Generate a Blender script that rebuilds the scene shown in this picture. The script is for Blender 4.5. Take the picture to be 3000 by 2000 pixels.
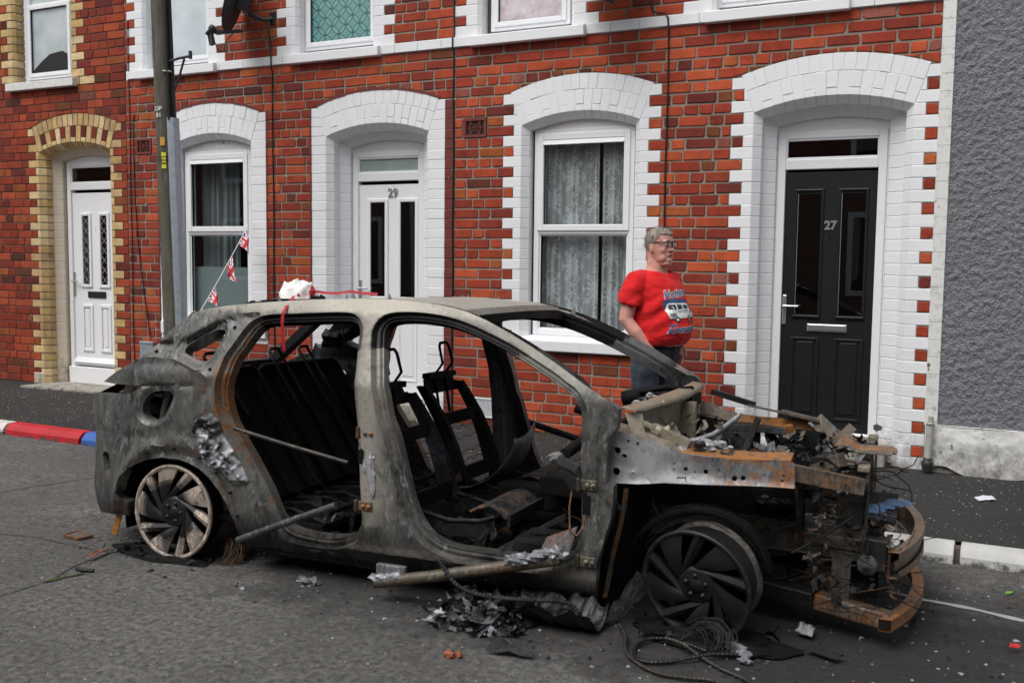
import bpy, bmesh, math, random
import numpy as np
from mathutils import Vector, Matrix, noise as mnoise
from mathutils.geometry import delaunay_2d_cdt
from mathutils.bvhtree import BVHTree

random.seed(7); rng = np.random.default_rng(7)
for o in list(bpy.data.objects): bpy.data.objects.remove(o)
SC = bpy.context.scene
COL = SC.collection

# ------------------------------------------------------------------ camera
cam_d = bpy.data.cameras.new('camera'); cam_d.lens = 35.0; cam_d.sensor_width = 36.0
cam_d.clip_start = 0.05; cam_d.clip_end = 400
cam = bpy.data.objects.new('camera', cam_d); COL.objects.link(cam)
CX = Vector((0.89077738, 0.45429165, 0.01160863))
CY = Vector((0.04802452, -0.06870341, -0.99648055))     # image down
CF = Vector((-0.45189524, 0.88819983, -0.08301658))
CAMP = Vector((0, -7.44, 1.54))
cam.matrix_world = Matrix(((CX.x, -CY.x, -CF.x, CAMP.x), (CX.y, -CY.y, -CF.y, CAMP.y),
                           (CX.z, -CY.z, -CF.z, CAMP.z), (0, 0, 0, 1)))
cam_d.dof.use_dof = True; cam_d.dof.focus_distance = 7.9; cam_d.dof.aperture_fstop = 4.0
SC.camera = cam

# ------------------------------------------------------------------ sky, sun, exposure
W = bpy.data.worlds.new('World'); SC.world = W; W.use_nodes = True
nt = W.node_tree; nt.nodes.clear()
SUN_EL, SUN_ROT = math.radians(58), math.radians(200)
sky = nt.nodes.new('ShaderNodeTexSky'); sky.sky_type = 'NISHITA'; sky.sun_disc = False
sky.sun_elevation = SUN_EL; sky.sun_rotation = SUN_ROT
sky.air_density = 1.0; sky.dust_density = 4.0; sky.ozone_density = 1.0
hs = nt.nodes.new('ShaderNodeHueSaturation'); hs.inputs['Saturation'].default_value = 0.22
bg = nt.nodes.new('ShaderNodeBackground'); bg.inputs['Strength'].default_value = 0.105
wo = nt.nodes.new('ShaderNodeOutputWorld')
nt.links.new(sky.outputs[0], hs.inputs['Color']); nt.links.new(hs.outputs[0], bg.inputs['Color']); nt.links.new(bg.outputs[0], wo.inputs[0])
sl = bpy.data.lights.new('sun', 'SUN'); sl.energy = 1.1; sl.angle = math.radians(40); sl.color = (1.0, 0.975, 0.94)
sun = bpy.data.objects.new('sun', sl); COL.objects.link(sun)
# sky sun_rotation 0 = +Y, clockwise seen from above
sd = Vector((math.sin(SUN_ROT) * math.cos(SUN_EL), math.cos(SUN_ROT) * math.cos(SUN_EL), math.sin(SUN_EL)))
sun.rotation_euler = sd.to_track_quat('Z', 'Y').to_euler()
SC.view_settings.view_transform = 'Standard'; SC.view_settings.look = 'None'
SC.view_settings.exposure = 0.64; SC.view_settings.gamma = 1.0; SC.view_settings.use_curve_mapping = False

# ------------------------------------------------------------------ helpers
def lin(r, g, b):
    f = lambda c: c / 12.92 if c <= 0.04045 else ((c + 0.055) / 1.055) ** 2.4
    return (f(r / 255), f(g / 255), f(b / 255))

def tag(o, label=None, cat=None, group=None, kind=None):
    if label: o['label'] = label
    if cat: o['category'] = cat
    if group: o['group'] = group
    if kind: o['kind'] = kind
    return o

def empty(name, loc=(0, 0, 0), label=None, cat=None, group=None, rz=0.0):
    o = bpy.data.objects.new(name, None); COL.objects.link(o); o.location = loc
    o.rotation_euler = (0, 0, rz); o.empty_display_size = 0.1
    return tag(o, label, cat, group)

class MB:
    """collects polygons (with an optional tint per polygon) and links them as ONE mesh object"""
    def __init__(s): s.v = []; s.f = []; s.t = []; s.sm = []
    def add(s, vs, fs, tint=(1, 1, 1), smooth=False):
        b = len(s.v); s.v += [tuple(v) for v in vs]
        for f in fs: s.f.append(tuple(i + b for i in f)); s.t.append(tint); s.sm.append(smooth)
    def box(s, x0, x1, y0, y1, z0, z1, tint=(1, 1, 1)):
        s.add([(x0, y0, z0), (x1, y0, z0), (x1, y1, z0), (x0, y1, z0), (x0, y0, z1), (x1, y0, z1), (x1, y1, z1), (x0, y1, z1)],
              [(0, 3, 2, 1), (4, 5, 6, 7), (0, 1, 5, 4), (1, 2, 6, 5), (2, 3, 7, 6), (3, 0, 4, 7)], tint)
    def obox(s, p, q, w, h, up=(0, 0, 1), tint=(1, 1, 1)):
        """box section along p->q, w across, h along up"""
        p = Vector(p); q = Vector(q); d = (q - p).normalized(); sd_ = d.cross(Vector(up))
        if sd_.length < 1e-4: sd_ = d.cross(Vector((1, 0, 0)))
        sd_.normalize(); u = sd_.cross(d)
        a = [e + sd_ * (sx * w / 2) + u * (sz * h / 2) for e in (p, q) for sx, sz in ((-1, -1), (1, -1), (1, 1), (-1, 1))]
        s.add(a, [(3, 2, 1, 0), (4, 5, 6, 7), (0, 1, 5, 4), (1, 2, 6, 5), (2, 3, 7, 6), (3, 0, 4, 7)], tint)
    def tube(s, pts, r, n=8, tint=(1, 1, 1), cap=True, closed=False):
        pts = [Vector(p) for p in pts]; m = len(pts)
        rr = r if isinstance(r, (list, tuple)) else [r] * m
        prev = None; rings = []
        for i, p in enumerate(pts):
            if closed: d = pts[(i + 1) % m] - pts[i - 1]
            else: d = pts[min(i + 1, m - 1)] - pts[max(i - 1, 0)]
            if d.length < 1e-9: d = Vector((0, 0, 1))
            d.normalize()
            if prev is None:
                a = d.cross(Vector((0, 0, 1)))
                if a.length < 1e-3: a = d.cross(Vector((1, 0, 0)))
            else: a = prev - d * prev.dot(d)
            a.normalize(); prev = a; b = d.cross(a)
            rings.append([p + (a * math.cos(2 * math.pi * k / n) + b * math.sin(2 * math.pi * k / n)) * rr[i] for k in range(n)])
        vs = [v for rg in rings for v in rg]; fs = []
        for i in range(m if closed else m - 1):
            j = (i + 1) % m
            for k in range(n): fs.append((i * n + k, i * n + (k + 1) % n, j * n + (k + 1) % n, j * n + k))
        s.add(vs, fs, tint, True)
        if cap and not closed:
            s.add(rings[0], [tuple(range(n - 1, -1, -1))], tint); s.add(rings[-1], [tuple(range(n))], tint)
    def prism(s, poly, axis, a0, a1, tint=(1, 1, 1)):
        """extrude a 2D polygon; axis 'y': poly is (x,z); 'x': (y,z); 'z': (x,y)"""
        mk = {'y': lambda p, a: (p[0], a, p[1]), 'x': lambda p, a: (a, p[0], p[1]), 'z': lambda p, a: (p[0], p[1], a)}[axis]
        n = len(poly)
        vs = [mk(p, a0) for p in poly] + [mk(p, a1) for p in poly]
        fs = [tuple(range(n)), tuple(range(2 * n - 1, n - 1, -1))] + [(i, i + n, (i + 1) % n + n, (i + 1) % n) for i in range(n)]
        s.add(vs, fs, tint)
    def lathe(s, prof, c, ax, n=32, tint=(1, 1, 1), smooth=True):
        """prof: list of (radius, along); ax: axis direction"""
        ax = Vector(ax).normalized(); a = ax.cross(Vector((0, 0, 1)))
        if a.length < 1e-3: a = ax.cross(Vector((1, 0, 0)))
        a.normalize(); b = ax.cross(a); c = Vector(c)
        vs = [c + ax * h + (a * math.cos(2 * math.pi * k / n) + b * math.sin(2 * math.pi * k / n)) * r for r, h in prof for k in range(n)]
        fs = [(i * n + k, i * n + (k + 1) % n, (i + 1) * n + (k + 1) % n, (i + 1) * n + k) for i in range(len(prof) - 1) for k in range(n)]
        s.add(vs, fs, tint, smooth)
    def build(s, name, mat, parent=None, bevel=0.0, fix=False, smooth=None, weld=False):
        me = bpy.data.meshes.new(name); me.from_pydata(s.v, [], s.f)
        me.materials.append(mat)
        if smooth is None: me.polygons.foreach_set('use_smooth', s.sm)
        else: me.polygons.foreach_set('use_smooth', [smooth] * len(s.f))
        at = me.color_attributes.new('tint', 'FLOAT_COLOR', 'CORNER')
        tot = np.array([len(f) for f in s.f]); cols = np.ones((tot.sum(), 4), np.float32)
        cols[:, :3] = np.repeat(np.array(s.t, np.float32).reshape(-1, 3), tot, 0)
        at.data.foreach_set('color', cols.ravel())
        if weld:
            bm = bmesh.new(); bm.from_mesh(me); bmesh.ops.remove_doubles(bm, verts=bm.verts, dist=2e-4); bm.to_mesh(me); bm.free()
        if fix:
            bm = bmesh.new(); bm.from_mesh(me); bmesh.ops.recalc_face_normals(bm, faces=bm.faces); bm.to_mesh(me); bm.free()
        me.update()
        o = bpy.data.objects.new(name, me); COL.objects.link(o)
        if parent: o.parent = parent
        if bevel:
            md = o.modifiers.new('bevel', 'BEVEL'); md.width = bevel; md.segments = 2; md.limit_method = 'ANGLE'; md.angle_limit = math.radians(40)
        return o

def copy_tree(o, parent=None):
    c = o.copy(); COL.objects.link(c)
    if parent: c.parent = parent
    for ch in o.children: copy_tree(ch, c)
    return c

# ------------------------------------------------------------------ materials
MATS = {}
class NT:
    def __init__(s, name):
        s.m = bpy.data.materials.new(name); s.m.use_nodes = True; s.t = s.m.node_tree; s.t.nodes.clear()
        s.out = s.t.nodes.new('ShaderNodeOutputMaterial'); MATS[name] = s.m
    def n(s, typ, **kw):
        nd = s.t.nodes.new(typ)
        for k, v in kw.items():
            if k.startswith('_'): setattr(nd, k[1:], v)
            else: s.put(nd.inputs[int(k[1:]) if k[0] == 'i' and k[1:].isdigit() else k.replace('__', ' ')], v)
        return nd
    def put(s, inp, v):
        if isinstance(v, bpy.types.NodeSocket): s.t.links.new(v, inp)
        elif isinstance(v, (tuple, list)) and len(v) == 3 and inp.type == 'RGBA': inp.default_value = (*v, 1)
        else: inp.default_value = v
    def coord(s, kind='Object', scale=None):
        tc = s.n('ShaderNodeTexCoord').outputs[kind]
        if scale is None: return tc
        mp = s.n('ShaderNodeMapping'); s.put(mp.inputs['Vector'], tc); mp.inputs['Scale'].default_value = scale
        return mp.outputs[0]
    def noise(s, vec, scale, detail=4, rough=0.55, dist=0.0):
        return s.n('ShaderNodeTexNoise', Vector=vec, Scale=scale, Detail=detail, Roughness=rough, Distortion=dist).outputs['Fac']
    def ramp(s, fac, stops, interp='LINEAR'):
        r = s.n('ShaderNodeValToRGB', Fac=fac); cr = r.color_ramp; cr.interpolation = interp
        while len(cr.elements) < len(stops): cr.elements.new(0.5)
        for e, (p, c) in zip(cr.elements, stops):
            e.position = p; e.color = (*c, 1) if isinstance(c, (tuple, list)) else (c, c, c, 1)
        return r.outputs[0]
    def mix(s, fac, a, b, mode='MIX'):
        m = s.n('ShaderNodeMix', _data_type='RGBA', _blend_type=mode)
        s.put(m.inputs[0], fac); s.put(m.inputs[6], a); s.put(m.inputs[7], b); return m.outputs[2]
    def math(s, op, a, b=0.0, c=0.0, clamp=False):
        m = s.n('ShaderNodeMath', _operation=op, _use_clamp=clamp)
        s.put(m.inputs[0], a); s.put(m.inputs[1], b); s.put(m.inputs[2], c); return m.outputs[0]
    def attr(s, name='tint'): return s.n('ShaderNodeAttribute', _attribute_name=name).outputs['Color']
    def bump(s, h, strength=0.3, dist=0.01, normal=None):
        b = s.n('ShaderNodeBump', Height=h, Strength=strength, Distance=dist)
        if normal is not None: s.put(b.inputs['Normal'], normal)
        return b.outputs[0]
    def bsdf(s, color, rough=0.7, metal=0.0, normal=None, spec=0.5, **kw):
        p = s.n('ShaderNodeBsdfPrincipled'); s.put(p.inputs['Base Color'], color); s.put(p.inputs['Roughness'], rough)
        s.put(p.inputs['Metallic'], metal); s.put(p.inputs['Specular IOR Level'], spec)
        if normal is not None: s.put(p.inputs['Normal'], normal)
        for k, v in kw.items(): s.put(p.inputs[k.replace('__', ' ')], v)
        s.t.links.new(p.outputs[0], s.out.inputs[0]); return p
    def sep(s, vec):
        q = s.n('ShaderNodeSeparateXYZ'); s.put(q.inputs[0], vec); return q.outputs

def mat_simple(name, col, rough=0.6, metal=0.0, var=0.15, scale=8.0, bump=0.0, bscale=60.0, spec=0.4, dirt=None):
    m = NT(name); co = m.coord()
    f = m.noise(co, scale, 5)
    c = m.mix(m.math('MULTIPLY', f, 1.0), tuple(x * (1 - var) for x in col), tuple(min(1, x * (1 + var)) for x in col))
    if dirt: c = m.mix(m.ramp(m.noise(co, dirt[1], 6, 0.65), [(dirt[2], 0.0), (dirt[3], 1.0)]), c, dirt[0])
    nm = m.bump(m.noise(co, bscale, 4), bump, 0.004) if bump else None
    m.bsdf(m.mix(1.0, c, m.attr(), 'MULTIPLY'), rough, metal, nm, spec); return m.m

def mat_brick():
    m = NT('brick'); co = m.coord('Object')
    geo = m.n('ShaderNodeNewGeometry').outputs['Position']
    t = m.attr()
    n1 = m.noise(geo, 9.0, 6, 0.65); n2 = m.noise(geo, 70.0, 5, 0.7); n3 = m.noise(geo, 2.2, 4)
    c = m.mix(1.0, t, m.ramp(n1, [(0.25, (0.60, 0.58, 0.6)), (0.5, (1, 1, 1)), (0.75, (1.25, 1.2, 1.1))]), 'MULTIPLY')
    c = m.mix(m.ramp(n2, [(0.56, 0.0), (0.70, 0.6)]), c, (0.07, 0.022, 0.014))
    c = m.mix(m.ramp(m.noise(geo, 130.0, 2, 0.6), [(0.70, 0.0), (0.78, 0.55)]), c, (0.42, 0.30, 0.22))
    c = m.mix(m.ramp(n3, [(0.52, 0.0), (0.75, 0.38)]), c, (0.07, 0.035, 0.022))
    nm = m.bump(m.noise(geo, 110.0, 6, 0.75), 0.55, 0.006, m.bump(n1, 0.4, 0.01))
    m.bsdf(c, 0.86, 0, nm, 0.3)
mat_brick()

def mat_mortar(name, col):
    m = NT(name); g = m.n('ShaderNodeNewGeometry').outputs['Position']
    n = m.noise(g, 150.0, 5, 0.7)
    c = m.mix(m.ramp(n, [(0.3, 0.0), (0.7, 1.0)]), tuple(x * 0.55 for x in col), tuple(x * 1.25 for x in col))
    c = m.mix(m.ramp(m.noise(g, 3.0, 5), [(0.45, 0.0), (0.75, 0.5)]), c, tuple(x * 0.45 for x in col))
    m.bsdf(c, 0.95, 0, m.bump(n, 0.8, 0.008), 0.2)
mat_mortar('mortar', (0.33, 0.30, 0.25)); mat_mortar('mortar_dark', (0.15, 0.125, 0.105))

def mat_paint(name, col, dirt=(0.25, 0.22, 0.18), d0=0.60, d1=0.80, chips=None, rough=0.55):
    """masonry paint with brushy relief, grime in patches and optional flaked spots"""
    m = NT(name); g = m.n('ShaderNodeNewGeometry').outputs['Position']
    n1 = m.noise(g, 6.0, 6, 0.6); n2 = m.noise(g, 45.0, 5, 0.65)
    c = m.mix(n1, tuple(x * 0.93 for x in col), col)
    c = m.mix(m.ramp(m.noise(g, 26.0, 8, 0.75), [(d0, 0.0), (d1, 0.55)]), c, dirt)
    if chips:
        c = m.mix(m.ramp(m.noise(g, chips[1], 7, 0.7), [(chips[2], 0.0), (chips[2] + 0.025, 1.0)]), c, chips[0])
    zz = m.sep(g)[2]
    gr = m.math('ADD', m.noise(g, 11.0, 8, 0.75), m.math('MULTIPLY', m.math('SUBTRACT', 0.42, zz), 0.75))
    c = m.mix(m.ramp(gr, [(0.55, 0.0), (0.82, 0.75)]), c, tuple(x * 0.6 for x in dirt))
    c = m.mix(1.0, c, m.attr(), 'MULTIPLY')
    nm = m.bump(n2, 0.28, 0.006, m.bump(n1, 0.25, 0.012))
    m.bsdf(c, rough, 0, nm, 0.4)
mat_paint('white_paint', (0.83, 0.84, 0.86), d0=0.63, d1=0.88, chips=((0.42, 0.36, 0.30), 17.0, 0.715))
mat_paint('white_paint_dirty', (0.74, 0.74, 0.72), (0.10, 0.09, 0.075), 0.52, 0.72, ((0.12, 0.11, 0.09), 9.0, 0.63))
mat_paint('cream_paint', (0.70, 0.62, 0.50), (0.2, 0.15, 0.1), 0.6, 0.82, ((0.2, 0.1, 0.06), 12, 0.70))
mat_paint('red_oxide_paint', (0.155, 0.032, 0.026), (0.1, 0.03, 0.02), 0.55, 0.8, ((0.62, 0.5, 0.44), 30, 0.655))
mat_simple('upvc', (0.80, 0.81, 0.83), 0.32, var=0.03, scale=3, dirt=((0.4, 0.38, 0.34), 14.0, 0.62, 0.95))
mat_simple('rubber', (0.012, 0.012, 0.013), 0.6)
mat_simple('black_door', (0.010, 0.011, 0.0125), 0.42, var=0.2, scale=20, bump=0.25, bscale=30, spec=0.35)
mat_simple('steel_bright', (0.62, 0.63, 0.65), 0.32, 0.9, var=0.1)
mat_simple('galvanised', (0.40, 0.45, 0.50), 0.45, 0.55, var=0.35, scale=22)
mat_simple('cast_dark', (0.035, 0.036, 0.04), 0.5, 0.2)
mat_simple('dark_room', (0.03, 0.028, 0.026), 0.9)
mat_simple('net_curtain', (0.60, 0.62, 0.62), 0.9, var=0.05)
mat_simple('stone_step', (0.30, 0.28, 0.245), 0.9, var=0.4, scale=30, bump=0.5, dirt=((0.05, 0.05, 0.04), 10, 0.5, 0.7))
mat_simple('terracotta', (0.17, 0.035, 0.026), 0.8, var=0.3, scale=20, bump=0.3)
mat_simple('pipe_grey', (0.42, 0.42, 0.38), 0.5, var=0.1, dirt=((0.16, 0.14, 0.1), 9, 0.5, 0.8))
mat_simple('tinted', (1, 1, 1), 0.6, var=0.08, scale=25)
mat_simple('tinted_gloss', (1, 1, 1), 0.3, var=0.05, scale=10)

def mat_glass(name, tint=(0.86, 0.9, 0.9), rough=0.0, k=1.0):
    m = NT(name); fc = m.n('ShaderNodeLayerWeight', Blend=0.5).outputs['Facing']
    fac = m.math('MULTIPLY_ADD', m.math('POWER', fc, 4.0), 0.85, 0.10 * k, clamp=True)
    tr = m.n('ShaderNodeBsdfTransparent', Color=(*tint, 1)); gl = m.n('ShaderNodeBsdfGlossy', Roughness=rough)
    gl.inputs['Color'].default_value = (0.95, 0.97, 1, 1)
    mx = m.n('ShaderNodeMixShader', Fac=fac); m.put(mx.inputs[1], tr.outputs[0]); m.put(mx.inputs[2], gl.outputs[0])
    m.t.links.new(mx.outputs[0], m.out.inputs[0])
mat_glass('glass'); mat_glass('glass_dark', (0.28, 0.29, 0.30))
def mat_frosted():
    m = NT('glass_frosted'); g = m.coord()
    m.bsdf(m.mix(m.noise(g, 7, 4), (0.22, 0.29, 0.28), (0.36, 0.43, 0.42)), 0.25, 0, m.bump(m.noise(g, 120, 3), 0.15, 0.003), 0.5)
mat_frosted()

def mat_lace(name, sheer=0.45, col=(0.88, 0.90, 0.91)):
    m = NT(name); a = m.n('ShaderNodeAttribute', _attribute_name='tint').outputs['Fac']
    d = m.n('ShaderNodeBsdfDiffuse', Color=(*col, 1)); tl = m.n('ShaderNodeBsdfTranslucent', Color=(*col, 1))
    dm = m.n('ShaderNodeMixShader', Fac=0.35); m.put(dm.inputs[1], d.outputs[0]); m.put(dm.inputs[2], tl.outputs[0])
    tr = m.n('ShaderNodeBsdfTransparent')
    fac = m.math('MULTIPLY_ADD', a, 1.0 - sheer, sheer, clamp=True)
    mx = m.n('ShaderNodeMixShader', Fac=fac); m.put(mx.inputs[1], tr.outputs[0]); m.put(mx.inputs[2], dm.outputs[0])
    m.t.links.new(mx.outputs[0], m.out.inputs[0])
mat_lace('lace', 0.58); mat_lace('sheer', 0.72, (0.42, 0.47, 0.48)); mat_lace('film', 0.93, (0.36, 0.44, 0.44))
# ------------------------------------------------------------------ terrace facade (wall face y = 0, into the house = +y)
PC, Z0 = 0.0846, 0.0956
def rz(i): return Z0 + PC * i
REDS = [(lin(172, 72, 46), 6), (lin(158, 62, 42), 6), (lin(184, 84, 52), 4), (lin(140, 56, 42), 4), (lin(118, 50, 42), 1.4),
        (lin(100, 54, 42), 0.45), (lin(172, 92, 50), 0.9), (lin(150, 88, 76), 0.35), (lin(124, 70, 44), 0.7)]
RW = np.array([w for _, w in REDS]); RW = RW / RW.sum()
def red(dark=1.0):
    c = REDS[rng.choice(len(REDS), p=RW)][0]; k = rng.uniform(0.80, 1.10) * dark
    return tuple(min(1, x * k) for x in c)
CREAMS = [lin(206, 178, 128), lin(196, 166, 112), lin(214, 190, 146), lin(190, 160, 118)]
def cream():
    c = CREAMS[rng.integers(4)]; k = rng.uniform(0.85, 1.08); return tuple(x * k for x in c)
def paintc():
    k = rng.uniform(0.965, 1.0); return (k, k, k)

def slab_brick(mb, poly, tint, y0=0.0, depth=0.03, jit=0.0026, bev=0.0042):
    """a brick face: polygon (x,z) counter-clockwise seen from the street, softened arris, slightly uneven"""
    if len(poly) == 4 and jit > .0012:                     # knocked corners
        Q = []
        for i in range(4):
            p, a, b = poly[i], poly[i - 1], poly[(i + 1) % 4]
            if rng.random() < 0.42:
                d = rng.uniform(.004, .016)
                for q in (a, b):
                    L = math.hypot(q[0] - p[0], q[1] - p[1]); k = min(.4, d * rng.uniform(.6, 1.4) / max(L, 1e-6)); Q.append((p[0] + (q[0] - p[0]) * k, p[1] + (q[1] - p[1]) * k))
            else: Q.append(p)
        poly = Q
    n = len(poly); cx = sum(p[0] for p in poly) / n; cz = sum(p[1] for p in poly) / n
    P = [(p[0] + rng.uniform(-jit, jit), p[1] + rng.uniform(-jit, jit)) for p in poly]
    yf = y0 + rng.uniform(-0.0022, 0.0022)
    def inset(p, d):
        dx, dz = cx - p[0], cz - p[1]
        return (p[0] + math.copysign(min(abs(dx), d), dx), p[1] + math.copysign(min(abs(dz), d), dz))
    vs = [(p[0], y0 + depth, p[1]) for p in P] + [(p[0], yf + bev, p[1]) for p in P] + \
         [(q[0], yf, q[1]) for q in (inset(p, bev) for p in P)]
    fs = [(i, (i + 1) % n, (i + 1) % n + n, i + n) for i in range(n)] + \
         [(i + n, (i + 1) % n + n, (i + 1) % n + 2 * n, i + 2 * n) for i in range(n)] + [tuple(range(2 * n, 3 * n))]
    mb.add(vs, fs, tint)

def clip(poly, px, pz, nx, nz):
    """keep the side where (p - P).n >= 0"""
    out = []
    for i in range(len(poly)):
        a, b = poly[i], poly[(i + 1) % len(poly)]
        da = (a[0] - px) * nx + (a[1] - pz) * nz; db = (b[0] - px) * nx + (b[1] - pz) * nz
        if da >= 0: out.append(a)
        if da * db < 0:
            t = da / (da - db); out.append((a[0] + (b[0] - a[0]) * t, a[1] + (b[1] - a[1]) * t))
    return out
def area(p): return 0.5 * abs(sum(p[i][0] * p[(i + 1) % len(p)][1] - p[(i + 1) % len(p)][0] * p[i][1] for i in range(len(p))))

SPR, CRN = 2.63, 2.725
class Opening:
    def __init__(s, kind, xc, half, long, short, style, sill=None, upper=False):
        s.kind, s.xc, s.half, s.long, s.short, s.style, s.upper = kind, xc, half, long, short, style, upper
        s.sill = sill                                     # z of the opening's foot (windows)
        rise = CRN - SPR; s.R1 = (half ** 2 + rise ** 2) / (2 * rise); s.cz = CRN - s.R1
        s.Rm = s.R1 + 0.168; s.R2 = s.R1 + 0.290
        s.th = math.asin(half / s.R1)
    def tooth(s, i):
        lg = (i % 2 == 0) if not s.upper else (i % 2 == 1)
        return s.long if lg else s.short
    def blocks(s, i):
        zb, zt = rz(i), rz(i + 1)
        if s.upper: return zb > 3.36 and zb < s.sill + 1.36
        if s.kind == 'win' and zt < s.sill + 0.02: return False
        return zt < 2.90

def in_frame(x, z, y=0.0):
    d = Vector((x, y, z)) - CAMP; w = d.dot(CF)
    if w < 0.1: return False
    u = 1500 + 2917 * d.dot(CX) / w; v = 1000 + 2917 * d.dot(CY) / w
    return -20 < u < 3020 and -20 < v < 2020 and not (300 < u < 2200 and v > 1230)

def house(name, label, x0, x1, ops, mortar, top, dark=1.0, joint=0.0145, blocks=(), skip_rows=()):
    hs_ = empty(name, ((x0 + x1) / 2, 0.0, Z0), label, 'house'); off = Vector(hs_.location)
    bricks = []                                            # (poly, tint)
    back = MB()
    for i in range(0, int((top - Z0) / PC)):
        zb, zt = rz(i), rz(i + 1)
        if i in skip_rows: continue
        spans = []
        for o in ops:
            if o.blocks(i):
                e = o.tooth(i); spans.append((o.xc - e, o.xc + e))
        for (a, b, c, d) in blocks:
            if zb < d - 0.01 and zt > c + 0.01: spans.append((a, b))
        spans.sort(); ints = []; x = x0
        for a, b in spans:
            if a > x + 0.02: ints.append((x, a))
            x = max(x, b)
        if x < x1 - 0.02: ints.append((x, x1))
        garden = i >= 33
        for a, b in ints:
            # mortar bed behind the bricks of this row
            back.add([(a, 0.0075, zb), (b, 0.0075, zb), (b, 0.0075, zt), (a, 0.0075, zt)], [(0, 1, 2, 3)])
            w = b - a; k = int(rng.integers(2)); xx = a
            if w > 0.3:
                first = rng.choice([0.118, 0.236, 0.177]) if not garden else rng.uniform(0.06, 0.236)
            else: first = w
            L = first
            while xx < b - 0.004:
                rem = b - xx
                if rem < L + 0.055: L = rem
                l, r = xx + (joint / 2 if xx > a + 1e-6 else joint * 0.4), xx + L - (joint / 2 if rem - L > 1e-6 else joint * 0.4)
                if r - l > 0.012:
                    jz = joint / 2
                    poly = [(l, zb + jz), (r, zb + jz), (r, zt - jz), (l, zt - jz)]
                    for o in ops:
                        if o.upper or o.kind == 'none': continue
                        if zt > 2.88 and zt < 3.2:
                            # cut along the back of the arch ring
                            cxb, czb = (l + r) / 2, (zb + zt) / 2
                            dx, dz = cxb - o.xc, czb - o.cz; dd = math.hypot(dx, dz); Rr = o.R2 + 0.006
                            if abs(math.atan2(dx, dz)) < o.th + 0.03 and dd < Rr + 0.16:
                                nx, nz = dx / dd, dz / dd
                                poly = clip(poly, o.xc + nx * Rr, o.cz + nz * Rr, nx, nz)
                                if len(poly) < 3: break
                    if len(poly) >= 3 and area(poly) > 0.0004:
                        bricks.append((poly, red(dark), (l + r) / 2, (zb + zt) / 2))
                xx += L; k += 1
                if garden: L = 0.118 if i % 4 == 2 else 0.236
                else: L = [0.236, 0.118][k % 2] if (i % 2 or rng.random() < 0.3) else rng.choice([0.236, 0.236, 0.118])
                L *= rng.uniform(0.975, 1.025)
    back.v = [tuple(Vector(v) - off) for v in back.v]
    tag(back.build('mortar_bed', MATS[mortar], hs_), kind='stuff')
    # the 300 bricks that show largest stay single, the rest are joined
    def key(b):
        vis = in_frame(b[2], b[3])
        return (0 if vis else 1, (Vector((b[2], 0, b[3])) - CAMP).length / max(area(b[0]), 1e-4) ** 0.5)
    bricks.sort(key=key)
    rest = MB()
    for n, (poly, t, bx, bz) in enumerate(bricks):
        lp = [(p[0] - off.x, p[1] - off.z) for p in poly]
        if n < 300:
            mb = MB(); slab_brick(mb, lp, t, -off.y); mb.build('brick', MATS['brick'], hs_)
        else: slab_brick(rest, lp, t, -off.y)
    if rest.v: tag(rest.build('further_bricks', MATS['brick'], hs_), kind='stuff')
    for o in ops:
        if o.kind != 'none': surround(o, hs_, off)
    return hs_

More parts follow.
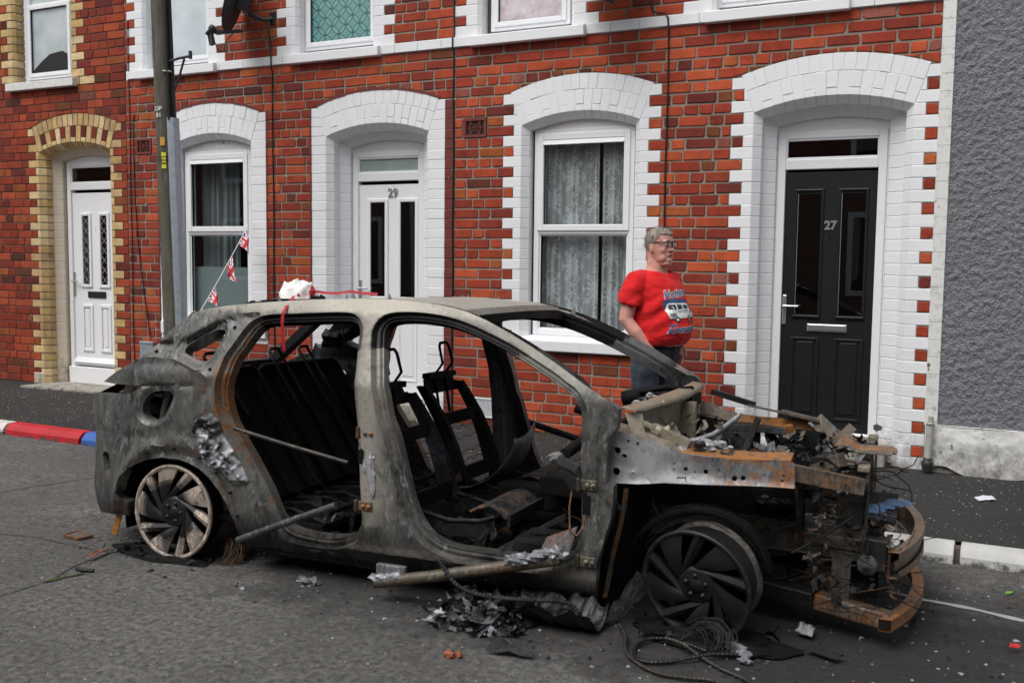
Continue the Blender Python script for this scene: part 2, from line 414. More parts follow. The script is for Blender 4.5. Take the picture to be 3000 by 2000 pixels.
def surround(o, hs_, off):
    """quoins, splayed reveal and arch of one opening, brick by brick"""
    st = o.style; C = 0.055 if not o.upper else 0.03
    qm = {'white': 'white_paint', 'cream': 'brick'}[st]; col = paintc if st == 'white' else cream
    jm = {'white': 'white_paint', 'cream': 'mortar_dark'}[st]
    jt = 0.0017 if st == 'white' else 0.0045
    rows = [i for i in range(0, 60) if o.blocks(i)]
    if not rows: return
    zlo, zhi = rz(rows[0]), rz(rows[-1] + 1)
    loc = lambda mb: setattr(mb, 'v', [tuple(Vector(v) - off) for v in mb.v])
    for sx in (-1, 1):
        X = lambda a: o.xc + sx * a
        for i in rows:
            zb, zt = rz(i) + jt, rz(i + 1) - jt; e = o.tooth(i) - (0.004 if st == 'cream' else 0.0)
            mb = MB(); yj = rng.uniform(-0.002, 0.0015)
            hin = o.half
            if not o.upper and zb > SPR - 0.02:             # shoulders beside the arch: cut along the skewback
                poly = [(o.half - 0.2, zb), (e, zb), (e, zt), (o.half - 0.2, zt)]
                s_, c_ = math.sin(o.th), math.cos(o.th)
                poly = clip(poly, s_ * o.R1 + 0.004, o.cz + c_ * o.R1, c_, -s_)
                if len(poly) < 3 or area(poly) < 0.0003: continue
                pp = [(X(p[0]), p[1]) for p in poly]
                if sx < 0: pp = pp[::-1]
                slab_brick(mb, pp, col(), 0.0, 0.12, 0.001, 0.0025)
            else:
                prof = [(e, yj), (hin, yj), (hin - C, C), (hin - C, 0.128 if not o.upper else 0.14), (e, 0.128)]
                pr = [(X(p[0]), p[1]) for p in prof]
                if sx < 0: pr = pr[::-1]
                mb.prism(pr, 'z', zb, zt, col())
            loc(mb); mb.build('quoin_brick', MATS[qm], hs_, bevel=0.004)
        # joint filling behind the quoin bricks
        mb = MB()
        for i in rows:
            e = o.tooth(i); hi_ = o.half + 0.002
            if not o.upper and rz(i) > SPR - 0.02: continue
            prof = [(e - 0.002, 0.0028), (hi_, 0.0028), (hi_ - C, C + 0.0028), (hi_ - C, 0.125), (e - 0.002, 0.125)]
            pr = [(X(p[0]), p[1]) for p in prof]
            if sx < 0: pr = pr[::-1]
            mb.prism(pr, 'z', rz(i), rz(i + 1))
        loc(mb); mb.build('quoin_joint', MATS[jm], hs_)
        if not o.upper:                                     # shoulder backing
            mb = MB(); s_, c_ = math.sin(o.th), math.cos(o.th)
            for i in rows:
                if rz(i) <= SPR - 0.02: continue
                e = o.tooth(i) - 0.002
                poly = clip([(o.half - 0.2, rz(i)), (e, rz(i)), (e, rz(i + 1)), (o.half - 0.2, rz(i + 1))], s_ * o.R1 - 0.01, o.cz + c_ * o.R1, c_, -s_)
                if len(poly) < 3: continue
                pp = [(X(p[0]), p[1]) for p in poly]
                if sx < 0: pp = pp[::-1]
                mb.prism(pp, 'y', 0.0045, 0.11)
            loc(mb); mb.build('quoin_joint', MATS[jm], hs_)
        # inner order of the doors
        if o.kind == 'door':
            im = 'white_paint' if st == 'white' else 'cream_paint'
            for i in range(rows[0], int((SPR - Z0) / PC) + 1):
                zb, zt = rz(i) + 0.002, min(rz(i + 1) - 0.002, SPR - 0.02)
                a = o.half - C
                e_ = 0.400 - sx * 0.02 - (0.0 if sx > 0 else 0.0); prof = [(a + 0.02, 0.13), (a + 0.002, 0.13), (e_, 0.195), (e_, 0.32), (a + 0.02, 0.32)]
                pr = [(X(p[0]), p[1]) for p in prof]
                if sx < 0: pr = pr[::-1]
                mb = MB(); mb.prism(pr, 'z', zb, zt, paintc()); loc(mb)
                mb.build('jamb_brick', MATS[im], hs_, bevel=0.004)
            mb = MB(); pr = [(X(p[0]), p[1]) for p in [(a + 0.02, 0.1305), (a + 0.0, 0.1335), (e_ + 0.003, 0.1975), (e_ + 0.003, 0.318), (a + 0.02, 0.318)]]
            if sx < 0: pr = pr[::-1]
            mb.prism(pr, 'z', rz(rows[0]), SPR); loc(mb); mb.build('jamb_joint', MATS[im], hs_)
    if o.upper: return
    def vous(mb, t0, t1, ra, rb, tint, C=C, y0=0.0, y1=0.126, gap=jt):
        g0, g1 = t0 + gap / o.R1, t1 - gap / o.R1
        P = lambda t, r, y: (o.xc + r * math.sin(t), y, o.cz + r * math.cos(t))
        yj = y0 + rng.uniform(-0.002, 0.002)
        vs = []
        for (y, r) in ((yj, ra), (y0 + max(C, 0.004), ra - C), (y1, ra - C)):
            vs += [P(g0, r, y), P(g1, r, y), P(g1, rb, y), P(g0, rb, y)]
        fs = [(0, 1, 2, 3)]
        for k in (0, 4):
            fs += [(k, k + 4, k + 5, k + 1), (k + 1, k + 5, k + 6, k + 2), (k + 2, k + 6, k + 7, k + 3), (k + 3, k + 7, k + 4, k)]
        mb.add(vs, fs, tint)
    n1 = 15
    for k in range(n1):
        t0, t1 = -o.th + 2 * o.th * k / n1, -o.th + 2 * o.th * (k + 1) / n1
        if k % 2 == 0:
            mb = MB(); vous(mb, t0, t1, o.R1, o.Rm - 0.004, col()); loc(mb); mb.build('arch_brick', MATS[qm], hs_, bevel=0.003)
        else:                                               # short header below, (dark) brick above
            mb = MB(); vous(mb, t0, t1, o.R1, o.R1 + 0.045, col()); loc(mb); mb.build('arch_brick', MATS[qm], hs_, bevel=0.003)
            mb = MB(); vous(mb, t0, t1, o.R1 + 0.052, o.Rm - 0.004, col() if st == 'white' else tuple(x * 0.8 for x in red(0.62)), C=0.0)
            loc(mb); mb.build('arch_brick', MATS[qm], hs_, bevel=0.003)
    n2 = 16
    for k in range(n2):
        mb = MB(); vous(mb, -o.th + 2 * o.th * k / n2, -o.th + 2 * o.th * (k + 1) / n2, o.Rm, o.R2, col(), C=0.0); loc(mb)
        mb.build('arch_brick', MATS[qm], hs_, bevel=0.003)
    mb = MB()
    for k in range(24): vous(mb, -o.th + 2 * o.th * k / 24, -o.th + 2 * o.th * (k + 1) / 24, o.R1 + 0.004, o.R2 - 0.002, (1, 1, 1), C=C, y0=0.0045, y1=0.12, gap=0.0)
    loc(mb); mb.build('arch_joint', MATS[jm], hs_)
    if o.kind == 'door':
        im = 'white_paint' if st == 'white' else 'cream_paint'
        for k in range(14):
            mb = MB(); vous(mb, -o.th + 2 * o.th * k / 14, -o.th + 2 * o.th * (k + 1) / 14, o.R1 - C, o.R1 + 0.02, paintc(), C=0.07, y0=0.13, y1=0.32, gap=0.0006)
            loc(mb); mb.build('inner_arch_brick', MATS[im], hs_)

W27, D27 = Opening('win', -3.206, 0.516, 0.684, 0.586, 'white', 0.885), Opening('door', -1.257, 0.553, 0.718, 0.626, 'white')
W29, D29 = Opening('win', -7.120, 0.516, 0.696, 0.696, 'white', 0.74), Opening('door', -5.169, 0.553, 0.715, 0.715, 'white')
D31 = Opening('door', -9.057, 0.553, 0.720, 0.602, 'cream')
def up(xc, st='white', half=0.44, lg=0.655, sh=0.545): return Opening('win', xc, half, lg, sh, st, 3.40, True)
U31 = up(-9.52, 'cream', 0.47, 0.66, 0.55)
U29a, U29b, U27a, U27b = up(-7.575), up(-5.626), up(-3.707), up(-1.71)
TOP = 4.95
strip = (-4.455, -4.358, 0.0, 2.87)
v27, v31 = (-4.275, -4.045, rz(29), rz(31)), (-8.132, -7.912, rz(29), rz(31))
H27 = house('terrace_house', 'red brick house with white painted quoins, black front door and lace curtains', -4.358, -0.548,
            [W27, D27, U27a, U27b], 'mortar', TOP, blocks=[v27, (-4.18, -3.92, rz(1), rz(3))], skip_rows=(38,))
H29 = house('terrace_house', 'red brick house with white painted surrounds and white front door numbered 29', -8.262, -4.358,
            [W29, D29, U29a, U29b], 'mortar', TOP, dark=0.94, blocks=[strip, v31], skip_rows=(38,))
H31 = house('terrace_house', 'red brick house with cream brick quoins and white panelled door', -12.0, -8.262,
            [D31, U31], 'mortar_dark', TOP, dark=0.74, joint=0.0085, blocks=[(-10.05, -8.262, rz(38), rz(39))])

def part(parent, name, mat, fn, bevel=0.0, label=None, fix=False, smooth=None):
    """world-space builder for a part of an unrotated thing"""
    mb = MB(); fn(mb); off = Vector(parent.matrix_basis.translation)
    if parent.parent: off = off + Vector(parent.parent.matrix_basis.translation)
    mb.v = [tuple(Vector(v) - off) for v in mb.v]
    o = mb.build(name, MATS[mat], parent, bevel=bevel, fix=fix, smooth=smooth)
    if label: o['label'] = label
    return o

# red oxide strip painted beside door 29, brick course by brick course
def oxide(mb):
    for i in range(0, 33):
        slab_brick(mb, [(-4.455, rz(i) + .003), (-4.360, rz(i) + .003), (-4.360, rz(i + 1) - .003), (-4.455, rz(i + 1) - .003)], paintc(), 0.0)
    mb.box(-4.455, -4.359, 0.003, 0.02, Z0, 2.87)
part(H29, 'painted_strip', 'red_oxide_paint', oxide)
def ring_edge(o, w):
    def f(mb):
        n = 40
        for k in range(n):
            t0, t1 = -o.th * 1.02 + 2.04 * o.th * k / n, -o.th * 1.02 + 2.04 * o.th * (k + 1) / n
            ra, rb = o.R2 - 0.004, o.R2 + w * (0.75 + 0.4 * mnoise.noise((k * 0.7, 0, o.xc)))
            P = lambda t, r: (o.xc + r * math.sin(t), -0.0035, o.cz + r * math.cos(t))
            mb.add([P(t0, ra), P(t1, ra), P(t1, rb), P(t0, rb)], [(0, 1, 2, 3)])
    return f
for o_ in (W29, D29): part(H29, 'paint_edge', 'red_oxide_paint', ring_edge(o_, 0.026))
def side_edge(x, w, z0, z1):
    def f(mb):
        z = z0
        while z < z1:
            h = 0.03; d = w * (0.55 + 0.6 * abs(mnoise.noise((z * 9, x, 0))))
            mb.add([(x, -0.0035, z), (x + d, -0.0035, z), (x + d, -0.0035, z + h), (x, -0.0035, z + h)], [(0, 1, 2, 3) if d > 0 else (3, 2, 1, 0)])
            z += h
    return f
part(H29, 'paint_edge', 'red_oxide_paint', side_edge(-5.884, -0.03, Z0, 2.86))
part(H29, 'paint_edge', 'red_oxide_paint', side_edge(-6.424, 0.028, 0.74, 2.87))
part(H29, 'paint_edge', 'red_oxide_paint', side_edge(-7.816, -0.028, 0.74, 2.87))

# string course of painted moulded bricks, and cream / red ones on the last house
x = -8.22; k = 0
while x < -0.56:
    w = min(0.236 if (k % 5) else 0.30, -0.55 - x); h = H29 if x < -4.36 else H27
    part(h, 'band_brick', 'white_paint', lambda mb: mb.box(x + .0015, x + w - .0015, -0.018, 0.02, 3.313, 3.390, paintc()), 0.003)
    x += w; k += 1
for k in range(8):
    xa = -10.05 + k * 0.2237; t = cream() if k not in (6, 7) else red(0.6)
    part(H31, 'band_brick', 'brick', lambda mb: mb.box(xa + .004, xa + .2197, -0.004, 0.02, 3.314, 3.391, t), 0.003)
part(H31, 'mortar_bed', 'mortar_dark', lambda mb: mb.box(-10.05, -8.22, 0.0075, 0.02, 3.31, 3.395))
for h, x0_, x1_ in ((H29, -8.25, -4.36), (H27, -4.36, -0.55)):
    part(h, 'mortar_bed', 'white_paint', lambda mb: mb.box(x0_, x1_, 0.001, 0.02, 3.309, 3.396))
# stone sills under the upper windows
for h, xa, xb, m_ in ((H31, -10.04, -8.97, 'white_paint_dirty'), (H29, -8.058, -7.01, 'white_paint'), (H29, -6.125, -5.107, 'white_paint'),
                      (H27, -4.202, -3.153, 'white_paint'), (H27, -2.193, -1.15, 'white_paint')):
    part(h, 'window_sill', m_, lambda mb: mb.prism([(0.12, 3.30), (-0.065, 3.298), (-0.065, 3.380), (-0.02, 3.39), (0.12, 3.405)], 'x', xa, xb), 0.006)
part(H27, 'window_sill', 'white_paint', lambda mb: mb.prism([(0.12, 0.79), (-0.055, 0.785), (-0.055, 0.872), (-0.02, 0.885), (0.12, 0.905)], 'x', -3.80, -2.60), 0.007)
part(H29, 'window_sill', 'white_paint', lambda mb: mb.prism([(0.12, 0.745), (-0.03, 0.742), (-0.03, 0.862), (-0.01, 0.875), (0.12, 0.905)], 'x', -7.80, -6.43), 0.007)

# terracotta air bricks
def airbrick(h, x0, x1, z0, z1):
    o = part(h, 'air_brick', 'terracotta', lambda mb: (mb.box(x0 + .004, x1 - .004, 0.012, 0.05, z0 + .004, z1 - .004),
        mb.box(x0 + .004, x1 - .004, -0.004, 0.02, z0 + .004, z0 + .028), mb.box(x0 + .004, x1 - .004, -0.004, 0.02, z1 - .028, z1 - .004),
        mb.box(x0 + .004, x0 + .03, -0.004, 0.02, z0 + .028, z1 - .028), mb.box(x1 - .03, x1 - .004, -0.004, 0.02, z0 + .028, z1 - .028)), 0.002)
    cx, cz = (x0 + x1) / 2, (z0 + z1) / 2
    def ros(mb):
        for dx, dz, r in ((0, 0, .026), (-.05, 0, .018), (.05, 0, .018), (-.04, .036, .017), (.04, .036, .017), (-.04, -.036, .017), (.04, -.036, .017)):
            n = 12
            for k in range(n):
                a0, a1 = 2 * math.pi * k / n, 2 * math.pi * (k + 1) / n
                P = lambda a, rr, y: (cx + dx + rr * math.cos(a), y, cz + dz + rr * math.sin(a))
                mb.add([P(a0, r * .8, 0.0), P(a1, r * .8, 0.0), P(a1, r, 0.0), P(a0, r, 0.0)], [(0, 1, 2, 3)])
            mb.box(cx + dx - r, cx + dx + r, 0.001, 0.012, cz + dz - .003, cz + dz + .003)
            mb.box(cx + dx - .003, cx + dx + .003, 0.0012, 0.012, cz + dz - r, cz + dz + r)
    part(o, 'grille', 'terracotta', ros)
    part(o, 'grille_shade', 'rubber', lambda mb: mb.box(x0 + .03, x1 - .03, 0.0115, 0.0118, z0 + .028, z1 - .028))  # black sheet standing in for the shade behind the grille openings
airbrick(H27, *v27); airbrick(H29, *v31)
# white louvred vent at the foot of the wall
def louvre(mb):
    mb.box(-4.18, -3.92, 0.004, 0.03, rz(1), rz(3))
    for a, b, c, d in ((-4.18, -3.92, rz(1), rz(1) + .012), (-4.18, -3.92, rz(3) - .012, rz(3)), (-4.18, -4.165, rz(1), rz(3)), (-3.935, -3.92, rz(1), rz(3))):
        mb.box(a, b, -0.012, 0.01, c, d)
    for k in range(9):
        z = rz(1) + .018 + k * 0.0155
        mb.add([(-4.165, 0.003, z), (-3.935, 0.003, z), (-3.935, -0.011, z + 0.009), (-4.165, -0.011, z + 0.009)], [(0, 1, 2, 3)])
part(H27, 'wall_vent', 'upvc', louvre)
# ------------------------------------------------------------------ doors and windows
def frame_rect(mb, x0, x1, z0, z1, w, y0, y1, wb=None, wt=None):
    wb = w if wb is None else wb; wt = w if wt is None else wt
    mb.box(x0, x0 + w, y0, y1, z0, z1); mb.box(x1 - w, x1, y0, y1, z0, z1)
    mb.box(x0 + w, x1 - w, y0, y1, z0, z0 + wb); mb.box(x0 + w, x1 - w, y0, y1, z1 - wt, z1)

def header_panel(h, o, x0, x1, z0, y, rin, mat='upvc'):
    def f(mb):
        n = 20; top = [(x0 + (x1 - x0) * k / n) for k in range(n + 1)]
        poly = [(x0, z0), (x1, z0)] + [(xx, max(z0 + .002, o.cz + math.sqrt(max(rin ** 2 - (xx - o.xc) ** 2, 0)) + .03)) for xx in reversed(top)]
        mb.prism(poly, 'y', y, y + 0.03)
    part(h, 'header_panel', mat, f)

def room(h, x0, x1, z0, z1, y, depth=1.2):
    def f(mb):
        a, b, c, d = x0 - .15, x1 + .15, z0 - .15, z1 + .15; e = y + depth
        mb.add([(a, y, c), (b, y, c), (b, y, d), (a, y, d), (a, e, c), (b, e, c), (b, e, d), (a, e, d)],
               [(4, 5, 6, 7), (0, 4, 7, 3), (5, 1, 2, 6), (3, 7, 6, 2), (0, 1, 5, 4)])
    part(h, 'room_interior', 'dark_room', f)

FLOWER = []
def lace_value(u, v):
    """damask motif on a half-drop repeat; u, v in metres on the flat cloth"""
    cw, ch = 0.24, 0.37
    col = np.floor(u / cw); vv = v + (np.mod(col, 2) * ch / 2); row = np.floor(vv / ch)
    du = u - (col + 0.5) * cw; dv = vv - (row + 0.5) * ch
    val = np.zeros_like(u)
    def blob(x, z, rx, rz_, petals=0, ph=0.0, amt=0.35):
        r = np.hypot((du - x) / rx, (dv - z) / rz_); th = np.arctan2((dv - z) / rz_, (du - x) / rx)
        lim = 1 - amt + amt * np.cos(petals * th + ph) if petals else 1.0
        return np.clip((lim - r) * 6, 0, 1)
    rr = np.hypot(du / .075, dv / .12); th = np.arctan2(dv / .12, du / .075)
    fil = 0.62 + 0.38 * (np.cos(7 * th + 14 * rr) * np.cos(9 * rr) > -0.25)
    val = np.maximum(val, blob(0, 0.0, 0.092, 0.135, 14, 0.3, 0.20) * fil)
    val = np.maximum(val, blob(0, 0.15, 0.042, 0.045, 5, 1.57, 0.35)); val = np.maximum(val, blob(0, -0.15, 0.034, 0.045, 5, 0.2, 0.35))
    for sx in (-1, 1):
        val = np.maximum(val, blob(sx * 0.072, 0.105, 0.034, 0.036, 5, 0.4, 0.4)); val = np.maximum(val, blob(sx * 0.070, -0.10, 0.034, 0.036, 5, 1.0, 0.4))
        val = np.maximum(val, blob(sx * 0.105, 0.0, 0.018, 0.05, 3, 0, 0.3))
    return val

def curtain(h, name, mat, x0, x1, z0, z1, y, folds, amp, lace=True, res=(200, 260), seed=0, spread=1.25):
    nx, nz = res
    s = np.linspace(0, 1, nx); t = np.linspace(0, 1, nz); S, Tt = np.meshgrid(s, t)
    ph = np.cumsum(0.6 + 0.8 * np.abs(np.sin(s * 7.3 + seed))) ; ph = ph / ph[-1]
    fold = np.interp(S, s, ph) * folds * 2 * math.pi
    Y = y + amp * (np.sin(fold + 0.5 * np.sin(Tt * 3 + seed)) * (0.65 + 0.35 * Tt[::-1]) + 0.3 * np.sin(fold * 2.1 + seed))
    X = x0 + (x1 - x0) * S + 0.006 * np.sin(fold * 0.5 + Tt * 2); Z = z0 + (z1 - z0) * Tt
    val = lace_value(S * (x1 - x0) * spread + seed * 0.37, Z + seed * 0.05) if lace else np.zeros_like(S)
    if lace: val = np.maximum(val, 0.22 * (np.sin(fold) > 0.72))
    off = Vector(h.matrix_basis.translation)
    vs = np.stack([X - off.x, Y - off.y, Z - off.z], -1).reshape(-1, 3)
    idx = np.arange(nx * nz).reshape(nz, nx)
    fs = np.stack([idx[:-1, :-1], idx[:-1, 1:], idx[1:, 1:], idx[1:, :-1]], -1).reshape(-1, 4)
    me = bpy.data.meshes.new(name); me.from_pydata(vs.tolist(), [], fs.tolist()); me.materials.append(MATS[mat])
    me.polygons.foreach_set('use_smooth', [True] * len(fs))
    at = me.color_attributes.new('tint', 'FLOAT_COLOR', 'POINT')
    c = np.ones((nx * nz, 4), np.float32); c[:, :3] = val.reshape(-1, 1); at.data.foreach_set('color', c.ravel())
    o = bpy.data.objects.new(name, me); COL.objects.link(o); o.parent = h; return o

def window(h, x0, x1, z0, zm, z1, y, pane_l=None, dark=False, vent=True):
    """uPVC window: fixed light below, top-hung sash above"""
    f = part(h, 'window_frame', 'upvc', lambda mb: (frame_rect(mb, x0, x1, z0, z1, 0.048, y, y + 0.07), mb.box(x0 + .048, x1 - .048, y, y + .07, zm - .02, zm + .02)), 0.005)
    s = part(f, 'sash', 'upvc', lambda mb: frame_rect(mb, x0 + .036, x1 - .036, zm + .006, z1 - .034, 0.052, y - 0.014, y + 0.05), 0.005)
    part(f, 'glazing_bead', 'upvc', lambda mb: frame_rect(mb, x0 + .046, x1 - .046, z0 + .046, zm - .018, 0.016, y + 0.012, y + 0.03), 0.004)
    part(f, 'gasket', 'rubber', lambda mb: (frame_rect(mb, x0 + .058, x1 - .058, z0 + .058, zm - .03, 0.006, y + 0.016, y + 0.034), frame_rect(mb, x0 + .082, x1 - .082, zm + .05, z1 - .08, 0.006, y + 0.006, y + 0.034)))
    g = 'glass_dark' if dark else 'glass'
    part(f, 'pane', g, lambda mb: mb.add([(x0 + .06, y + .030, z0 + .06), (x1 - .06, y + .030, z0 + .06), (x1 - .06, y + .030, zm - .032), (x0 + .06, y + .030, zm - .032)], [(0, 1, 2, 3)]))
    part(f, 'pane', g, lambda mb: mb.add([(x0 + .085, y + .026, zm + .055), (x1 - .085, y + .026, zm + .055), (x1 - .085, y + .026, z1 - .085), (x0 + .085, y + .026, z1 - .085)], [(0, 1, 2, 3)]))
    if vent: part(f, 'trickle_vent', 'upvc', lambda mb: mb.prism([(y - .022, z1 - .125), (y + .01, z1 - .125), (y + .01, z1 - .088), (y - .012, z1 - .088)], 'x', x0 + .084, x1 - .084), 0.003)
    return f

# house 27 window
window(H27, -3.645, -2.765, 0.905, 1.765, 2.598, 0.10)
header_panel(H27, W27, -3.66, -2.75, 2.596, 0.105, W27.R1 - 0.055, 'white_paint')
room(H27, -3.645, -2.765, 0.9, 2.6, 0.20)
curtain(H27, 'lace_curtain', 'lace', -3.62, -3.100, 0.92, 2.58, 0.21, 7, 0.018, True, (190, 420), 0.0)
curtain(H27, 'lace_curtain', 'lace', -3.085, -2.78, 0.92, 2.58, 0.215, 5, 0.02, True, (120, 420), 1.3)
# house 29 window
window(H29, -7.56, -6.70, 0.905, 1.765, 2.566, 0.10)
header_panel(H29, W29, -7.58, -6.66, 2.564, 0.105, W29.R1 - 0.055, 'white_paint_dirty')
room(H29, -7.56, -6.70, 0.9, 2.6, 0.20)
curtain(H29, 'net_curtain', 'sheer', -7.54, -7.02, 0.92, 2.56, 0.30, 6, 0.03, False, (90, 20), 2.1)
curtain(H29, 'half_blind', 'film', -7.54, -6.72, 0.92, 1.42, 0.19, 0.3, 0.004, False, (10, 10), 0.0)

def upvc_window_simple(h, x0, x1, mat_pane, y=0.10, sash=True):
    z0, z1 = 3.435, 4.78
    f = part(h, 'window_frame', 'upvc', lambda mb: (frame_rect(mb, x0, x1, z0, z1, 0.05, y, y + 0.07), mb.box(x0 + .05, x1 - .05, y, y + .07, 4.20, 4.25)), 0.005)
    part(f, 'sash', 'upvc', lambda mb: (frame_rect(mb, x0 + .03, x1 - .03, z0 + .03, 4.23, 0.042, y - 0.012, y + 0.05)), 0.005)
    part(f, 'gasket', 'rubber', lambda mb: frame_rect(mb, x0 + .068, x1 - .068, z0 + .068, 4.19, 0.006, y + 0.0, y + 0.03))
    part(f, 'pane', mat_pane, lambda mb: mb.add([(x0 + .07, y + .018, z0 + .07), (x1 - .07, y + .018, z0 + .07), (x1 - .07, y + .018, 4.188), (x0 + .07, y + .018, 4.188)], [(0, 1, 2, 3)]))
    part(f, 'pane', mat_pane, lambda mb: mb.add([(x0 + .05, y + .03, 4.25), (x1 - .05, y + .03, 4.25), (x1 - .05, y + .03, z1 - .05), (x0 + .05, y + .03, z1 - .05)], [(0, 1, 2, 3)]))
    return f
def mat_film():
    """teal window film printed with interlaced circles"""
    m = NT('window_film'); co = m.sep(m.n('ShaderNodeNewGeometry').outputs['Position'])
    s = 0.155; lines = None; fills = None
    for ox, oz in ((0, 0), (0.5, 0.5)):
        fx = m.math('SUBTRACT', m.math('FRACT', m.math('ADD', m.math('DIVIDE', co[0], s), 100 + ox)), 0.5)
        fz = m.math('SUBTRACT', m.math('FRACT', m.math('ADD', m.math('DIVIDE', co[2], s), 100 + oz)), 0.5)
        r = m.math('SQRT', m.math('ADD', m.math('MULTIPLY', fx, fx), m.math('MULTIPLY', fz, fz)))
        for rad in (0.5,):
            l = m.math('LESS_THAN', m.math('ABSOLUTE', m.math('SUBTRACT', r, rad - 0.012)), 0.022)
            lines = l if lines is None else m.math('MAXIMUM', lines, l)
        i = m.math('LESS_THAN', r, 0.5); fills = i if fills is None else m.math('ADD', fills, i)
    g = m.n('ShaderNodeNewGeometry').outputs['Position']
    base = m.mix(m.noise(g, 9, 4), (0.055, 0.20, 0.185), (0.16, 0.36, 0.34))
    c = m.mix(m.math('MULTIPLY', fills, 0.35, clamp=True), base, (0.20, 0.40, 0.39))
    c = m.mix(lines, c, (0.025, 0.075, 0.075))
    m.bsdf(c, 0.12, 0, m.bump(m.noise(g, 160, 2), 0.1, 0.002), 0.6)
mat_film()
def mat_blind(name, a, b, sc):
    m = NT(name); g = m.n('ShaderNodeNewGeometry').outputs['Position']
    m.bsdf(m.mix(m.ramp(m.noise(g, sc, 3), [(0.35, 0.0), (0.65, 1.0)]), a, b), 0.08, 0, None, 0.7)
mat_blind('pane_pale_blind', (0.42, 0.50, 0.53), (0.60, 0.67, 0.70), 1.6)
mat_blind('pane_pink_blind', (0.50, 0.40, 0.43), (0.66, 0.62, 0.66), 9.0)
mat_blind('pane_grey_blind', (0.33, 0.38, 0.39), (0.50, 0.55, 0.56), 2.0)
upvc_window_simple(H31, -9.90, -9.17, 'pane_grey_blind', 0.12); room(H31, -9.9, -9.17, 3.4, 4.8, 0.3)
part(H31, 'dark_cushion', 'rubber', lambda mb: mb.prism([(-9.86, 3.50), (-9.23, 3.50), (-9.23, 3.66), (-9.35, 3.72), (-9.55, 3.70), (-9.70, 3.62), (-9.80, 3.55)], 'y', 0.131, 0.136))
upvc_window_simple(H29, -7.98, -7.17, 'pane_pale_blind'); upvc_window_simple(H29, -6.034, -5.218, 'window_film')
upvc_window_simple(H27, -4.07, -3.344, 'pane_pink_blind'); upvc_window_simple(H27, -2.13, -1.29, 'glass_dark')
room(H27, -2.1, -1.3, 3.4, 4.8, 0.2)

# doors -------------------------------------------------------------
def moulding(mb, x0, x1, z0, z1, y, w=0.022, d=0.010):
    frame_rect(mb, x0, x1, z0, z1, w, y - d, y + 0.004)
def digits(h, txt, x, z, size, y, mat, bold=0.0):
    cu = bpy.data.curves.new('txt', 'FONT'); cu.body = txt; cu.size = size; cu.extrude = 0.003; cu.offset = bold
    cu.align_x = 'CENTER'
    o = bpy.data.objects.new('txt', cu); COL.objects.link(o)
    dg = bpy.context.evaluated_depsgraph_get(); me = bpy.data.meshes.new_from_object(o.evaluated_get(dg))
    bpy.data.objects.remove(o)
    me.transform(Matrix.Rotation(math.pi / 2, 4, 'X')); me.materials.clear(); me.materials.append(MATS[mat])
    at = me.color_attributes.new('tint', 'FLOAT_COLOR', 'CORNER'); at.data.foreach_set('color', [1.0] * (4 * len(me.loops)))
    q = bpy.data.objects.new('door_number', me); COL.objects.link(q); q.parent = h
    q.location = Vector((x, y, z)) - Vector(h.matrix_basis.translation); return q

def door_frame(h, o, xc, y, ztop, ztr, fan_mat, hw=0.388):
    x0, x1 = xc - hw, xc + hw; zb = 0.245
    f = part(h, 'door_frame', 'upvc', lambda mb: (frame_rect(mb, x0, x1, zb, ztop, 0.058, y, y + 0.07, 0.03, 0.05),
             mb.box(x0 + .058, x1 - .058, y, y + .07, ztr - .03, ztr + .045), mb.box(x0 - .012, x0, y + .01, y + .05, zb, ztop), mb.box(x1, x1 + .012, y + .01, y + .05, zb, ztop)), 0.006)
    part(f, 'fanlight_bead', 'upvc', lambda mb: frame_rect(mb, x0 + .05, x1 - .05, ztr + .04, ztop - .045, 0.020, y + 0.008, y + 0.03), 0.005)
    part(f, 'fanlight', fan_mat, lambda mb: mb.add([(x0 + .06, y + .026, ztr + .05), (x1 - .06, y + .026, ztr + .05), (x1 - .06, y + .026, ztop - .05), (x0 + .06, y + .026, ztop - .05)], [(0, 1, 2, 3)]))
    header_panel(h, o, x0 - .02, x1 + .02, ztop - .004, y + .01, o.R1 - 0.125, 'white_paint')
    part(h, 'threshold', 'steel_bright', lambda mb: mb.box(x0 + .03, x1 - .03, y - 0.02, y + .06, zb - .012, zb + .022), 0.003)
    room(h, x0, x1, zb, ztop, y + .08, 0.5)
    return f
YD = 0.22
# 27: black composite door
F27 = door_frame(H27, D27, -1.280, YD, 2.500, 2.255, 'glass_dark')
L27 = part(H27, 'front_door', 'black_door', lambda mb: mb.box(-1.608, -0.952, YD + .022, YD + .06, 0.272, 2.205), 0.004, label='black composite door with two long glass panels')
for xa, xb in ((-1.512, -1.345), (-1.198, -1.030)):
    part(L27, 'door_glass', 'glass_dark', lambda mb: mb.add([(xa, YD + .0195, 1.150), (xb, YD + .0195, 1.150), (xb, YD + .0195, 2.045), (xa, YD + .0195, 2.045)], [(0, 1, 2, 3)]))
    part(L27, 'glass_bead', 'steel_bright', lambda mb: mb.box(xa, xa + .004, YD + .014, YD + .021, 1.15, 2.045))
    part(L27, 'panel_moulding', 'black_door', lambda mb: (mb.box(xa - .024, xb + .024, YD + .006, YD + .022, 2.062, 2.08), mb.box(xa - .02, xb + .02, YD + .004, YD + .022, 1.122, 1.142), mb.box(xa - .022, xa - .004, YD + .01, YD + .022, 1.14, 2.062), mb.box(xb + .004, xb + .022, YD + .01, YD + .022, 1.14, 2.062)), 0.006)
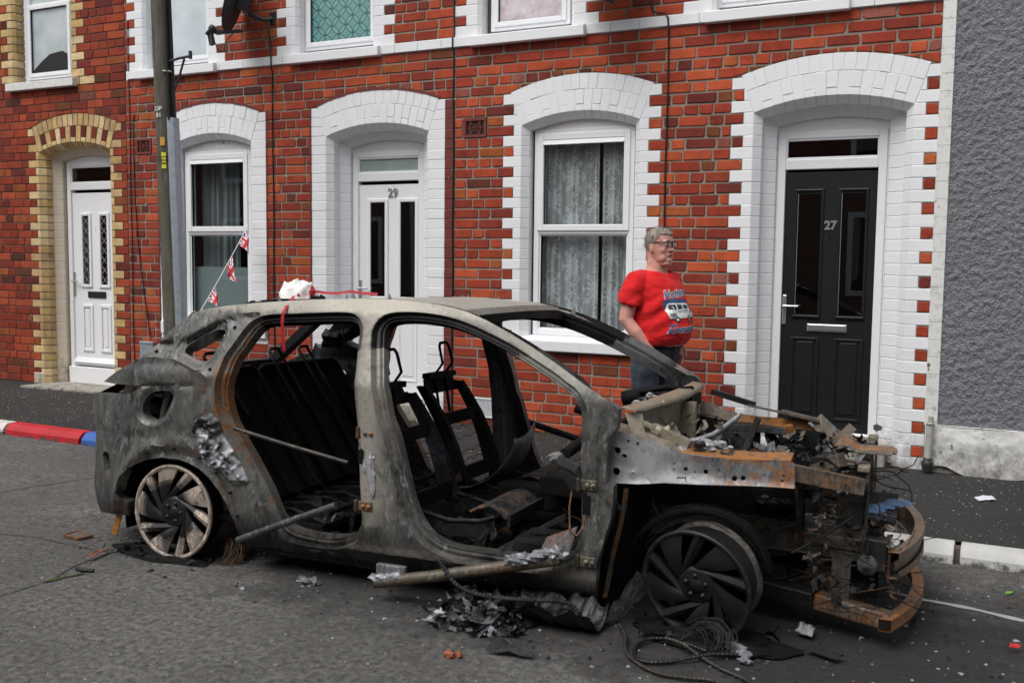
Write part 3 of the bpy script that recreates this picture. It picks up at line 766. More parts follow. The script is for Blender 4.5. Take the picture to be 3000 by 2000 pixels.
for xa, xb in ((-1.530, -1.325), (-1.215, -1.010)):
    part(L27, 'panel_moulding', 'black_door', lambda mb: (frame_rect(mb, xa, xb, 0.36, 0.975, 0.02, YD + .010, YD + .022), mb.box(xa + .04, xb - .04, YD + .013, YD + .022, 0.41, 0.945)), 0.008)
part(L27, 'letter_plate', 'steel_bright', lambda mb: (mb.box(-1.416, -1.127, YD + .010, YD + .022, 1.020, 1.078), mb.box(-1.406, -1.137, YD + .004, YD + .012, 1.030, 1.072)), 0.003)
hd = part(L27, 'door_handle', 'steel_bright', lambda mb: (mb.box(-1.603, -1.571, YD + .008, YD + .022, 1.065, 1.290), mb.box(-1.596, -1.475, YD - .032, YD - .014, 1.198, 1.214), mb.box(-1.596, -1.580, YD - .03, YD + .01, 1.198, 1.214)), 0.006)
part(L27, 'door_studs', 'steel_bright', lambda mb: (mb.lathe([(0.0, -.004), (.009, -.004), (.009, .004)], (-1.276, YD + .02, 1.725), (0, -1, 0), 12), mb.lathe([(0.0, -.004), (.008, -.004), (.008, .004)], (-1.282, YD + .02, 1.262), (0, -1, 0), 12)))
digits(H27, '27', -1.272, 1.782, 0.088, YD + .016, 'steel_bright', 0.0035)
# 29: white door
F29 = door_frame(H29, D29, -5.19, YD, 2.498, 2.262, 'glass_frosted')
L29 = part(H29, 'front_door', 'upvc', lambda mb: mb.box(-5.523, -4.862, YD + .02, YD + .06, 0.272, 2.200), 0.004, label='white door with two narrow dark glass panels')
for xa, xb in ((-5.390, -5.228), (-5.060, -4.900)):
    part(L29, 'door_glass', 'glass_dark', lambda mb: mb.add([(xa, YD + .018, 1.175), (xb, YD + .018, 1.175), (xb, YD + .018, 2.04), (xa, YD + .018, 2.04)], [(0, 1, 2, 3)]))
    part(L29, 'glass_backing', 'rubber', lambda mb: mb.add([(xa, YD + .0195, 1.175), (xb, YD + .0195, 1.175), (xb, YD + .0195, 2.04), (xa, YD + .0195, 2.04)], [(0, 1, 2, 3)]))
    part(L29, 'panel_moulding', 'upvc', lambda mb: (frame_rect(mb, xa - .034, xb + .034, 1.14, 2.074, 0.036, YD + .006, YD + .022)), 0.008)
    part(L29, 'panel_moulding', 'upvc', lambda mb: (frame_rect(mb, xa - .02, xb + .02, 0.40, 1.0, 0.016, YD + .013, YD + .022), mb.box(xa + .02, xb - .02, YD + .014, YD + .022, .45, .95)), 0.006)
part(L29, 'door_handle', 'steel_bright', lambda mb: (mb.box(-5.518, -5.490, YD + .006, YD + .022, 1.10, 1.33), mb.box(-5.512, -5.400, YD - .034, YD - .016, 1.238, 1.254), mb.box(-5.512, -5.497, YD - .03, YD + .01, 1.238, 1.254)), 0.006)
digits(H29, '29', -5.142, 2.088, 0.110, YD + .014, 'steel_bright', 0.002)
# 31: older white door
F31 = door_frame(H31, D31, -9.055, YD, 2.535, 2.262, 'glass_dark')
L31 = part(H31, 'front_door', 'upvc', lambda mb: (mb.box(-9.388, -8.722, YD + .02, YD + .06, 0.30, 2.200), mb.box(-9.44, -8.67, YD - .03, YD + .05, Z0, 0.285)), 0.004, label='older white panelled door with leaded glass')
for xa, xb in ((-9.225, -9.125), (-8.945, -8.845)):
    part(L31, 'door_glass', 'glass_dark', lambda mb: mb.add([(xa, YD + .017, 1.20), (xb, YD + .017, 1.20), (xb, YD + .017, 1.95), (xa, YD + .017, 1.95)], [(0, 1, 2, 3)]))
    part(L31, 'glass_backing', 'rubber', lambda mb: mb.add([(xa, YD + .0185, 1.20), (xb, YD + .0185, 1.20), (xb, YD + .0185, 1.95), (xa, YD + .0185, 1.95)], [(0, 1, 2, 3)]))
    def lead(mb):
        for k in range(7):
            z = 1.20 + k * 0.107
            for s_ in (1, -1):
                xs, xe = (xa, xb) if s_ > 0 else (xb, xa)
                mb.obox((xs, YD + .016, z), (xe, YD + .016, z + 0.107), 0.004, 0.004, (0, 1, 0), (0.35, 0.35, 0.37))
    part(L31, 'leading', 'tinted', lead)
    part(L31, 'panel_moulding', 'upvc', lambda mb: frame_rect(mb, xa - .036, xb + .036, 1.165, 1.985, 0.036, YD + .004, YD + .022), 0.009)
    part(L31, 'panel_moulding', 'upvc', lambda mb: (frame_rect(mb, xa - .036, xb + .036, 0.46, 0.98, 0.034, YD + .006, YD + .022), mb.box(xa + .02, xb - .02, YD + .012, YD + .022, .51, .93)), 0.009)
part(L31, 'letter_plate', 'rubber', lambda mb: (mb.box(-9.16, -8.885, YD + .008, YD + .022, 1.055, 1.125)), 0.004)
part(L31, 'door_handle', 'steel_bright', lambda mb: (mb.box(-9.383, -9.355, YD + .006, YD + .022, 1.07, 1.34), mb.box(-9.377, -9.27, YD - .034, YD - .016, 1.226, 1.242)), 0.006)
part(L31, 'weather_bar', 'upvc', lambda mb: mb.prism([(YD - .012, 0.335), (YD + .03, 0.335), (YD + .03, 0.385), (YD + .01, 0.385)], 'x', -9.38, -8.73), 0.003)
# stone steps under the doors
part(H27, 'door_step', 'stone_step', lambda mb: mb.box(-1.72, -0.80, -0.02, 0.32, Z0 - .05, 0.232), 0.012)
part(H29, 'door_step', 'stone_step', lambda mb: mb.box(-5.63, -4.70, -0.02, 0.32, Z0 - .05, 0.232), 0.012)
part(H31, 'door_step', 'stone_step', lambda mb: mb.prism([(-9.62, -0.30), (-8.40, -0.22), (-8.50, 0.2), (-9.53, 0.2)], 'z', Z0 - .05, 0.108), 0.008)
part(H31, 'painted_plinth', 'cream_paint', lambda mb: mb.box(-9.776, -9.615, -0.006, 0.10, Z0 - .03, Z0 + .12), 0.01)
part(H29, 'plinth_block', 'white_paint_dirty', lambda mb: mb.box(-4.72, -4.46, -0.04, 0.05, Z0 - .03, Z0 + .11), 0.015)

# rendered house on the right ---------------------------------------
GR = empty('rendered_house', (1.5, 0, Z0), 'grey pebbledashed house end with flaking white plinth beside door 27', 'house')
def mat_dash():
    m = NT('pebbledash'); g = m.n('ShaderNodeNewGeometry').outputs['Position']
    n = m.noise(g, 62.0, 6, 0.72); v = m.n('ShaderNodeTexVoronoi', Vector=g, Scale=60.0).outputs['Distance']
    c = m.mix(m.noise(g, 1.7, 4), (0.225, 0.232, 0.255), (0.30, 0.306, 0.33))
    c = m.mix(m.ramp(n, [(0.42, 0.5), (0.60, 0.0)]), c, (0.12, 0.124, 0.137))
    m.bsdf(c, 0.8, 0, m.bump(m.math('SUBTRACT', n, m.math('MULTIPLY', v, 0.5)), 0.9, 0.02), 0.35)
mat_dash()
def dash(mb):
    nx, nz = 200, 420; X0, X1, ZA, ZB = -0.468, 2.4, 0.415, 4.95
    xs = np.concatenate([np.linspace(X0, 0.75, 150), np.linspace(0.78, X1, 50)])
    pts = []
    for j in range(nz):
        z = ZA + (ZB - ZA) * j / (nz - 1)
        for x in xs:
            p = Vector((x * 34, 0.3, z * 34)); d = mnoise.noise(p) + 0.6 * mnoise.noise(p * 2.3)
            pts.append((x, -0.012 - 0.011 * max(-0.4, d), z))
    n = len(xs); mb.add(pts, [(j * n + i, j * n + i + 1, (j + 1) * n + i + 1, (j + 1) * n + i) for j in range(nz - 1) for i in range(n - 1)], (1, 1, 1), True)
part(GR, 'render_coat', 'pebbledash', dash)
def plinth(mb):
    xs = np.linspace(-0.54, 2.4, 130); pts = []
    rows = 24
    for j in range(rows):
        for x in xs:
            top = 0.425 + 0.006 * math.sin(x * 9); bot = 0.085 + 0.03 * max(0, mnoise.noise((x * 5, 1, 0))) + (0.06 * math.exp(-((x + 0.42) / 0.1) ** 2))
            z = bot + (top - bot) * j / (rows - 1)
            pts.append((x, -0.030 - 0.010 * mnoise.noise((x * 8, 0, z * 8)) - 0.004 * mnoise.noise((x * 30, 0, z * 30)), z))
    n = len(xs); mb.add(pts, [(j * n + i, j * n + i + 1, (j + 1) * n + i + 1, (j + 1) * n + i) for j in range(rows - 1) for i in range(n - 1)], (1, 1, 1), True)
    mb.add([(-0.54, -0.03, .425), (2.4, -0.03, .425), (2.4, 0.0, .428), (-0.54, 0.0, .428)], [(0, 1, 2, 3)])
part(GR, 'plinth', 'white_paint_dirty', plinth)
part(GR, 'wall_core', 'stone_step', lambda mb: mb.box(-0.545, 2.4, 0.0, 0.3, Z0 - .1, TOP))
part(GR, 'edge_band', 'white_paint_dirty', lambda mb: [mb.add([(-0.548, -0.022, z), (-0.466, -0.026, z), (-0.466, -0.026, z + .118), (-0.548, -0.022, z + .118), (-0.548, 0.02, z), (-0.548, 0.02, z + .118), (-0.460, 0.0, z), (-0.460, 0.0, z + .118)],
     [(0, 1, 2, 3), (4, 0, 3, 5), (1, 6, 7, 2)]) for z in np.arange(0.42, 4.9, 0.12)])
# backing so that no sky shows between the houses' skins
part(H27, 'wall_core', 'mortar_dark', lambda mb: (mb.box(-4.36, -3.75, .13, .3, 0, TOP), mb.box(-2.66, -1.84, .13, .3, 0, TOP), mb.box(-0.68, -0.54, .13, .3, 0, TOP), mb.box(-4.36, -0.54, .33, .4, 2.75, 3.4), mb.box(-3.75, -2.66, .13, .3, 0, .88)))
# ------------------------------------------------------------------ ground
def mat_road():
    m = NT('concrete_road'); g = m.n('ShaderNodeNewGeometry').outputs['Position']
    n1 = m.noise(g, 1.1, 6, 0.6); n2 = m.noise(g, 30.0, 7, 0.75); v = m.n('ShaderNodeTexVoronoi', Vector=g, Scale=52.0)
    c = m.mix(m.ramp(n2, [(0.38, 0.0), (0.62, 1.0)]), (0.044, 0.0435, 0.042), (0.205, 0.200, 0.188))
    c = m.mix(m.ramp(n1, [(0.35, 0.0), (0.7, 1.0)]), m.mix(0.5, c, (0.070, 0.069, 0.067)), c)
    ag = m.math('LESS_THAN', v.outputs['Distance'], 0.30)
    ac = m.ramp(m.n('ShaderNodeSeparateColor', Color=v.outputs['Color']).outputs[0], [(0.0, (0.03, 0.032, 0.04)), (0.45, (0.09, 0.085, 0.075)), (0.72, (0.16, 0.145, 0.12)), (0.88, (0.15, 0.075, 0.05)), (1.0, (0.25, 0.245, 0.23))])
    c = m.mix(m.math('MULTIPLY', ag, 0.7), c, ac)
    pt_ = m.noise(g, 0.55, 5, 0.6, 0.6); c = m.mix(m.ramp(pt_, [(0.46, 0.0), (0.56, 0.45)]), c, m.mix(0.5, c, (0.03, 0.03, 0.03)))
    c = m.mix(m.ramp(m.noise(g, 3.3, 8, 0.75), [(0.60, 0.0), (0.72, 0.35)]), c, (0.27, 0.265, 0.25))
    # soot burnt into the surface round the wreck
    s = m.sep(g); dx = m.math('DIVIDE', m.math('ADD', s[0], 1.75), 2.9); dy = m.math('DIVIDE', m.math('ADD', s[1], 2.95), 1.25)
    rr = m.math('SQRT', m.math('ADD', m.math('MULTIPLY', dx, dx), m.math('MULTIPLY', dy, dy)))
    soot = m.ramp(m.math('ADD', rr, m.math('MULTIPLY', m.math('SUBTRACT', m.noise(g, 2.6, 6, 0.65), 0.5), 0.9)), [(0.55, 0.93), (0.85, 0.45), (1.15, 0.0)])
    ex = m.math('DIVIDE', m.math('ADD', s[0], 0.75), 1.25); ey = m.math('DIVIDE', m.math('ADD', s[1], 3.25), 0.95)
    r2 = m.math('ADD', m.math('SQRT', m.math('ADD', m.math('MULTIPLY', ex, ex), m.math('MULTIPLY', ey, ey))), m.math('MULTIPLY', m.math('SUBTRACT', m.noise(g, 3.4, 7, 0.7), 0.5), 1.1))
    soot = m.math('MAXIMUM', soot, m.ramp(r2, [(0.60, 0.88), (0.95, 0.5), (1.30, 0.0)]))
    c = m.mix(soot, c, (0.016, 0.0155, 0.016))
    m.bsdf(c, m.math('SUBTRACT', 0.92, m.math('MULTIPLY', soot, 0.15)), 0, m.bump(m.math('ADD', n2, m.math('MULTIPLY', ag, 0.25)), 0.75, 0.012), 0.3)
mat_road()
def mat_pave():
    m = NT('asphalt_pavement'); g = m.n('ShaderNodeNewGeometry').outputs['Position']
    n2 = m.noise(g, 75.0, 5, 0.7); n1 = m.noise(g, 1.6, 5, 0.6)
    c = m.mix(m.ramp(n2, [(0.36, 0.0), (0.68, 1.0)]), (0.014, 0.0138, 0.0135), (0.056, 0.054, 0.051))
    c = m.mix(m.ramp(n1, [(0.40, 0.0), (0.70, 0.6)]), c, (0.018, 0.018, 0.018))
    v = m.n('ShaderNodeTexVoronoi', Vector=g, Scale=55.0)
    sp = m.math('MULTIPLY', m.math('LESS_THAN', v.outputs['Distance'], 0.10), m.math('GREATER_THAN', m.n('ShaderNodeSeparateColor', Color=v.outputs['Color']).outputs[0], 0.86))
    c = m.mix(sp, c, (0.40, 0.40, 0.38))
    m.bsdf(c, 0.85, 0, m.bump(n2, 0.8, 0.01), 0.3)
mat_pave()
def grid_sheet(name, mat, x0, x1, y0, y1, z, nx, ny, amp=0.0, sc=1.0, slope=0.0):
    mb = MB(); pts = []
    for j in range(ny + 1):
        for i in range(nx + 1):
            x = x0 + (x1 - x0) * i / nx; y = y0 + (y1 - y0) * j / ny
            pts.append((x, y, z + slope * (y - y0) + amp * mnoise.noise((x * sc, y * sc, z))))
    n = nx + 1; mb.add(pts, [(j * n + i, j * n + i + 1, (j + 1) * n + i + 1, (j + 1) * n + i) for j in range(ny) for i in range(nx)], (1, 1, 1), True)
    return tag(mb.build(name, MATS[mat]), kind='structure')
RS = 0.0225                                               # road falls to the gutter
def road_z(y): return -RS * max(0.0, y + 3.85)
KY = -1.77; KZ = road_z(KY)
mb = MB(); ys = [-60, -3.85, KY + 0.02]
mb.add([(x, y, road_z(y)) for y in ys for x in (-60, 60)], [(0, 1, 3, 2), (2, 3, 5, 4)], (1, 1, 1), True)
road = tag(mb.build('road', MATS['concrete_road']), kind='structure')
pav = grid_sheet('pavement', 'asphalt_pavement', -30, 30, KY + 0.142, 0.34, KZ + 0.090, 150, 10, 0.004, 2.2, (0.095 - KZ - 0.09) / 1.66)
def pav_z(y): return KZ + 0.09 + (0.095 - KZ - 0.09) / 1.66 * (y - KY - 0.115)
# kerb of painted stones
kerb = tag(empty('kerb', (0, KY, KZ)), kind='structure')
def mat_kerb(name, col, rough=0.6, wear=0.58):
    m = NT(name); g = m.n('ShaderNodeNewGeometry').outputs['Position']; z = m.sep(g)[2]
    w = m.math('ADD', m.noise(g, 16, 7, 0.7), m.math('MULTIPLY', m.math('SUBTRACT', 0.0, z), 5.5))
    c = m.mix(m.ramp(m.noise(g, 5, 5), [(0.3, 0.0), (0.7, 1.0)]), tuple(x * 0.7 for x in col), col)
    c = m.mix(m.ramp(w, [(wear, 0.0), (wear + 0.14, 0.92)]), c, (0.055, 0.052, 0.047))
    m.bsdf(c, rough, 0, m.bump(m.noise(g, 60, 5, 0.7), 0.35, 0.006), 0.4)
mat_kerb('kerb_white', (0.62, 0.62, 0.58), wear=0.56); mat_kerb('kerb_red', lin(190, 34, 44), wear=0.66); mat_kerb('kerb_blue', lin(52, 96, 172), wear=0.60); mat_kerb('kerb_worn', (0.56, 0.56, 0.54), 0.8, 0.60)
seq = ['kerb_white', 'kerb_red', 'kerb_blue']
for k in range(-10, 14):
    xa = -7.86 + 0.955 * k; mt = 'kerb_worn' if k >= 7 else seq[(k + 1) % 3]
    h = 0.094 + rng.uniform(-.003, .003)
    prof = [(KY + a_, KZ + b_) for a_, b_ in ((-.008, -.05), (.002, .045), (.025, h - .022), (.045, h - .004), (.07, h), (.145, h), (.145, -.05))]
    part(kerb, 'kerb_stone', mt, lambda mb: mb.prism([(p[0] + rng.uniform(-.001, .001), p[1]) for p in prof], 'x', xa + 0.005, xa + 0.929), 0.008)
part(kerb, 'kerb_bed', 'mortar_dark', lambda mb: mb.box(-17, 6, KY + .055, KY + .14, KZ - .05, KZ + .070))
# ------------------------------------------------------------------ burnt-out car
# local axes: u forward (towards the right), v across (towards the houses), w up; near body side at v = 0
CAR = empty('burnt_car', (0, 0, 0), 'burnt-out rusting shell of a car standing on bare wheel rims', 'car')
_yaw, _roll = math.radians(5.0), math.radians(2.0)
_U = Vector((math.cos(_yaw), math.sin(_yaw), 0)); _V0 = Vector((-math.sin(_yaw), math.cos(_yaw), 0)); _Z = Vector((0, 0, 1))
_V = _V0 * math.cos(_roll) - _Z * math.sin(_roll); _Wc = _V0 * math.sin(_roll) + _Z * math.cos(_roll)
_O = Vector((-3.758, -3.847, 0.0))
CARM = Matrix(((_U.x, _V.x, _Wc.x, _O.x), (_U.y, _V.y, _Wc.y, _O.y), (_U.z, _V.z, _Wc.z, _O.z), (0, 0, 0, 1)))
CAR.matrix_world = CARM
VW = 1.72

def mat_burnt(name, g1, g2, ash, rust1, rust2, soot=(0.007, 0.007, 0.0075), rough=0.48, streak=(5.0, 5.0, 1.8), spec=0.55):
    """heat-scaled steel: attribute tint = (soot, rust, ash) amounts, broken up by noise"""
    m = NT(name); co = m.coord('Object'); cs = m.coord('Object', streak)
    t = m.n('ShaderNodeSeparateColor', Color=m.attr()).outputs
    n1 = m.noise(cs, 1.9, 10, 0.74, 1.2); n2 = m.noise(co, 14.0, 9, 0.76, 0.8); n3 = m.noise(co, 4.6, 9, 0.72, 1.3); n4 = m.noise(co, 60.0, 5, 0.7)
    c = m.mix(m.ramp(n1, [(0.40, 0.0), (0.58, 1.0)]), g1, g2)
    c = m.mix(m.ramp(n3, [(0.52, 0.0), (0.60, 0.75)]), c, (0.062, 0.074, 0.094))
    c = m.mix(m.ramp(m.noise(cs, 4.6, 10, 0.75, 1.6), [(0.53, 0.0), (0.61, 0.85)]), c, (0.016, 0.016, 0.015))
    c = m.mix(m.ramp(m.noise(cs, 6.2, 10, 0.76, 1.5), [(0.54, 0.0), (0.62, 0.8)]), c, tuple(min(1, x * 2.3 + .02) for x in g2))
    fa = m.math('MULTIPLY', t[2], m.ramp(m.math('ADD', n2, m.math('MULTIPLY', t[2], 0.28)), [(0.46, 0.0), (0.68, 1.0)]))
    c = m.mix(m.math('MULTIPLY', fa, 1.0, clamp=True), c, m.mix(n4, tuple(x * 0.66 for x in ash), ash))
    fr = m.ramp(m.math('ADD', m.math('MULTIPLY', n2, 0.6), m.math('MULTIPLY', m.math('ADD', n3, t[1]), 0.42)), [(0.67, 0.0), (0.77, 1.0)])
    fr = m.math('MULTIPLY', fr, m.math('MULTIPLY', t[1], 3.0, clamp=True))
    c = m.mix(fr, c, m.mix(m.ramp(n4, [(0.35, 0.0), (0.65, 1.0)]), rust1, rust2))
    fs = m.ramp(m.math('ADD', m.math('MULTIPLY', n2, 0.6), t[0]), [(0.48, 0.0), (0.80, 1.0)])
    c = m.mix(fs, c, soot)
    nm = m.bump(n4, 0.22, 0.004, m.bump(n2, 0.35, 0.006))
    m.bsdf(c, m.math('ADD', m.math('MULTIPLY', n2, 0.3), rough - 0.15), 0.2, nm, spec)
R1, R2 = (0.13, 0.048, 0.016), (0.34, 0.135, 0.030)
mat_burnt('burnt_panel', (0.020, 0.022, 0.024), (0.108, 0.108, 0.100), (0.50, 0.47, 0.40), R1, R2)
mat_burnt('burnt_bluegrey', (0.050, 0.057, 0.065), (0.145, 0.157, 0.170), (0.50, 0.49, 0.50), R1, R2)
mat_burnt('burnt_tan', (0.045, 0.040, 0.030), (0.135, 0.115, 0.080), (0.52, 0.46, 0.34), R1, (0.42, 0.19, 0.05))
mat_burnt('rusty', (0.050, 0.040, 0.032), (0.135, 0.108, 0.084), (0.45, 0.38, 0.30), (0.22, 0.075, 0.018), (0.47, 0.20, 0.045))
mat_burnt('charred', (0.006, 0.006, 0.0064), (0.016, 0.016, 0.017), (0.25, 0.25, 0.25), R1, R2, (0.005, 0.005, 0.005), 0.75, spec=0.22)
mat_burnt('molten_metal', (0.07, 0.073, 0.08), (0.21, 0.218, 0.24), (0.48, 0.49, 0.52), R1, R2, (0.010, 0.010, 0.011), 0.42, (9, 9, 9))
mat_burnt('alloy', (0.27, 0.225, 0.185), (0.36, 0.30, 0.25), (0.6, 0.55, 0.5), R1, R2, (0.010, 0.010, 0.011), 0.48)

def cpart(name, mat, fn, parent=None, bevel=0.0, tint=None, fix=False, smooth=None, label=None, weld=False):
    mb = MB(); fn(mb)
    if tint is not None: mb.t = [tint if t == (1, 1, 1) else t for t in mb.t]
    o = mb.build(name, MATS[mat], parent or CAR, bevel=bevel, fix=fix, smooth=smooth, weld=weld)
    if label: o['label'] = label
    return o

def Sv(u, w):
    v = 0.0
    if w < 0.30: v += 0.035 * ((0.30 - w) / 0.15) ** 2
    if w > 0.95: v += (w - 0.95) * 0.38
    if u < -0.2:
        x = -0.2 - u; v += 0.8 * x * x if x < 0.45 else 0.162 + 0.72 * (x - 0.45)
    return v
TOPL = [(-0.248, .993), (-0.197, 1.021), (-0.128, 1.092), (-0.094, 1.131), (-0.051, 1.173), (0.009, 1.22), (0.049, 1.252), (0.097, 1.268), (0.236, 1.292), (0.411, 1.312), (0.61, 1.328), (0.731, 1.337), (0.952, 1.347), (1.167, 1.348), (1.356, 1.338), (1.439, 1.328), (1.5, 1.318), (1.561, 1.304), (1.656, 1.272)]
OUTL = [(-0.487, .876)] + TOPL + [(1.784, 1.218), (1.909, 1.157), (2.032, 1.092), (2.152, 1.022), (2.238, .976), (2.295, .944), (2.318, .925), (2.318, .898), (2.312, .842), (2.272, .80), (2.273, .615), (2.306, .605), (2.308, .55), (2.300, .47), (2.275, .385), (2.248, .277), (2.234, .162), (2.216, .077), (2.001, .088), (1.769, .095), (1.432, .090), (1.071, .080), (.87, .082), (.75, .083), (.565, .089), (.439, .096), (.436, .127), (.422, .168), (.388, .248), (.352, .327), (.304, .392), (.248, .446), (.191, .484), (.124, .511), (.056, .524), (-.046, .524), (-.143, .504), (-.215, .473), (-.275, .433), (-.311, .404), (-.332, .361), (-.341, .315), (-.315, .284), (-.27, .273), (-.272, .199), (-.405, .187), (-.585, .165), (-.607, .243), (-.628, .274), (-.635, .338), (-.60, .409), (-.606, .515), (-.605, .587), (-.625, .65), (-.66, .716), (-.655, .761), (-.57, .808), (-.286, .829), (-.25, .836), (-.217, .85), (-.167, .879), (-.369, .874)]
QWIN = [(.053, 1.092), (.094, 1.113), (.135, 1.145), (.211, 1.175), (.253, 1.174), (.263, 1.155), (.249, 1.11), (.216, 1.04), (.194, 1.017), (.157, 1.015), (.076, 1.039), (.035, 1.056)]
FUEL = [(-.119, .849), (-.062, .86), (-.005, .858), (.014, .842), (.001, .806), (-.023, .764), (-.048, .727), (-.092, .706), (-.15, .707), (-.185, .733), (-.189, .773), (-.164, .816)]
SLOT = [(-.505, .505), (-.435, .515), (-.41, .459), (-.40, .383), (-.455, .393), (-.48, .425)]
RDOOR = [(.443, 1.2), (.401, 1.14), (.38, 1.096), (.355, 1.056), (.338, 1.017), (.333, .974), (.324, .935), (.318, .9), (.316, .851), (.326, .802), (.344, .745), (.374, .698), (.405, .651), (.483, .543), (.541, .458), (.573, .408), (.611, .328), (.642, .273), (.699, .222), (.79, .208), (.905, .203), (1.009, .223), (1.073, .267), (1.09, .304), (1.085, .39), (1.072, .532), (1.063, .674), (1.058, .76), (1.048, .827), (1.039, .896), (1.034, .965), (1.025, 1.032), (1.013, 1.123), (1.008, 1.193), (.997, 1.22), (.971, 1.238), (.923, 1.242), (.814, 1.237), (.647, 1.226), (.507, 1.218)]
FDOOR = [(1.138, 1.181), (1.138, 1.208), (1.153, 1.236), (1.191, 1.25), (1.269, 1.255), (1.353, 1.253), (1.466, 1.24), (1.581, 1.21), (1.695, 1.169), (1.807, 1.122), (1.918, 1.067), (2.016, 1.018), (2.048, .996), (2.107, .965), (2.137, .924), (2.146, .891), (2.148, .763), (2.15, .65), (2.158, .477), (2.158, .398), (2.146, .338), (2.119, .287), (2.019, .247), (1.819, .238), (1.702, .24), (1.552, .243), (1.473, .268), (1.405, .328), (1.36, .402), (1.326, .499), (1.286, .636), (1.25, .757), (1.225, .80), (1.205, .884), (1.179, 1.005)]

def smooth_loop(P, step=0.018):
    """resample a closed polyline"""
    out = []
    for i in range(len(P)):
        a, b = P[i], P[(i + 1) % len(P)]; d = math.hypot(b[0] - a[0], b[1] - a[1]); n = max(1, int(round(d / step)))
        out += [(a[0] + (b[0] - a[0]) * k / n, a[1] + (b[1] - a[1]) * k / n) for k in range(n)]
    return out
def chaikin(P, n=1):
    for _ in range(n):
        Q = []
        for i in range(len(P)):
            a, b = P[i], P[(i + 1) % len(P)]
            Q += [(a[0] * .75 + b[0] * .25, a[1] * .75 + b[1] * .25), (a[0] * .25 + b[0] * .75, a[1] * .25 + b[1] * .75)]
        P = Q
    return P
def inside(pts, poly):
    x, y = pts[:, 0], pts[:, 1]; r = np.zeros(len(pts), bool); P = np.array(poly); Q = np.roll(P, -1, 0)
    for (x0, y0), (x1, y1) in zip(P, Q):
        c = ((y0 > y) != (y1 > y)); 
        if y1 != y0: r ^= c & (x < (x1 - x0) * (y - y0) / (y1 - y0) + x0)
    return r
def dist_to(pts, poly, closed=True):
    P = np.array(poly); Q = np.roll(P, -1, 0)
    if not closed: P, Q = P[:-1], Q[:-1]
    d = np.full(len(pts), 9.0)
    for a, b in zip(P, Q):
        ab = b - a; L = (ab @ ab) + 1e-12; t = np.clip(((pts - a) @ ab) / L, 0, 1)
        d = np.minimum(d, np.hypot(*(pts - (a + t[:, None] * ab)).T))
    return d
def cdt_plate(outer, holes, step=0.03, rings=()):
    """triangulate a plate with holes; returns 2D points and triangles"""
    loops = [smooth_loop(outer)] + [smooth_loop(h) for h in holes]
    A = np.array(outer); x0, y0 = A.min(0); x1, y1 = A.max(0)
    gx, gy = np.meshgrid(np.arange(x0, x1, step), np.arange(y0, y1, step)); g = np.stack([gx.ravel(), gy.ravel()], 1)
    g += rng.uniform(-.2, .2, g.shape) * step
    ok = inside(g, loops[0])
    for h in loops[1:]: ok &= ~inside(g, h)
    g = g[ok]
    if rings:
        extra = []
        for h in loops[1:]:
            P = np.array(h); T = np.roll(P, -1, 0) - np.roll(P, 1, 0); N = np.stack([T[:, 1], -T[:, 0]], 1); N /= np.linalg.norm(N, axis=1)[:, None] + 1e-9
            if inside(P[:1] + N[:1] * .002, h)[0]: N = -N
            for d in rings: extra.append(P + N * d)
        E = np.concatenate(extra); e_ok = inside(E, loops[0])
        for h in loops[1:]: e_ok &= ~inside(E, h)
        E = E[e_ok]; near = np.min([dist_to(E, l) for l in loops], 0); E = E[near > min(rings) * .8]
        g = g[np.min([dist_to(g, h) for h in loops[1:]], 0) > max(rings) + step * .5]; g = np.concatenate([g, E])
    dm = np.min([dist_to(g, l) for l in loops], 0); g = g[dm > (step * 0.45 if not rings else min(rings) * .7)]
    verts = []; edges = []
    for l in loops:
        b = len(verts); verts += l; edges += [(b + i, b + (i + 1) % len(l)) for i in range(len(l))]
    verts += [tuple(p) for p in g]
    vo, eo, fo, *_ = delaunay_2d_cdt([Vector(v) for v in verts], edges, [], 0, 1e-5)
    V2 = np.array([(v[0], v[1]) for v in vo]); F = np.array([f for f in fo if len(f) == 3])
    cen = V2[F].mean(1); ok = inside(cen, loops[0])
    for h in loops[1:]: ok &= ~inside(cen, h)
    return V2, F[ok]
def plate_obj(name, V3, F, tints, mats, parent=None, thick=0.0, offset=-1.0, flip=False, inner=1):
    me = bpy.data.meshes.new(name); me.from_pydata([tuple(v) for v in V3], [], [tuple(int(i) for i in (f[::-1] if flip else f)) for f in F])
    for m_ in mats: me.materials.append(MATS[m_])
    me.polygons.foreach_set('use_smooth', [True] * len(me.polygons))
    at = me.color_attributes.new('tint', 'FLOAT_COLOR', 'POINT'); c = np.ones((len(V3), 4), np.float32); c[:, :3] = tints; at.data.foreach_set('color', c.ravel())
    o = bpy.data.objects.new(name, me); COL.objects.link(o); o.parent = parent or CAR
    if thick:
        md = o.modifiers.new('thickness', 'SOLIDIFY'); md.thickness = thick; md.offset = offset; md.use_rim = True
        md.use_even_offset = False
        if len(mats) > 1: md.material_offset = inner
        es = o.modifiers.new('edges', 'EDGE_SPLIT'); es.split_angle = math.radians(38)
    return o

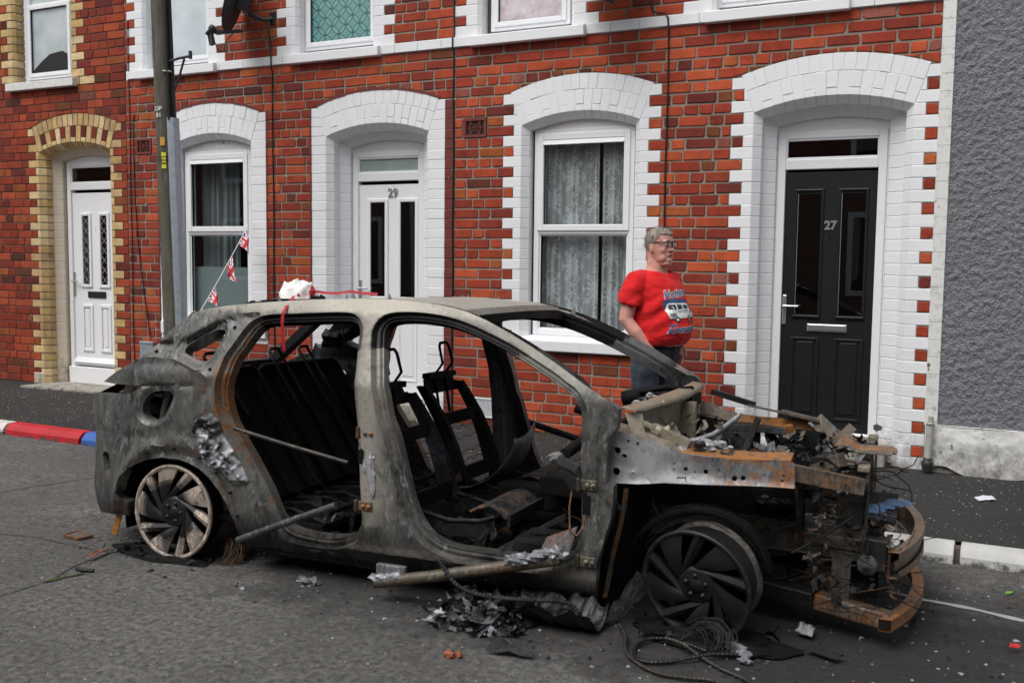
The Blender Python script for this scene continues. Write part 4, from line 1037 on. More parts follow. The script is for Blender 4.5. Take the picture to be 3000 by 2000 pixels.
sst = lambda x, a, b: np.clip((x - a) / (b - a), 0, 1) ** 2 * (3 - 2 * np.clip((x - a) / (b - a), 0, 1))
def body_side(mirror):
    out = OUTL; holes = [chaikin(QWIN), chaikin(FUEL), chaikin(SLOT), chaikin(RDOOR), chaikin(FDOOR)]
    V2, F = cdt_plate(out, holes, 0.022, (.006, .013, .029, .035, .041, .052))
    u, w = V2[:, 0], V2[:, 1]
    v = np.array([Sv(a, b) for a, b in V2])
    dr, df, dq, du_ = dist_to(V2, holes[3]), dist_to(V2, holes[4]), dist_to(V2, holes[0]), dist_to(V2, holes[1])
    dd = np.minimum(dr, df)
    # rebated door apertures: a step down to a flange round each opening
    v += 0.034 * (1 - sst(dd, 0.030, 0.040)) + 0.014 * (1 - sst(dd, 0.006, 0.012))
    v += 0.022 * (1 - sst(dq, 0.008, 0.030)) + 0.018 * (1 - sst(du_, 0.004, 0.030))
    # swollen arch lip, crease under the quarter glass, gutter line below the spoiler
    ra = np.hypot(u - 0.04, w - 0.20); v -= 0.020 * np.exp(-((ra - 0.405) / 0.030) ** 2) * (w > 0.2) * (u < 0.36)
    v += 0.012 * np.exp(-((ra - 0.355) / 0.018) ** 2) * (w > 0.2) * (u < 0.40)
    cr = dist_to(V2, [(-0.30, 1.0), (-0.02, 1.035), (0.19, 0.965), (0.27, 0.93)], False); v -= 0.014 * np.exp(-(cr / 0.011) ** 2)
    gl = dist_to(V2, [(-0.128, 1.085), (0.04, 1.105), (0.20, 1.195), (0.33, 1.232), (0.44, 1.252)], False); v += 0.024 * np.exp(-(gl / 0.011) ** 2)
    fl = dist_to(V2, [(-0.60, .62), (-0.40, .60), (-0.16, .62), (0.05, .60), (.20, .57)], False); v += 0.008 * np.exp(-(fl / 0.016) ** 2)
    st_ = dist_to(V2, [(-.167, .879), (.02, .885), (.17, .905)], False); v += 0.016 * np.exp(-(st_ / 0.009) ** 2)
    dl = dist_to(V2, [(.27, .93), (.18, .83), (.17, .70), (.16, .60)], False); v += 0.012 * np.exp(-(dl / 0.010) ** 2)      # shut line
    ri_ = np.exp(-((w - 0.188) / 0.008) ** 2) * sst(u, .55, .75) * (1 - sst(u, 2.0, 2.15)) * (dd > .03); v -= 0.009 * ri_
    sl_ = np.exp(-((w - 0.155) / 0.010) ** 2) * (u > 0.45) * (u < 2.2); v += 0.010 * sl_
    v += 0.02 * sst(0.14 - w, 0, 0.03) * (u > .45)
    v += 0.004 * np.array([mnoise.noise((a * 6, 3.1, b * 6)) for a, b in V2])
    # colour zones: soot, rust, ash, and a darkening towards the sill
    nz = np.array([mnoise.noise((a * 3.1, 7.7, b * 3.1)) for a, b in V2])
    soot = 0.20 + 0.16 * nz + 0.55 * (1 - sst(dd, 0.020, 0.050)) * ((w > 1.12) & (u > 0.45)) + 0.26 * (1 - sst(w, 0.12, 0.45))
    rust = 0.16 + 0.20 * np.exp(-((ra - 0.37) / 0.04) ** 2) * (u < .5) + 0.25 * np.exp(-(dr / 0.05) ** 2) * (u < .6) + 0.22 * (1 - sst(w, 0.15, 0.34)) + 0.20 * np.exp(-((u - 1.20) / 0.10) ** 2) * np.exp(-((df - 0.02) / 0.03) ** 2)
    rust += 0.22 * np.exp(-((u - 0.27) / 0.10) ** 2) * (w < 1.05) * (w > .55)
    ash = 0.14 + 0.72 * sst(w, 1.235, 1.30) + 0.62 * np.exp(-((u - 1.13) / 0.09) ** 2) * (w > .3) + 0.42 * sst(u, 1.5, 1.75) * sst(w, .93, 1.05) + 0.55 * np.exp(-((w - 0.205) / 0.030) ** 2) * (u > .6) + 0.45 * np.clip(nz, 0, 1) + .2 * np.exp(-((dr - .05) / .03) ** 2) * (u < .5)
    soot -= 0.22 * sst(w, 1.27, 1.31); soot -= 0.15 * sst(u, 2.05, 2.2)
    rust -= 0.12 * sst(u, 2.05, 2.2); rust -= 0.1 * sst(w, 1.25, 1.3)
    t = np.clip(np.stack([soot, rust, ash], 1), 0, 1)
    V3 = np.stack([u, (VW - v) if mirror else v, w], 1)
    return plate_obj('body_side', V3, F, t, ['burnt_panel', 'charred'], thick=0.055, offset=-1.0, flip=mirror)
near_side = body_side(False); near_side['label'] = 'scorched near body side with open door apertures'
far_side = body_side(True)

# fuel filler cup inside the round hole, and a black sheet closing the view behind it
cpart('filler_housing', 'burnt_panel', lambda mb: (mb.lathe([(.050, 0.02), (.056, .03), (.056, .16), (.03, .17)], (-.07, .10, .775), (-.2, 1, .1), 20), mb.tube([(-.02, .10, .87), (-.075, .09, .84), (-.10, .085, .77), (-.115, .085, .70)], .018, 8)), None, tint=(.35, .3, .3))
cpart('filler_backing', 'charred', lambda mb: mb.box(-.20, .06, .18, .20, .66, .90), tint=(.6, 0, 0))

# roof ---------------------------------------------------------------
def wtop(u):
    T = TOPL
    return np.interp(u, [p[0] for p in T], [p[1] for p in T])
def roof(mb):
    nu, nv = 46, 26; pts = []; tn = []
    for j in range(nv + 1):
        s = j / nv
        for i in range(nu + 1):
            bulge = math.sin(math.pi * s)
            uf = 1.50 + 0.13 * bulge; ub = 0.02 - 0.06 * bulge
            u_ = ub + (uf - ub) * i / nu
            we = float(wtop(u_)) - 0.006; vn = Sv(u_, we) + 0.018
            v_ = vn + (VW - 2 * vn) * s
            sag = -0.022 * math.exp(-((u_ - 0.75) / .45) ** 2) * bulge + 0.006 * mnoise.noise((u_ * 4, v_ * 4, 1))
            drop = -0.05 * max(0, (u_ - 1.36) / .28) ** 2 * bulge
            w_ = we + 0.030 * bulge ** 0.8 + sag + drop * 0.3 - (0.012 if 0.02 < s < 0.05 or .95 < s < .98 else 0)
            pts.append((u_, v_, w_))
    n = nu + 1
    mb.add(pts, [(j * n + i, j * n + i + 1, (j + 1) * n + i + 1, (j + 1) * n + i) for j in range(nv) for i in range(nu)], (.06, .15, .85), True)
rf = cpart('roof_panel', 'burnt_panel', roof)
rf.data.materials.append(MATS['charred']); md = rf.modifiers.new('thickness', 'SOLIDIFY'); md.thickness = 0.018; md.offset = -1; md.material_offset = 1
def header(mb):
    for k in range(24):
        s0, s1 = k / 24, (k + 1) / 24
        P = lambda s, du, dw: (1.495 + 0.13 * math.sin(math.pi * s) + du, .165 + (VW - .33) * s, float(wtop(1.5)) - .012 + .03 * math.sin(math.pi * s) ** .8 + dw)
        mb.add([P(s0, 0, -.003), P(s1, 0, -.003), P(s1, .045, -.028), P(s0, .045, -.028)], [(0, 1, 2, 3)], (.25, .35, .5))
        j0, j1 = .01 * mnoise.noise((s0 * 9, 0, 0)), .01 * mnoise.noise((s1 * 9, 0, 0))
        mb.add([P(s0, .045, -.028), P(s1, .045, -.028), P(s1, .03, -.07 + j1), P(s0, .03, -.07 + j0)], [(0, 1, 2, 3)], (.75, .2, 0))
        mb.add([P(s0, .03, -.07 + j0), P(s1, .03, -.07 + j1), P(s1, -.12, -.06), P(s0, -.12, -.06)], [(0, 1, 2, 3)], (.9, 0, 0))
cpart('windscreen_header', 'burnt_panel', header, weld=True)
for k in (0.45, 0.85, 1.2):
    cpart('roof_bow', 'charred', lambda mb: mb.tube([(k, .2 + (VW - .4) * s / 10, float(wtop(k)) - .05 + .03 * math.sin(math.pi * s / 10)) for s in range(11)], .022, 6), tint=(.7, .1, 0))

# rear: tailgate ring and lower panel
def tailgate(mb):
    vs = [.27, VW - .27]; uT, wT, uB, wB = -.03, 1.235, -.42, .90
    mb.obox((uT, vs[0], wT), (uT, vs[1], wT), .07, .05, (0, 0, 1), (.5, .15, .2))
    mb.obox((uB, vs[0], wB), (uB, vs[1], wB), .09, .06, (0, 0, 1), (.7, .1, 0))
    for v_ in vs: mb.obox((uT, v_, wT), (uB, v_, wB), .09, .05, (0, 0, 1), (.6, .15, .1))
    mb.add([(uB, .2, wB), (uB, VW - .2, wB), (-.72, VW - .25, .78), (-.72, .25, .78)], [(0, 1, 2, 3)], (.4, .2, .2))
    mb.add([(-.72, .25, .78), (-.72, VW - .25, .78), (-.70, VW - .25, .20), (-.70, .25, .20)], [(0, 1, 2, 3)], (.4, .2, .2))
    mb.add([(-.72, .25, .78), (-.70, .25, .20), (-.60, .14, .20), (-.64, .16, .78)], [(0, 1, 2, 3)], (.3, .2, .2))
    mb.add([(-.72, VW - .25, .78), (-.70, VW - .25, .20), (-.60, VW - .14, .20), (-.64, VW - .16, .78)], [(3, 2, 1, 0)], (.3, .2, .2))
cpart('tailgate', 'burnt_panel', tailgate)
cpart('rear_shelf', 'charred', lambda mb: (mb.add([(-.40, .22, .80), (.02, .16, .80), (.02, VW - .16, .80), (-.40, VW - .22, .80)], [(0, 1, 2, 3)]), mb.box(-.56, -.16, .26, .9, .70, .80)), tint=(.7, .05, .0))
cpart('tail_lamp_bracket', 'burnt_tan', lambda mb: (mb.add([(-.42, .10, .82), (-.28, .06, .835), (-.17, .05, .885), (-.30, .10, .89)], [(0, 1, 2, 3)], (.1, .5, .6)), mb.obox((-.36, .09, .815), (-.29, .06, .88), .05, .012, (0, 1, 0), (.1, .4, .6))))
cpart('bumper_bracket', 'rusty', lambda mb: (mb.obox((-.385, .075, .19), (-.42, .075, .075), .035, .006, (0, 1, 0), (.1, .7, .1)), mb.box(-.33, -.28, .05, .08, .19, .27, (.6, .3, 0))))
# wheel tubs, floor, bulkhead
def tub(mb, uc, wc, r, v0, v1, a0, a1, tint):
    n = 18
    for k in range(n):
        t0, t1 = math.radians(a0 + (a1 - a0) * k / n), math.radians(a0 + (a1 - a0) * (k + 1) / n)
        P = lambda t, v_: (uc + r * math.cos(t), v_, wc + r * math.sin(t))
        mb.add([P(t0, v0), P(t1, v0), P(t1, v1), P(t0, v1)], [(0, 1, 2, 3)], tint, True)
        mb.add([(uc, v1, wc), P(t0, v1), P(t1, v1)], [(0, 1, 2)], tint)
cpart('wheel_tub', 'charred', lambda mb: tub(mb, .04, .20, .365, .05, .40, -12, 192, (.6, .15, 0)))
cpart('wheel_tub', 'charred', lambda mb: tub(mb, .04, .20, .365, VW - .05, VW - .40, -12, 192, (.6, .15, 0)))
def floor(mb):
    mb.box(-.40, .50, .12, VW - .12, .20, .24, (.6, .1, 0)); mb.box(-.66, -.40, .30, VW - .30, .20, .24, (.6, .1, 0)); mb.box(.45, 2.22, .07, VW - .07, .105, .135, (.6, .1, 0))
    mb.box(.5, 2.2, .78, .94, .135, .28, (.6, .1, 0))
    for v_ in (.10, VW - .16): mb.box(.45, 2.2, v_, v_ + .06, .10, .20, (.5, .2, 0))
cpart('floor_pan', 'charred', floor, bevel=0.008)
def bulk(mb):
    mb.add([(2.16, .09, .10), (2.16, VW - .09, .10), (2.22, VW - .09, .50), (2.22, .09, .50)], [(3, 2, 1, 0)], (.5, .15, 0))
    mb.add([(2.22, .09, .50), (2.22, VW - .09, .50), (2.27, VW - .12, .84), (2.27, .12, .84)], [(3, 2, 1, 0)], (.4, .2, .1))
cpart('bulkhead', 'charred', bulk)
cpart('dash_crossbeam', 'charred', lambda mb: (mb.tube([(2.05, .12, .70), (2.03, .5, .72), (2.03, 1.2, .72), (2.05, VW - .12, .70)], .026, 8), mb.tube([(2.05, 1.22, .70), (1.86, 1.20, .74), (1.74, 1.19, .77)], .022, 8)), tint=(.45, .15, .05))

# debris: crumpled charred lumps -------------------------------------
def lump(mb, c, r, sq=(1, 1, 1), seed=0, tint=(.3, .1, .3), n=10, rough=0.45):
    c = Vector(c); nlat, nlon = n, n * 2; vs = []
    for i in range(nlat + 1):
        th = math.pi * i / nlat
        for j in range(nlon):
            ph = 2 * math.pi * j / nlon; d = Vector((math.sin(th) * math.cos(ph), math.sin(th) * math.sin(ph), math.cos(th)))
            q = d * 1.7 + Vector((seed * 3.1, seed * 1.7, seed))
            k = 1 + rough * (mnoise.noise(q) + 0.6 * mnoise.noise(q * 2.6) + .35 * mnoise.noise(q * 6))
            vs.append(c + Vector((d.x * sq[0], d.y * sq[1], d.z * sq[2])) * (r * k))
    fs = [(i * nlon + j, i * nlon + (j + 1) % nlon, (i + 1) * nlon + (j + 1) % nlon, (i + 1) * nlon + j) for i in range(nlat) for j in range(nlon)]
    mb.add(vs, fs, tint, False)
def rubble(mb, n, ur, vr, wr, rr, seed, ashp=0.25):
    g = np.random.default_rng(seed)
    for k in range(n):
        r = g.uniform(*rr); t = (.15, .1, .8) if g.random() < ashp else ((.3, .75, .1) if g.random() < .12 else (.65, .1, .05))
        lump(mb, (g.uniform(*ur), g.uniform(*vr), g.uniform(*wr)), r, (g.uniform(.7, 1.8), g.uniform(.7, 1.5), g.uniform(.35, .8)), seed + k, t, 5, .7)
tag(cpart('cabin_ash', 'charred', lambda mb: (rubble(mb, 150, (.5, 2.1), (.14, 1.55), (.14, .19), (.02, .06), 11, .06), rubble(mb, 60, (-.5, .3), (.3, 1.5), (.25, .3), (.03, .07), 12, .04))), kind='stuff')
def wires(mb, n, ur, vr, wr, seed, L=.35, r=.002):
    g = np.random.default_rng(seed)
    for k in range(n):
        p = Vector((g.uniform(*ur), g.uniform(*vr), g.uniform(*wr))); d = Vector(g.normal(size=3)); d.z *= .4; d.normalize(); pts = [p]
        for _ in range(7):
            d = (d + Vector(g.normal(size=3)) * .35); d.z *= .7; d.normalize(); p = p + d * L / 7; p.z = max(p.z, wr[0]); pts.append(p)
        mb.tube(pts, r, 4, (.35, .45, .05) if g.random() < .25 else (.6, .1, 0), False)
tag(cpart('cabin_wires', 'charred', lambda mb: wires(mb, 90, (.5, 2.1), (.1, 1.5), (.16, .40), 5)), kind='stuff')

# rear bench: ribbed steel seat backs with head restraint hoops -------
def rear_back(name, v0, v1):
    A, B = Vector((.40, 0, .30)), Vector((-.02, 0, .93)); d = (B - A); nrm = Vector((d.z, 0, -d.x)).normalized()
    o = cpart(name, 'charred', lambda mb: (
        mb.add([A + Vector((0, v0, 0)), A + Vector((0, v1, 0)), B + Vector((0, v1, 0)), B + Vector((0, v0, 0))], [(0, 1, 2, 3)], (.6, .05, 0)),
        mb.tube([A + Vector((0, v0, 0)) + nrm * .01, B + Vector((0, v0, -.02)) + nrm * .01, B + Vector((0, v0 + .05, 0)) + nrm * .01, B + Vector((0, v1 - .05, 0)) + nrm * .01, B + Vector((0, v1, -.02)) + nrm * .01, A + Vector((0, v1, 0)) + nrm * .01], .016, 6, (.42, .1, .05)),
        [mb.obox(A + Vector((0, v, 0)) + nrm * .012, A + d * .9 + Vector((0, v, 0)) + nrm * .012, (.05), .014, nrm, (.75, .05, 0)) for v in np.arange(v0 + .12, v1 - .05, .19)]))
    for v in np.arange(v0 + .16, v1 - .1, .30):
        a = A + d * .62; b = B + Vector((-.03, 0, .10))
        cpart('head_restraint', 'charred', lambda mb: mb.tube([a + Vector((0, v, 0)) + nrm * .03, B + Vector((0, v, 0)) + nrm * .02, b + Vector((0, v, -.02)), b + Vector((0, v + .015, 0)), b + Vector((0, v + .085, 0)), b + Vector((0, v + .10, -.02)), B + Vector((0, v + .10, 0)) + nrm * .02, a + Vector((0, v + .10, 0)) + nrm * .03], .0095, 7), o, tint=(.35, .1, .1))
    return o
rear_back('rear_seat_back', .16, .72); rear_back('rear_seat_back', .74, 1.56)
cpart('rear_seat_base', 'charred', lambda mb: (mb.box(.38, .80, .16, 1.56, .20, .235, (.6, .1, 0)), [mb.tube([(.80, v, .24), (.6, v, .29), (.42, v, .27)], .012, 6, (.4, .2, .1)) for v in np.arange(.2, 1.5, .16)], mb.tube([(.82, .16, .30), (.82, 1.56, .30)], .018, 8, (.4, .1, .1))))

# front seat frames ---------------------------------------------------
def seat(vc, du, label):
    w2 = .22; st = bpy.data.objects.new('front_seat', None); COL.objects.link(st); st.parent = CAR; st['label'] = label
    prof = [(1.27, .33), (1.235, .42), (1.19, .55), (1.13, .68), (1.06, .79), (1.01, .86)]
    prof = [(a + du, b) for a, b in prof]
    def side(mb, v_, s_):
        wd = [.085, .085, .078, .066, .056, .05]
        for i in range(len(prof) - 1):
            a, b = prof[i], prof[i + 1]; da, db = wd[i], wd[i + 1]
            P = lambda p, k, v: (p[0] + k, v, p[1])
            for (y0, y1, tt) in ((v_, v_ + s_ * .012, (.22, .1, .10)),):
                mb.add([P(a, -da / 2, y0), P(a, da / 2, y0), P(b, db / 2, y0), P(b, -db / 2, y0), P(a, -da / 2, y1), P(a, da / 2, y1), P(b, db / 2, y1), P(b, -db / 2, y1)],
                       [(0, 1, 2, 3), (7, 6, 5, 4), (1, 5, 6, 2), (4, 0, 3, 7)], tt)
            # rolled lips
            for k_, dd_ in ((-1, da), (1, da)):
                q0, q1 = (a[0] + k_ * da / 2, v_, a[1]), (b[0] + k_ * db / 2, v_, b[1]); mb.obox(Vector(q0) + Vector((0, s_ * -.018, 0)), Vector(q1) + Vector((0, s_ * -.018, 0)), .036, .007, (1, 0, .4), (.4, .15, .12))
    cpart('backrest_side', 'charred', lambda mb: side(mb, vc - w2, 1), st); cpart('backrest_side', 'charred', lambda mb: side(mb, vc + w2, -1), st)
    tu, tw = prof[-1]
    cpart('backrest_top', 'charred', lambda mb: (mb.add([(tu + .01, vc - w2, tw - .05), (tu + .01, vc + w2, tw - .05), (tu - .02, vc + w2 - .03, tw + .03), (tu - .02, vc + w2 - .09, tw + .055), (tu - .02, vc - w2 + .09, tw + .055), (tu - .02, vc - w2 + .03, tw + .03)], [(0, 1, 2, 3, 4, 5)], (.5, .1, .06)),
        mb.obox((tu - .01, vc - w2 + .05, tw + .05), (tu - .01, vc + w2 - .05, tw + .05), .05, .03, (0, 0, 1), (.42, .12, .1)), mb.obox((prof[3][0] + .01, vc - w2, prof[3][1]), (prof[3][0] + .01, vc + w2, prof[3][1]), .012, .07, (0, 0, 1), (.5, .1, .05)), mb.obox((prof[0][0], vc - w2, prof[0][1] + .06), (prof[0][0], vc + w2, prof[0][1] + .06), .02, .08, (0, 0, 1), (.5, .1, .05))), st)
    hb = (tu - .02, tw + .05)
    cpart('head_restraint', 'charred', lambda mb: mb.tube([(hb[0] + .05, vc - .065, hb[1] - .22), (hb[0] + .01, vc - .065, hb[1]), (hb[0] + .06, vc - .065, hb[1] + .07), (hb[0] + .035, vc - .06, hb[1] + .165), (hb[0] + .03, vc - .04, hb[1] + .185), (hb[0] + .03, vc + .04, hb[1] + .185), (hb[0] + .035, vc + .06, hb[1] + .165), (hb[0] + .06, vc + .065, hb[1] + .07), (hb[0] + .01, vc + .065, hb[1]), (hb[0] + .05, vc + .065, hb[1] - .22)], .0085, 8), st, tint=(.5, .1, .1))
    cpart('backrest_springs', 'charred', lambda mb: [mb.tube([(p_[0] + .02 * math.sin(k * 2.1), vc - w2 + (2 * w2) * j / 10, p_[1] + .012 * math.sin(j * 2.2 + k)) for j in range(11)], .0022, 4, (.4, .3, .1)) for k, p_ in enumerate([(1.23 + du, .45), (1.21 + du, .50), (1.18 + du, .56), (1.15 + du, .62)])], st)
    b0 = 1.27 + du
    def cush(mb):
        for v_ in (vc - w2, vc + w2):
            pts = [(b0 - .04, .37), (b0 + .05, .36), (b0 + .2, .33), (b0 + .36, .345), (b0 + .43, .37)]
            for i in range(4):
                (a, c), (e, g) = pts[i], pts[i + 1]; mb.add([(a, v_, c), (e, v_, g), (e, v_, g - .075), (a, v_, c - .075)], [(0, 1, 2, 3)], (.4, .25, .15))
            mb.tube([(p[0], v_, p[1]) for p in pts], .010, 6, (.3, .25, .25))
        mb.tube([(b0 - .01, vc - w2, .36), (b0 - .01, vc + w2, .36)], .018, 8, (.5, .1, .1)); mb.tube([(b0 + .40, vc - w2, .33), (b0 + .40, vc + w2, .33)], .014, 8, (.5, .1, .1))
        for v_ in (vc - w2 + .02, vc + w2 - .02): mb.obox((b0 - .08, v_, .185), (b0 + .50, v_, .165), .045, .035, (0, 0, 1), (.35, .15, .2)); mb.obox((b0 + .05, v_, .30), (b0 + .12, v_, .18), .012, .05, (0, 1, 0), (.4, .2, .1)); mb.obox((b0 + .40, v_, .31), (b0 + .36, v_, .18), .012, .05, (0, 1, 0), (.4, .2, .1))
        mb.tube([(b0 - .02, vc - w2 - .005, .37), (b0 - .02, vc - w2 - .025, .37)], .022, 10, (.15, .5, .4))
    cpart('cushion_frame', 'charred', cush, st)
    def pan(mb):
        n = 10
        for i in range(n):
            for j in range(8):
                P = lambda a, b: (b0 + .30 + .20 * a, vc - w2 + 2 * w2 * b, .385 + .035 * math.sin(math.pi * min(1, a * 1.1)) - .07 * max(0, a - .75) * 4 * .25 + .006 * mnoise.noise((a * 4, b * 4, vc)))
                a0, a1, b0_, b1_ = i / n, (i + 1) / n, j / 8, (j + 1) / 8
                mb.add([P(a0, b0_), P(a1, b0_), P(a1, b1_), P(a0, b1_)], [(0, 1, 2, 3)], (.10, .38, .22), True)
        mb.box(b0 + .49, b0 + .505, vc - w2, vc + w2, .33, .385, (.3, .2, .2))
    o = cpart('cushion_pan', 'charred', pan, st, weld=True); md = o.modifiers.new('t', 'SOLIDIFY'); md.thickness = .012
    return st
seat(.42, -.005, 'charred steel frame of the near front seat'); seat(1.22, -.10, 'charred steel frame of the far front seat')
# sheet of grey metal bent over between the seats
def bent(mb):
    n, m_ = 16, 10
    path = [(1.02, .30), (1.12, .315), (1.24, .33), (1.33, .37), (1.40, .44), (1.45, .52), (1.475, .60), (1.47, .64)]
    for i in range(len(path) - 1):
        for j in range(m_):
            P = lambda i_, s: (path[i_][0] + .03 * math.sin(s * 3), .92 + .30 * s + .05 * i_ / 7, path[i_][1] + .03 * math.sin(s * 4 + i_ * .6) * (i_ / 7))
            s0, s1 = j / m_, (j + 1) / m_
            mb.add([P(i, s0), P(i + 1, s0), P(i + 1, s1), P(i, s1)], [(0, 1, 2, 3)], (.25, .05, .15), True)
o = cpart('bent_sheet', 'burnt_bluegrey', bent, weld=True); md = o.modifiers.new('t', 'SOLIDIFY'); md.thickness = .004
cpart('centre_console', 'charred', lambda mb: mb.box(1.45, 2.1, .80, .95, .28, .40, (.5, .1, .1)), bevel=.01); cpart('heater_box', 'charred', lambda mb: mb.box(1.75, 2.12, .62, .98, .40, .50, (.5, .1, .1)), bevel=.01)
cpart('pedal_arm', 'charred', lambda mb: mb.obox((1.72, .2, .22), (2.02, .25, .40), .03, .02, (0, 0, 1), (.3, .2, .2))); cpart('floor_duct', 'charred', lambda mb: mb.box(1.80, 2.10, .16, .40, .18, .30, (.45, .1, .2)), bevel=.02)

# door intrusion bars left hanging, hinges ----------------------------
cpart('door_bar', 'burnt_tan', lambda mb: mb.tube([(.40, -.005, .705), (.7, 0, .648), (1.03, .01, .590)], .0105, 8), tint=(.42, .25, .05))
cpart('door_bar', 'burnt_bluegrey', lambda mb: mb.tube([(.44, -.02, .165), (.70, -.01, .275), (.97, .01, .385)], .018, 10), tint=(.34, .3, .08))
cpart('door_bar', 'burnt_tan', lambda mb: mb.tube([(1.245, -.085, .085), (1.27, -.085, .088), (1.55, -.075, .150), (1.85, -.06, .225), (2.10, -.045, .285)], .027, 12), tint=(.24, .34, .12))
cpart('door_bar', 'charred', lambda mb: mb.tube([(1.22, VW - .03, .62), (1.6, VW, .52), (2.06, VW, .43)], .02, 8), tint=(.3, .2, .2))
cpart('bar_bracket', 'burnt_bluegrey', lambda mb: mb.box(1.235, 1.38, -.075, -.045, .115, .165, (.2, .1, .25)), bevel=.006)
cpart('bar_bracket', 'burnt_bluegrey', lambda mb: mb.add([(1.98, -.04, .25), (2.13, -.03, .30), (2.155, .0, .42), (2.02, .0, .36)], [(0, 1, 2, 3)], (.3, .4, .15)))
cpart('molten_bead', 'molten_metal', lambda mb: [lump(mb, (1.90 + .05 * k, -.075 + .004 * k, .262 + .013 * k), .034 - .003 * (k % 2), (1.2, .8, .7), 30 + k, (.25, 0, .5), 7, .8) for k in range(5)])
cpart('molten_bead', 'molten_metal', lambda mb: [lump(mb, (1.25 + .03 * k, -.09, .105 + .006 * k), .026, (1.2, .8, .6), 40 + k, (.2, 0, .6), 6, .8) for k in range(4)])
def hinge(u0, v0, w0, s=1, rust=.2):
    o = cpart('hinge', 'burnt_tan', lambda mb: (mb.box(u0, u0 + .075 * s, v0 - .012, v0, w0 - .022, w0 + .022, (.25, rust, .2)), mb.box(u0 - .016 * s, u0 + .002 * s, v0 - .022, v0 - .004, w0 - .028, w0 + .028, (.4, rust, .1))), bevel=.004)
    cpart('bolt', 'burnt_tan', lambda mb: [mb.lathe([(0, -.02), (.010, -.02), (.011, -.010)], (u0 + k * s, v0, w0), (0, 1, 0), 10) for k in (.03, .058)], o, tint=(.1, .4, .3))
hinge(1.095, .012, .735, 1, .6); hinge(1.095, .004, .40, 1, .4); hinge(2.165, .004, .60); hinge(2.17, .004, .275)
cpart('door_check', 'charred', lambda mb: (mb.obox((2.14, .02, .66), (2.06, .0, .70), .04, .03, (0, 0, 1), (.3, .2, .5)), mb.obox((2.14, .02, .58), (2.09, .0, .66), .02, .05, (0, 0, 1), (.4, .1, .4)), lump(mb, (2.05, 0, .705), .026, (1.3, .8, .8), 3, (.1, 0, .9), 7)), bevel=.004)
cpart('pillar_melt', 'molten_metal', lambda mb: [lump(mb, p, r, (.5, .35, 1.6), 60 + i, (.15, .1, .8), 8, .6) for i, (p, r) in enumerate([((1.155, .0, .60), .035), ((1.165, -.002, .55), .032), ((1.17, -.002, .49), .026), ((1.125, -.002, .58), .022)])])
cpart('seatbelt_slot', 'charred', lambda mb: mb.prism([(1.093, .60), (1.108, .592), (1.118, .60), (1.120, .655), (1.108, .665), (1.095, .655)], 'y', -.010, .02), tint=(.95, 0, 0))
cpart('pillar_slot', 'charred', lambda mb: mb.prism([(2.178, .475), (2.208, .475), (2.208, .555), (2.178, .555)], 'y', -.009, .02), tint=(.95, 0, 0))
cpart('loose_wire', 'rusty', lambda mb: mb.tube([(2.19, -.004, .49), (2.185, -.01, .42), (2.16, -.015, .385), (2.125, -.01, .40), (2.118, .0, .50), (2.125, .01, .58)], .004, 6), tint=(.2, .5, .2))
for (a, b) in [(.325, 1.19), (.24, .985), (-.115, 1.055)] + [(.04 + .392 * math.cos(q), .20 + .375 * math.sin(q)) for q in np.radians([12, 30, 48, 66, 90, 115, 138, 158])] + [(.62 + .22 * k, .118) for k in range(8)]:
    cpart('trim_hole', 'charred', lambda mb: mb.lathe([(0, -.012), (.006, -.012), (.0065, .006)], (a, Sv(a, b) + (.0 if b > .95 else -.004) + (.012 if b < .13 else 0), b), (0, 1, .3 if b > .95 else 0), 10), tint=(.9, 0, 0))

# slumped aluminium door skin stuck to the rear arch --------------------
LP = [(.155, .74), (.20, .765), (.265, .77), (.315, .735), (.335, .67), (.36, .64), (.43, .56), (.49, .455), (.455, .435), (.39, .43), (.335, .475), (.27, .48), (.215, .52), (.185, .60), (.16, .66)]
V2, F_ = cdt_plate(LP, [], .009)
nn = np.array([mnoise.noise((a * 20, 2, b * 20)) + .7 * mnoise.noise((a * 52, 5, b * 52)) for a, b in V2]); de = dist_to(V2, LP)
v_ = np.array([Sv(a, b) for a, b in V2]) - 0.006 - 0.030 * sst(de, 0, .03) - .020 * nn * sst(de, 0, .02)
dark = np.clip(.9 * sst(V2[:, 1], .66, .73) + .30 + .8 * nn, 0, 1)
o = plate_obj('slumped_skin', np.stack([V2[:, 0], v_, V2[:, 1]], 1), F_, np.stack([dark * .8, 0 * dark + .08, np.clip(.80 - dark * .7, 0, 1)], 1), ['molten_metal'], thick=.004)
o['label'] = 'melted pale aluminium skin fused to the rear wheel arch'

def scrap(mb, n, ur, vr, wr, sz, seed, tints, flat=.5):
    """torn, bent scraps of thin sheet"""
    g = np.random.default_rng(seed)
    for k in range(n):
        c = Vector((g.uniform(*ur), g.uniform(*vr), g.uniform(*wr))); a = Vector(g.normal(size=3)); a.z *= flat; a.normalize(); b = a.cross(Vector(g.normal(size=3))).normalized(); nn_ = a.cross(b)
        L, w_ = g.uniform(*sz), g.uniform(*sz) * .45; cv = g.uniform(-.5, .5); N = 5; t = tints[g.integers(len(tints))]; row = []
        for i in range(N + 1):
            s_ = i / N - .5; o_ = c + a * (L * s_) + nn_ * (cv * L * (s_ * s_ * 2)) + b * (.15 * L * math.sin(s_ * 5 + k)); ww = w_ * (1 - .5 * abs(s_)) * g.uniform(.6, 1.15); row.append((o_ - b * ww * .5, o_ + b * ww * .5 + nn_ * ww * g.uniform(-.3, .3)))
        for (p, q), (r, s2) in zip(row[:-1], row[1:]): mb.add([p, q, s2, r], [(0, 1, 2, 3)], t)
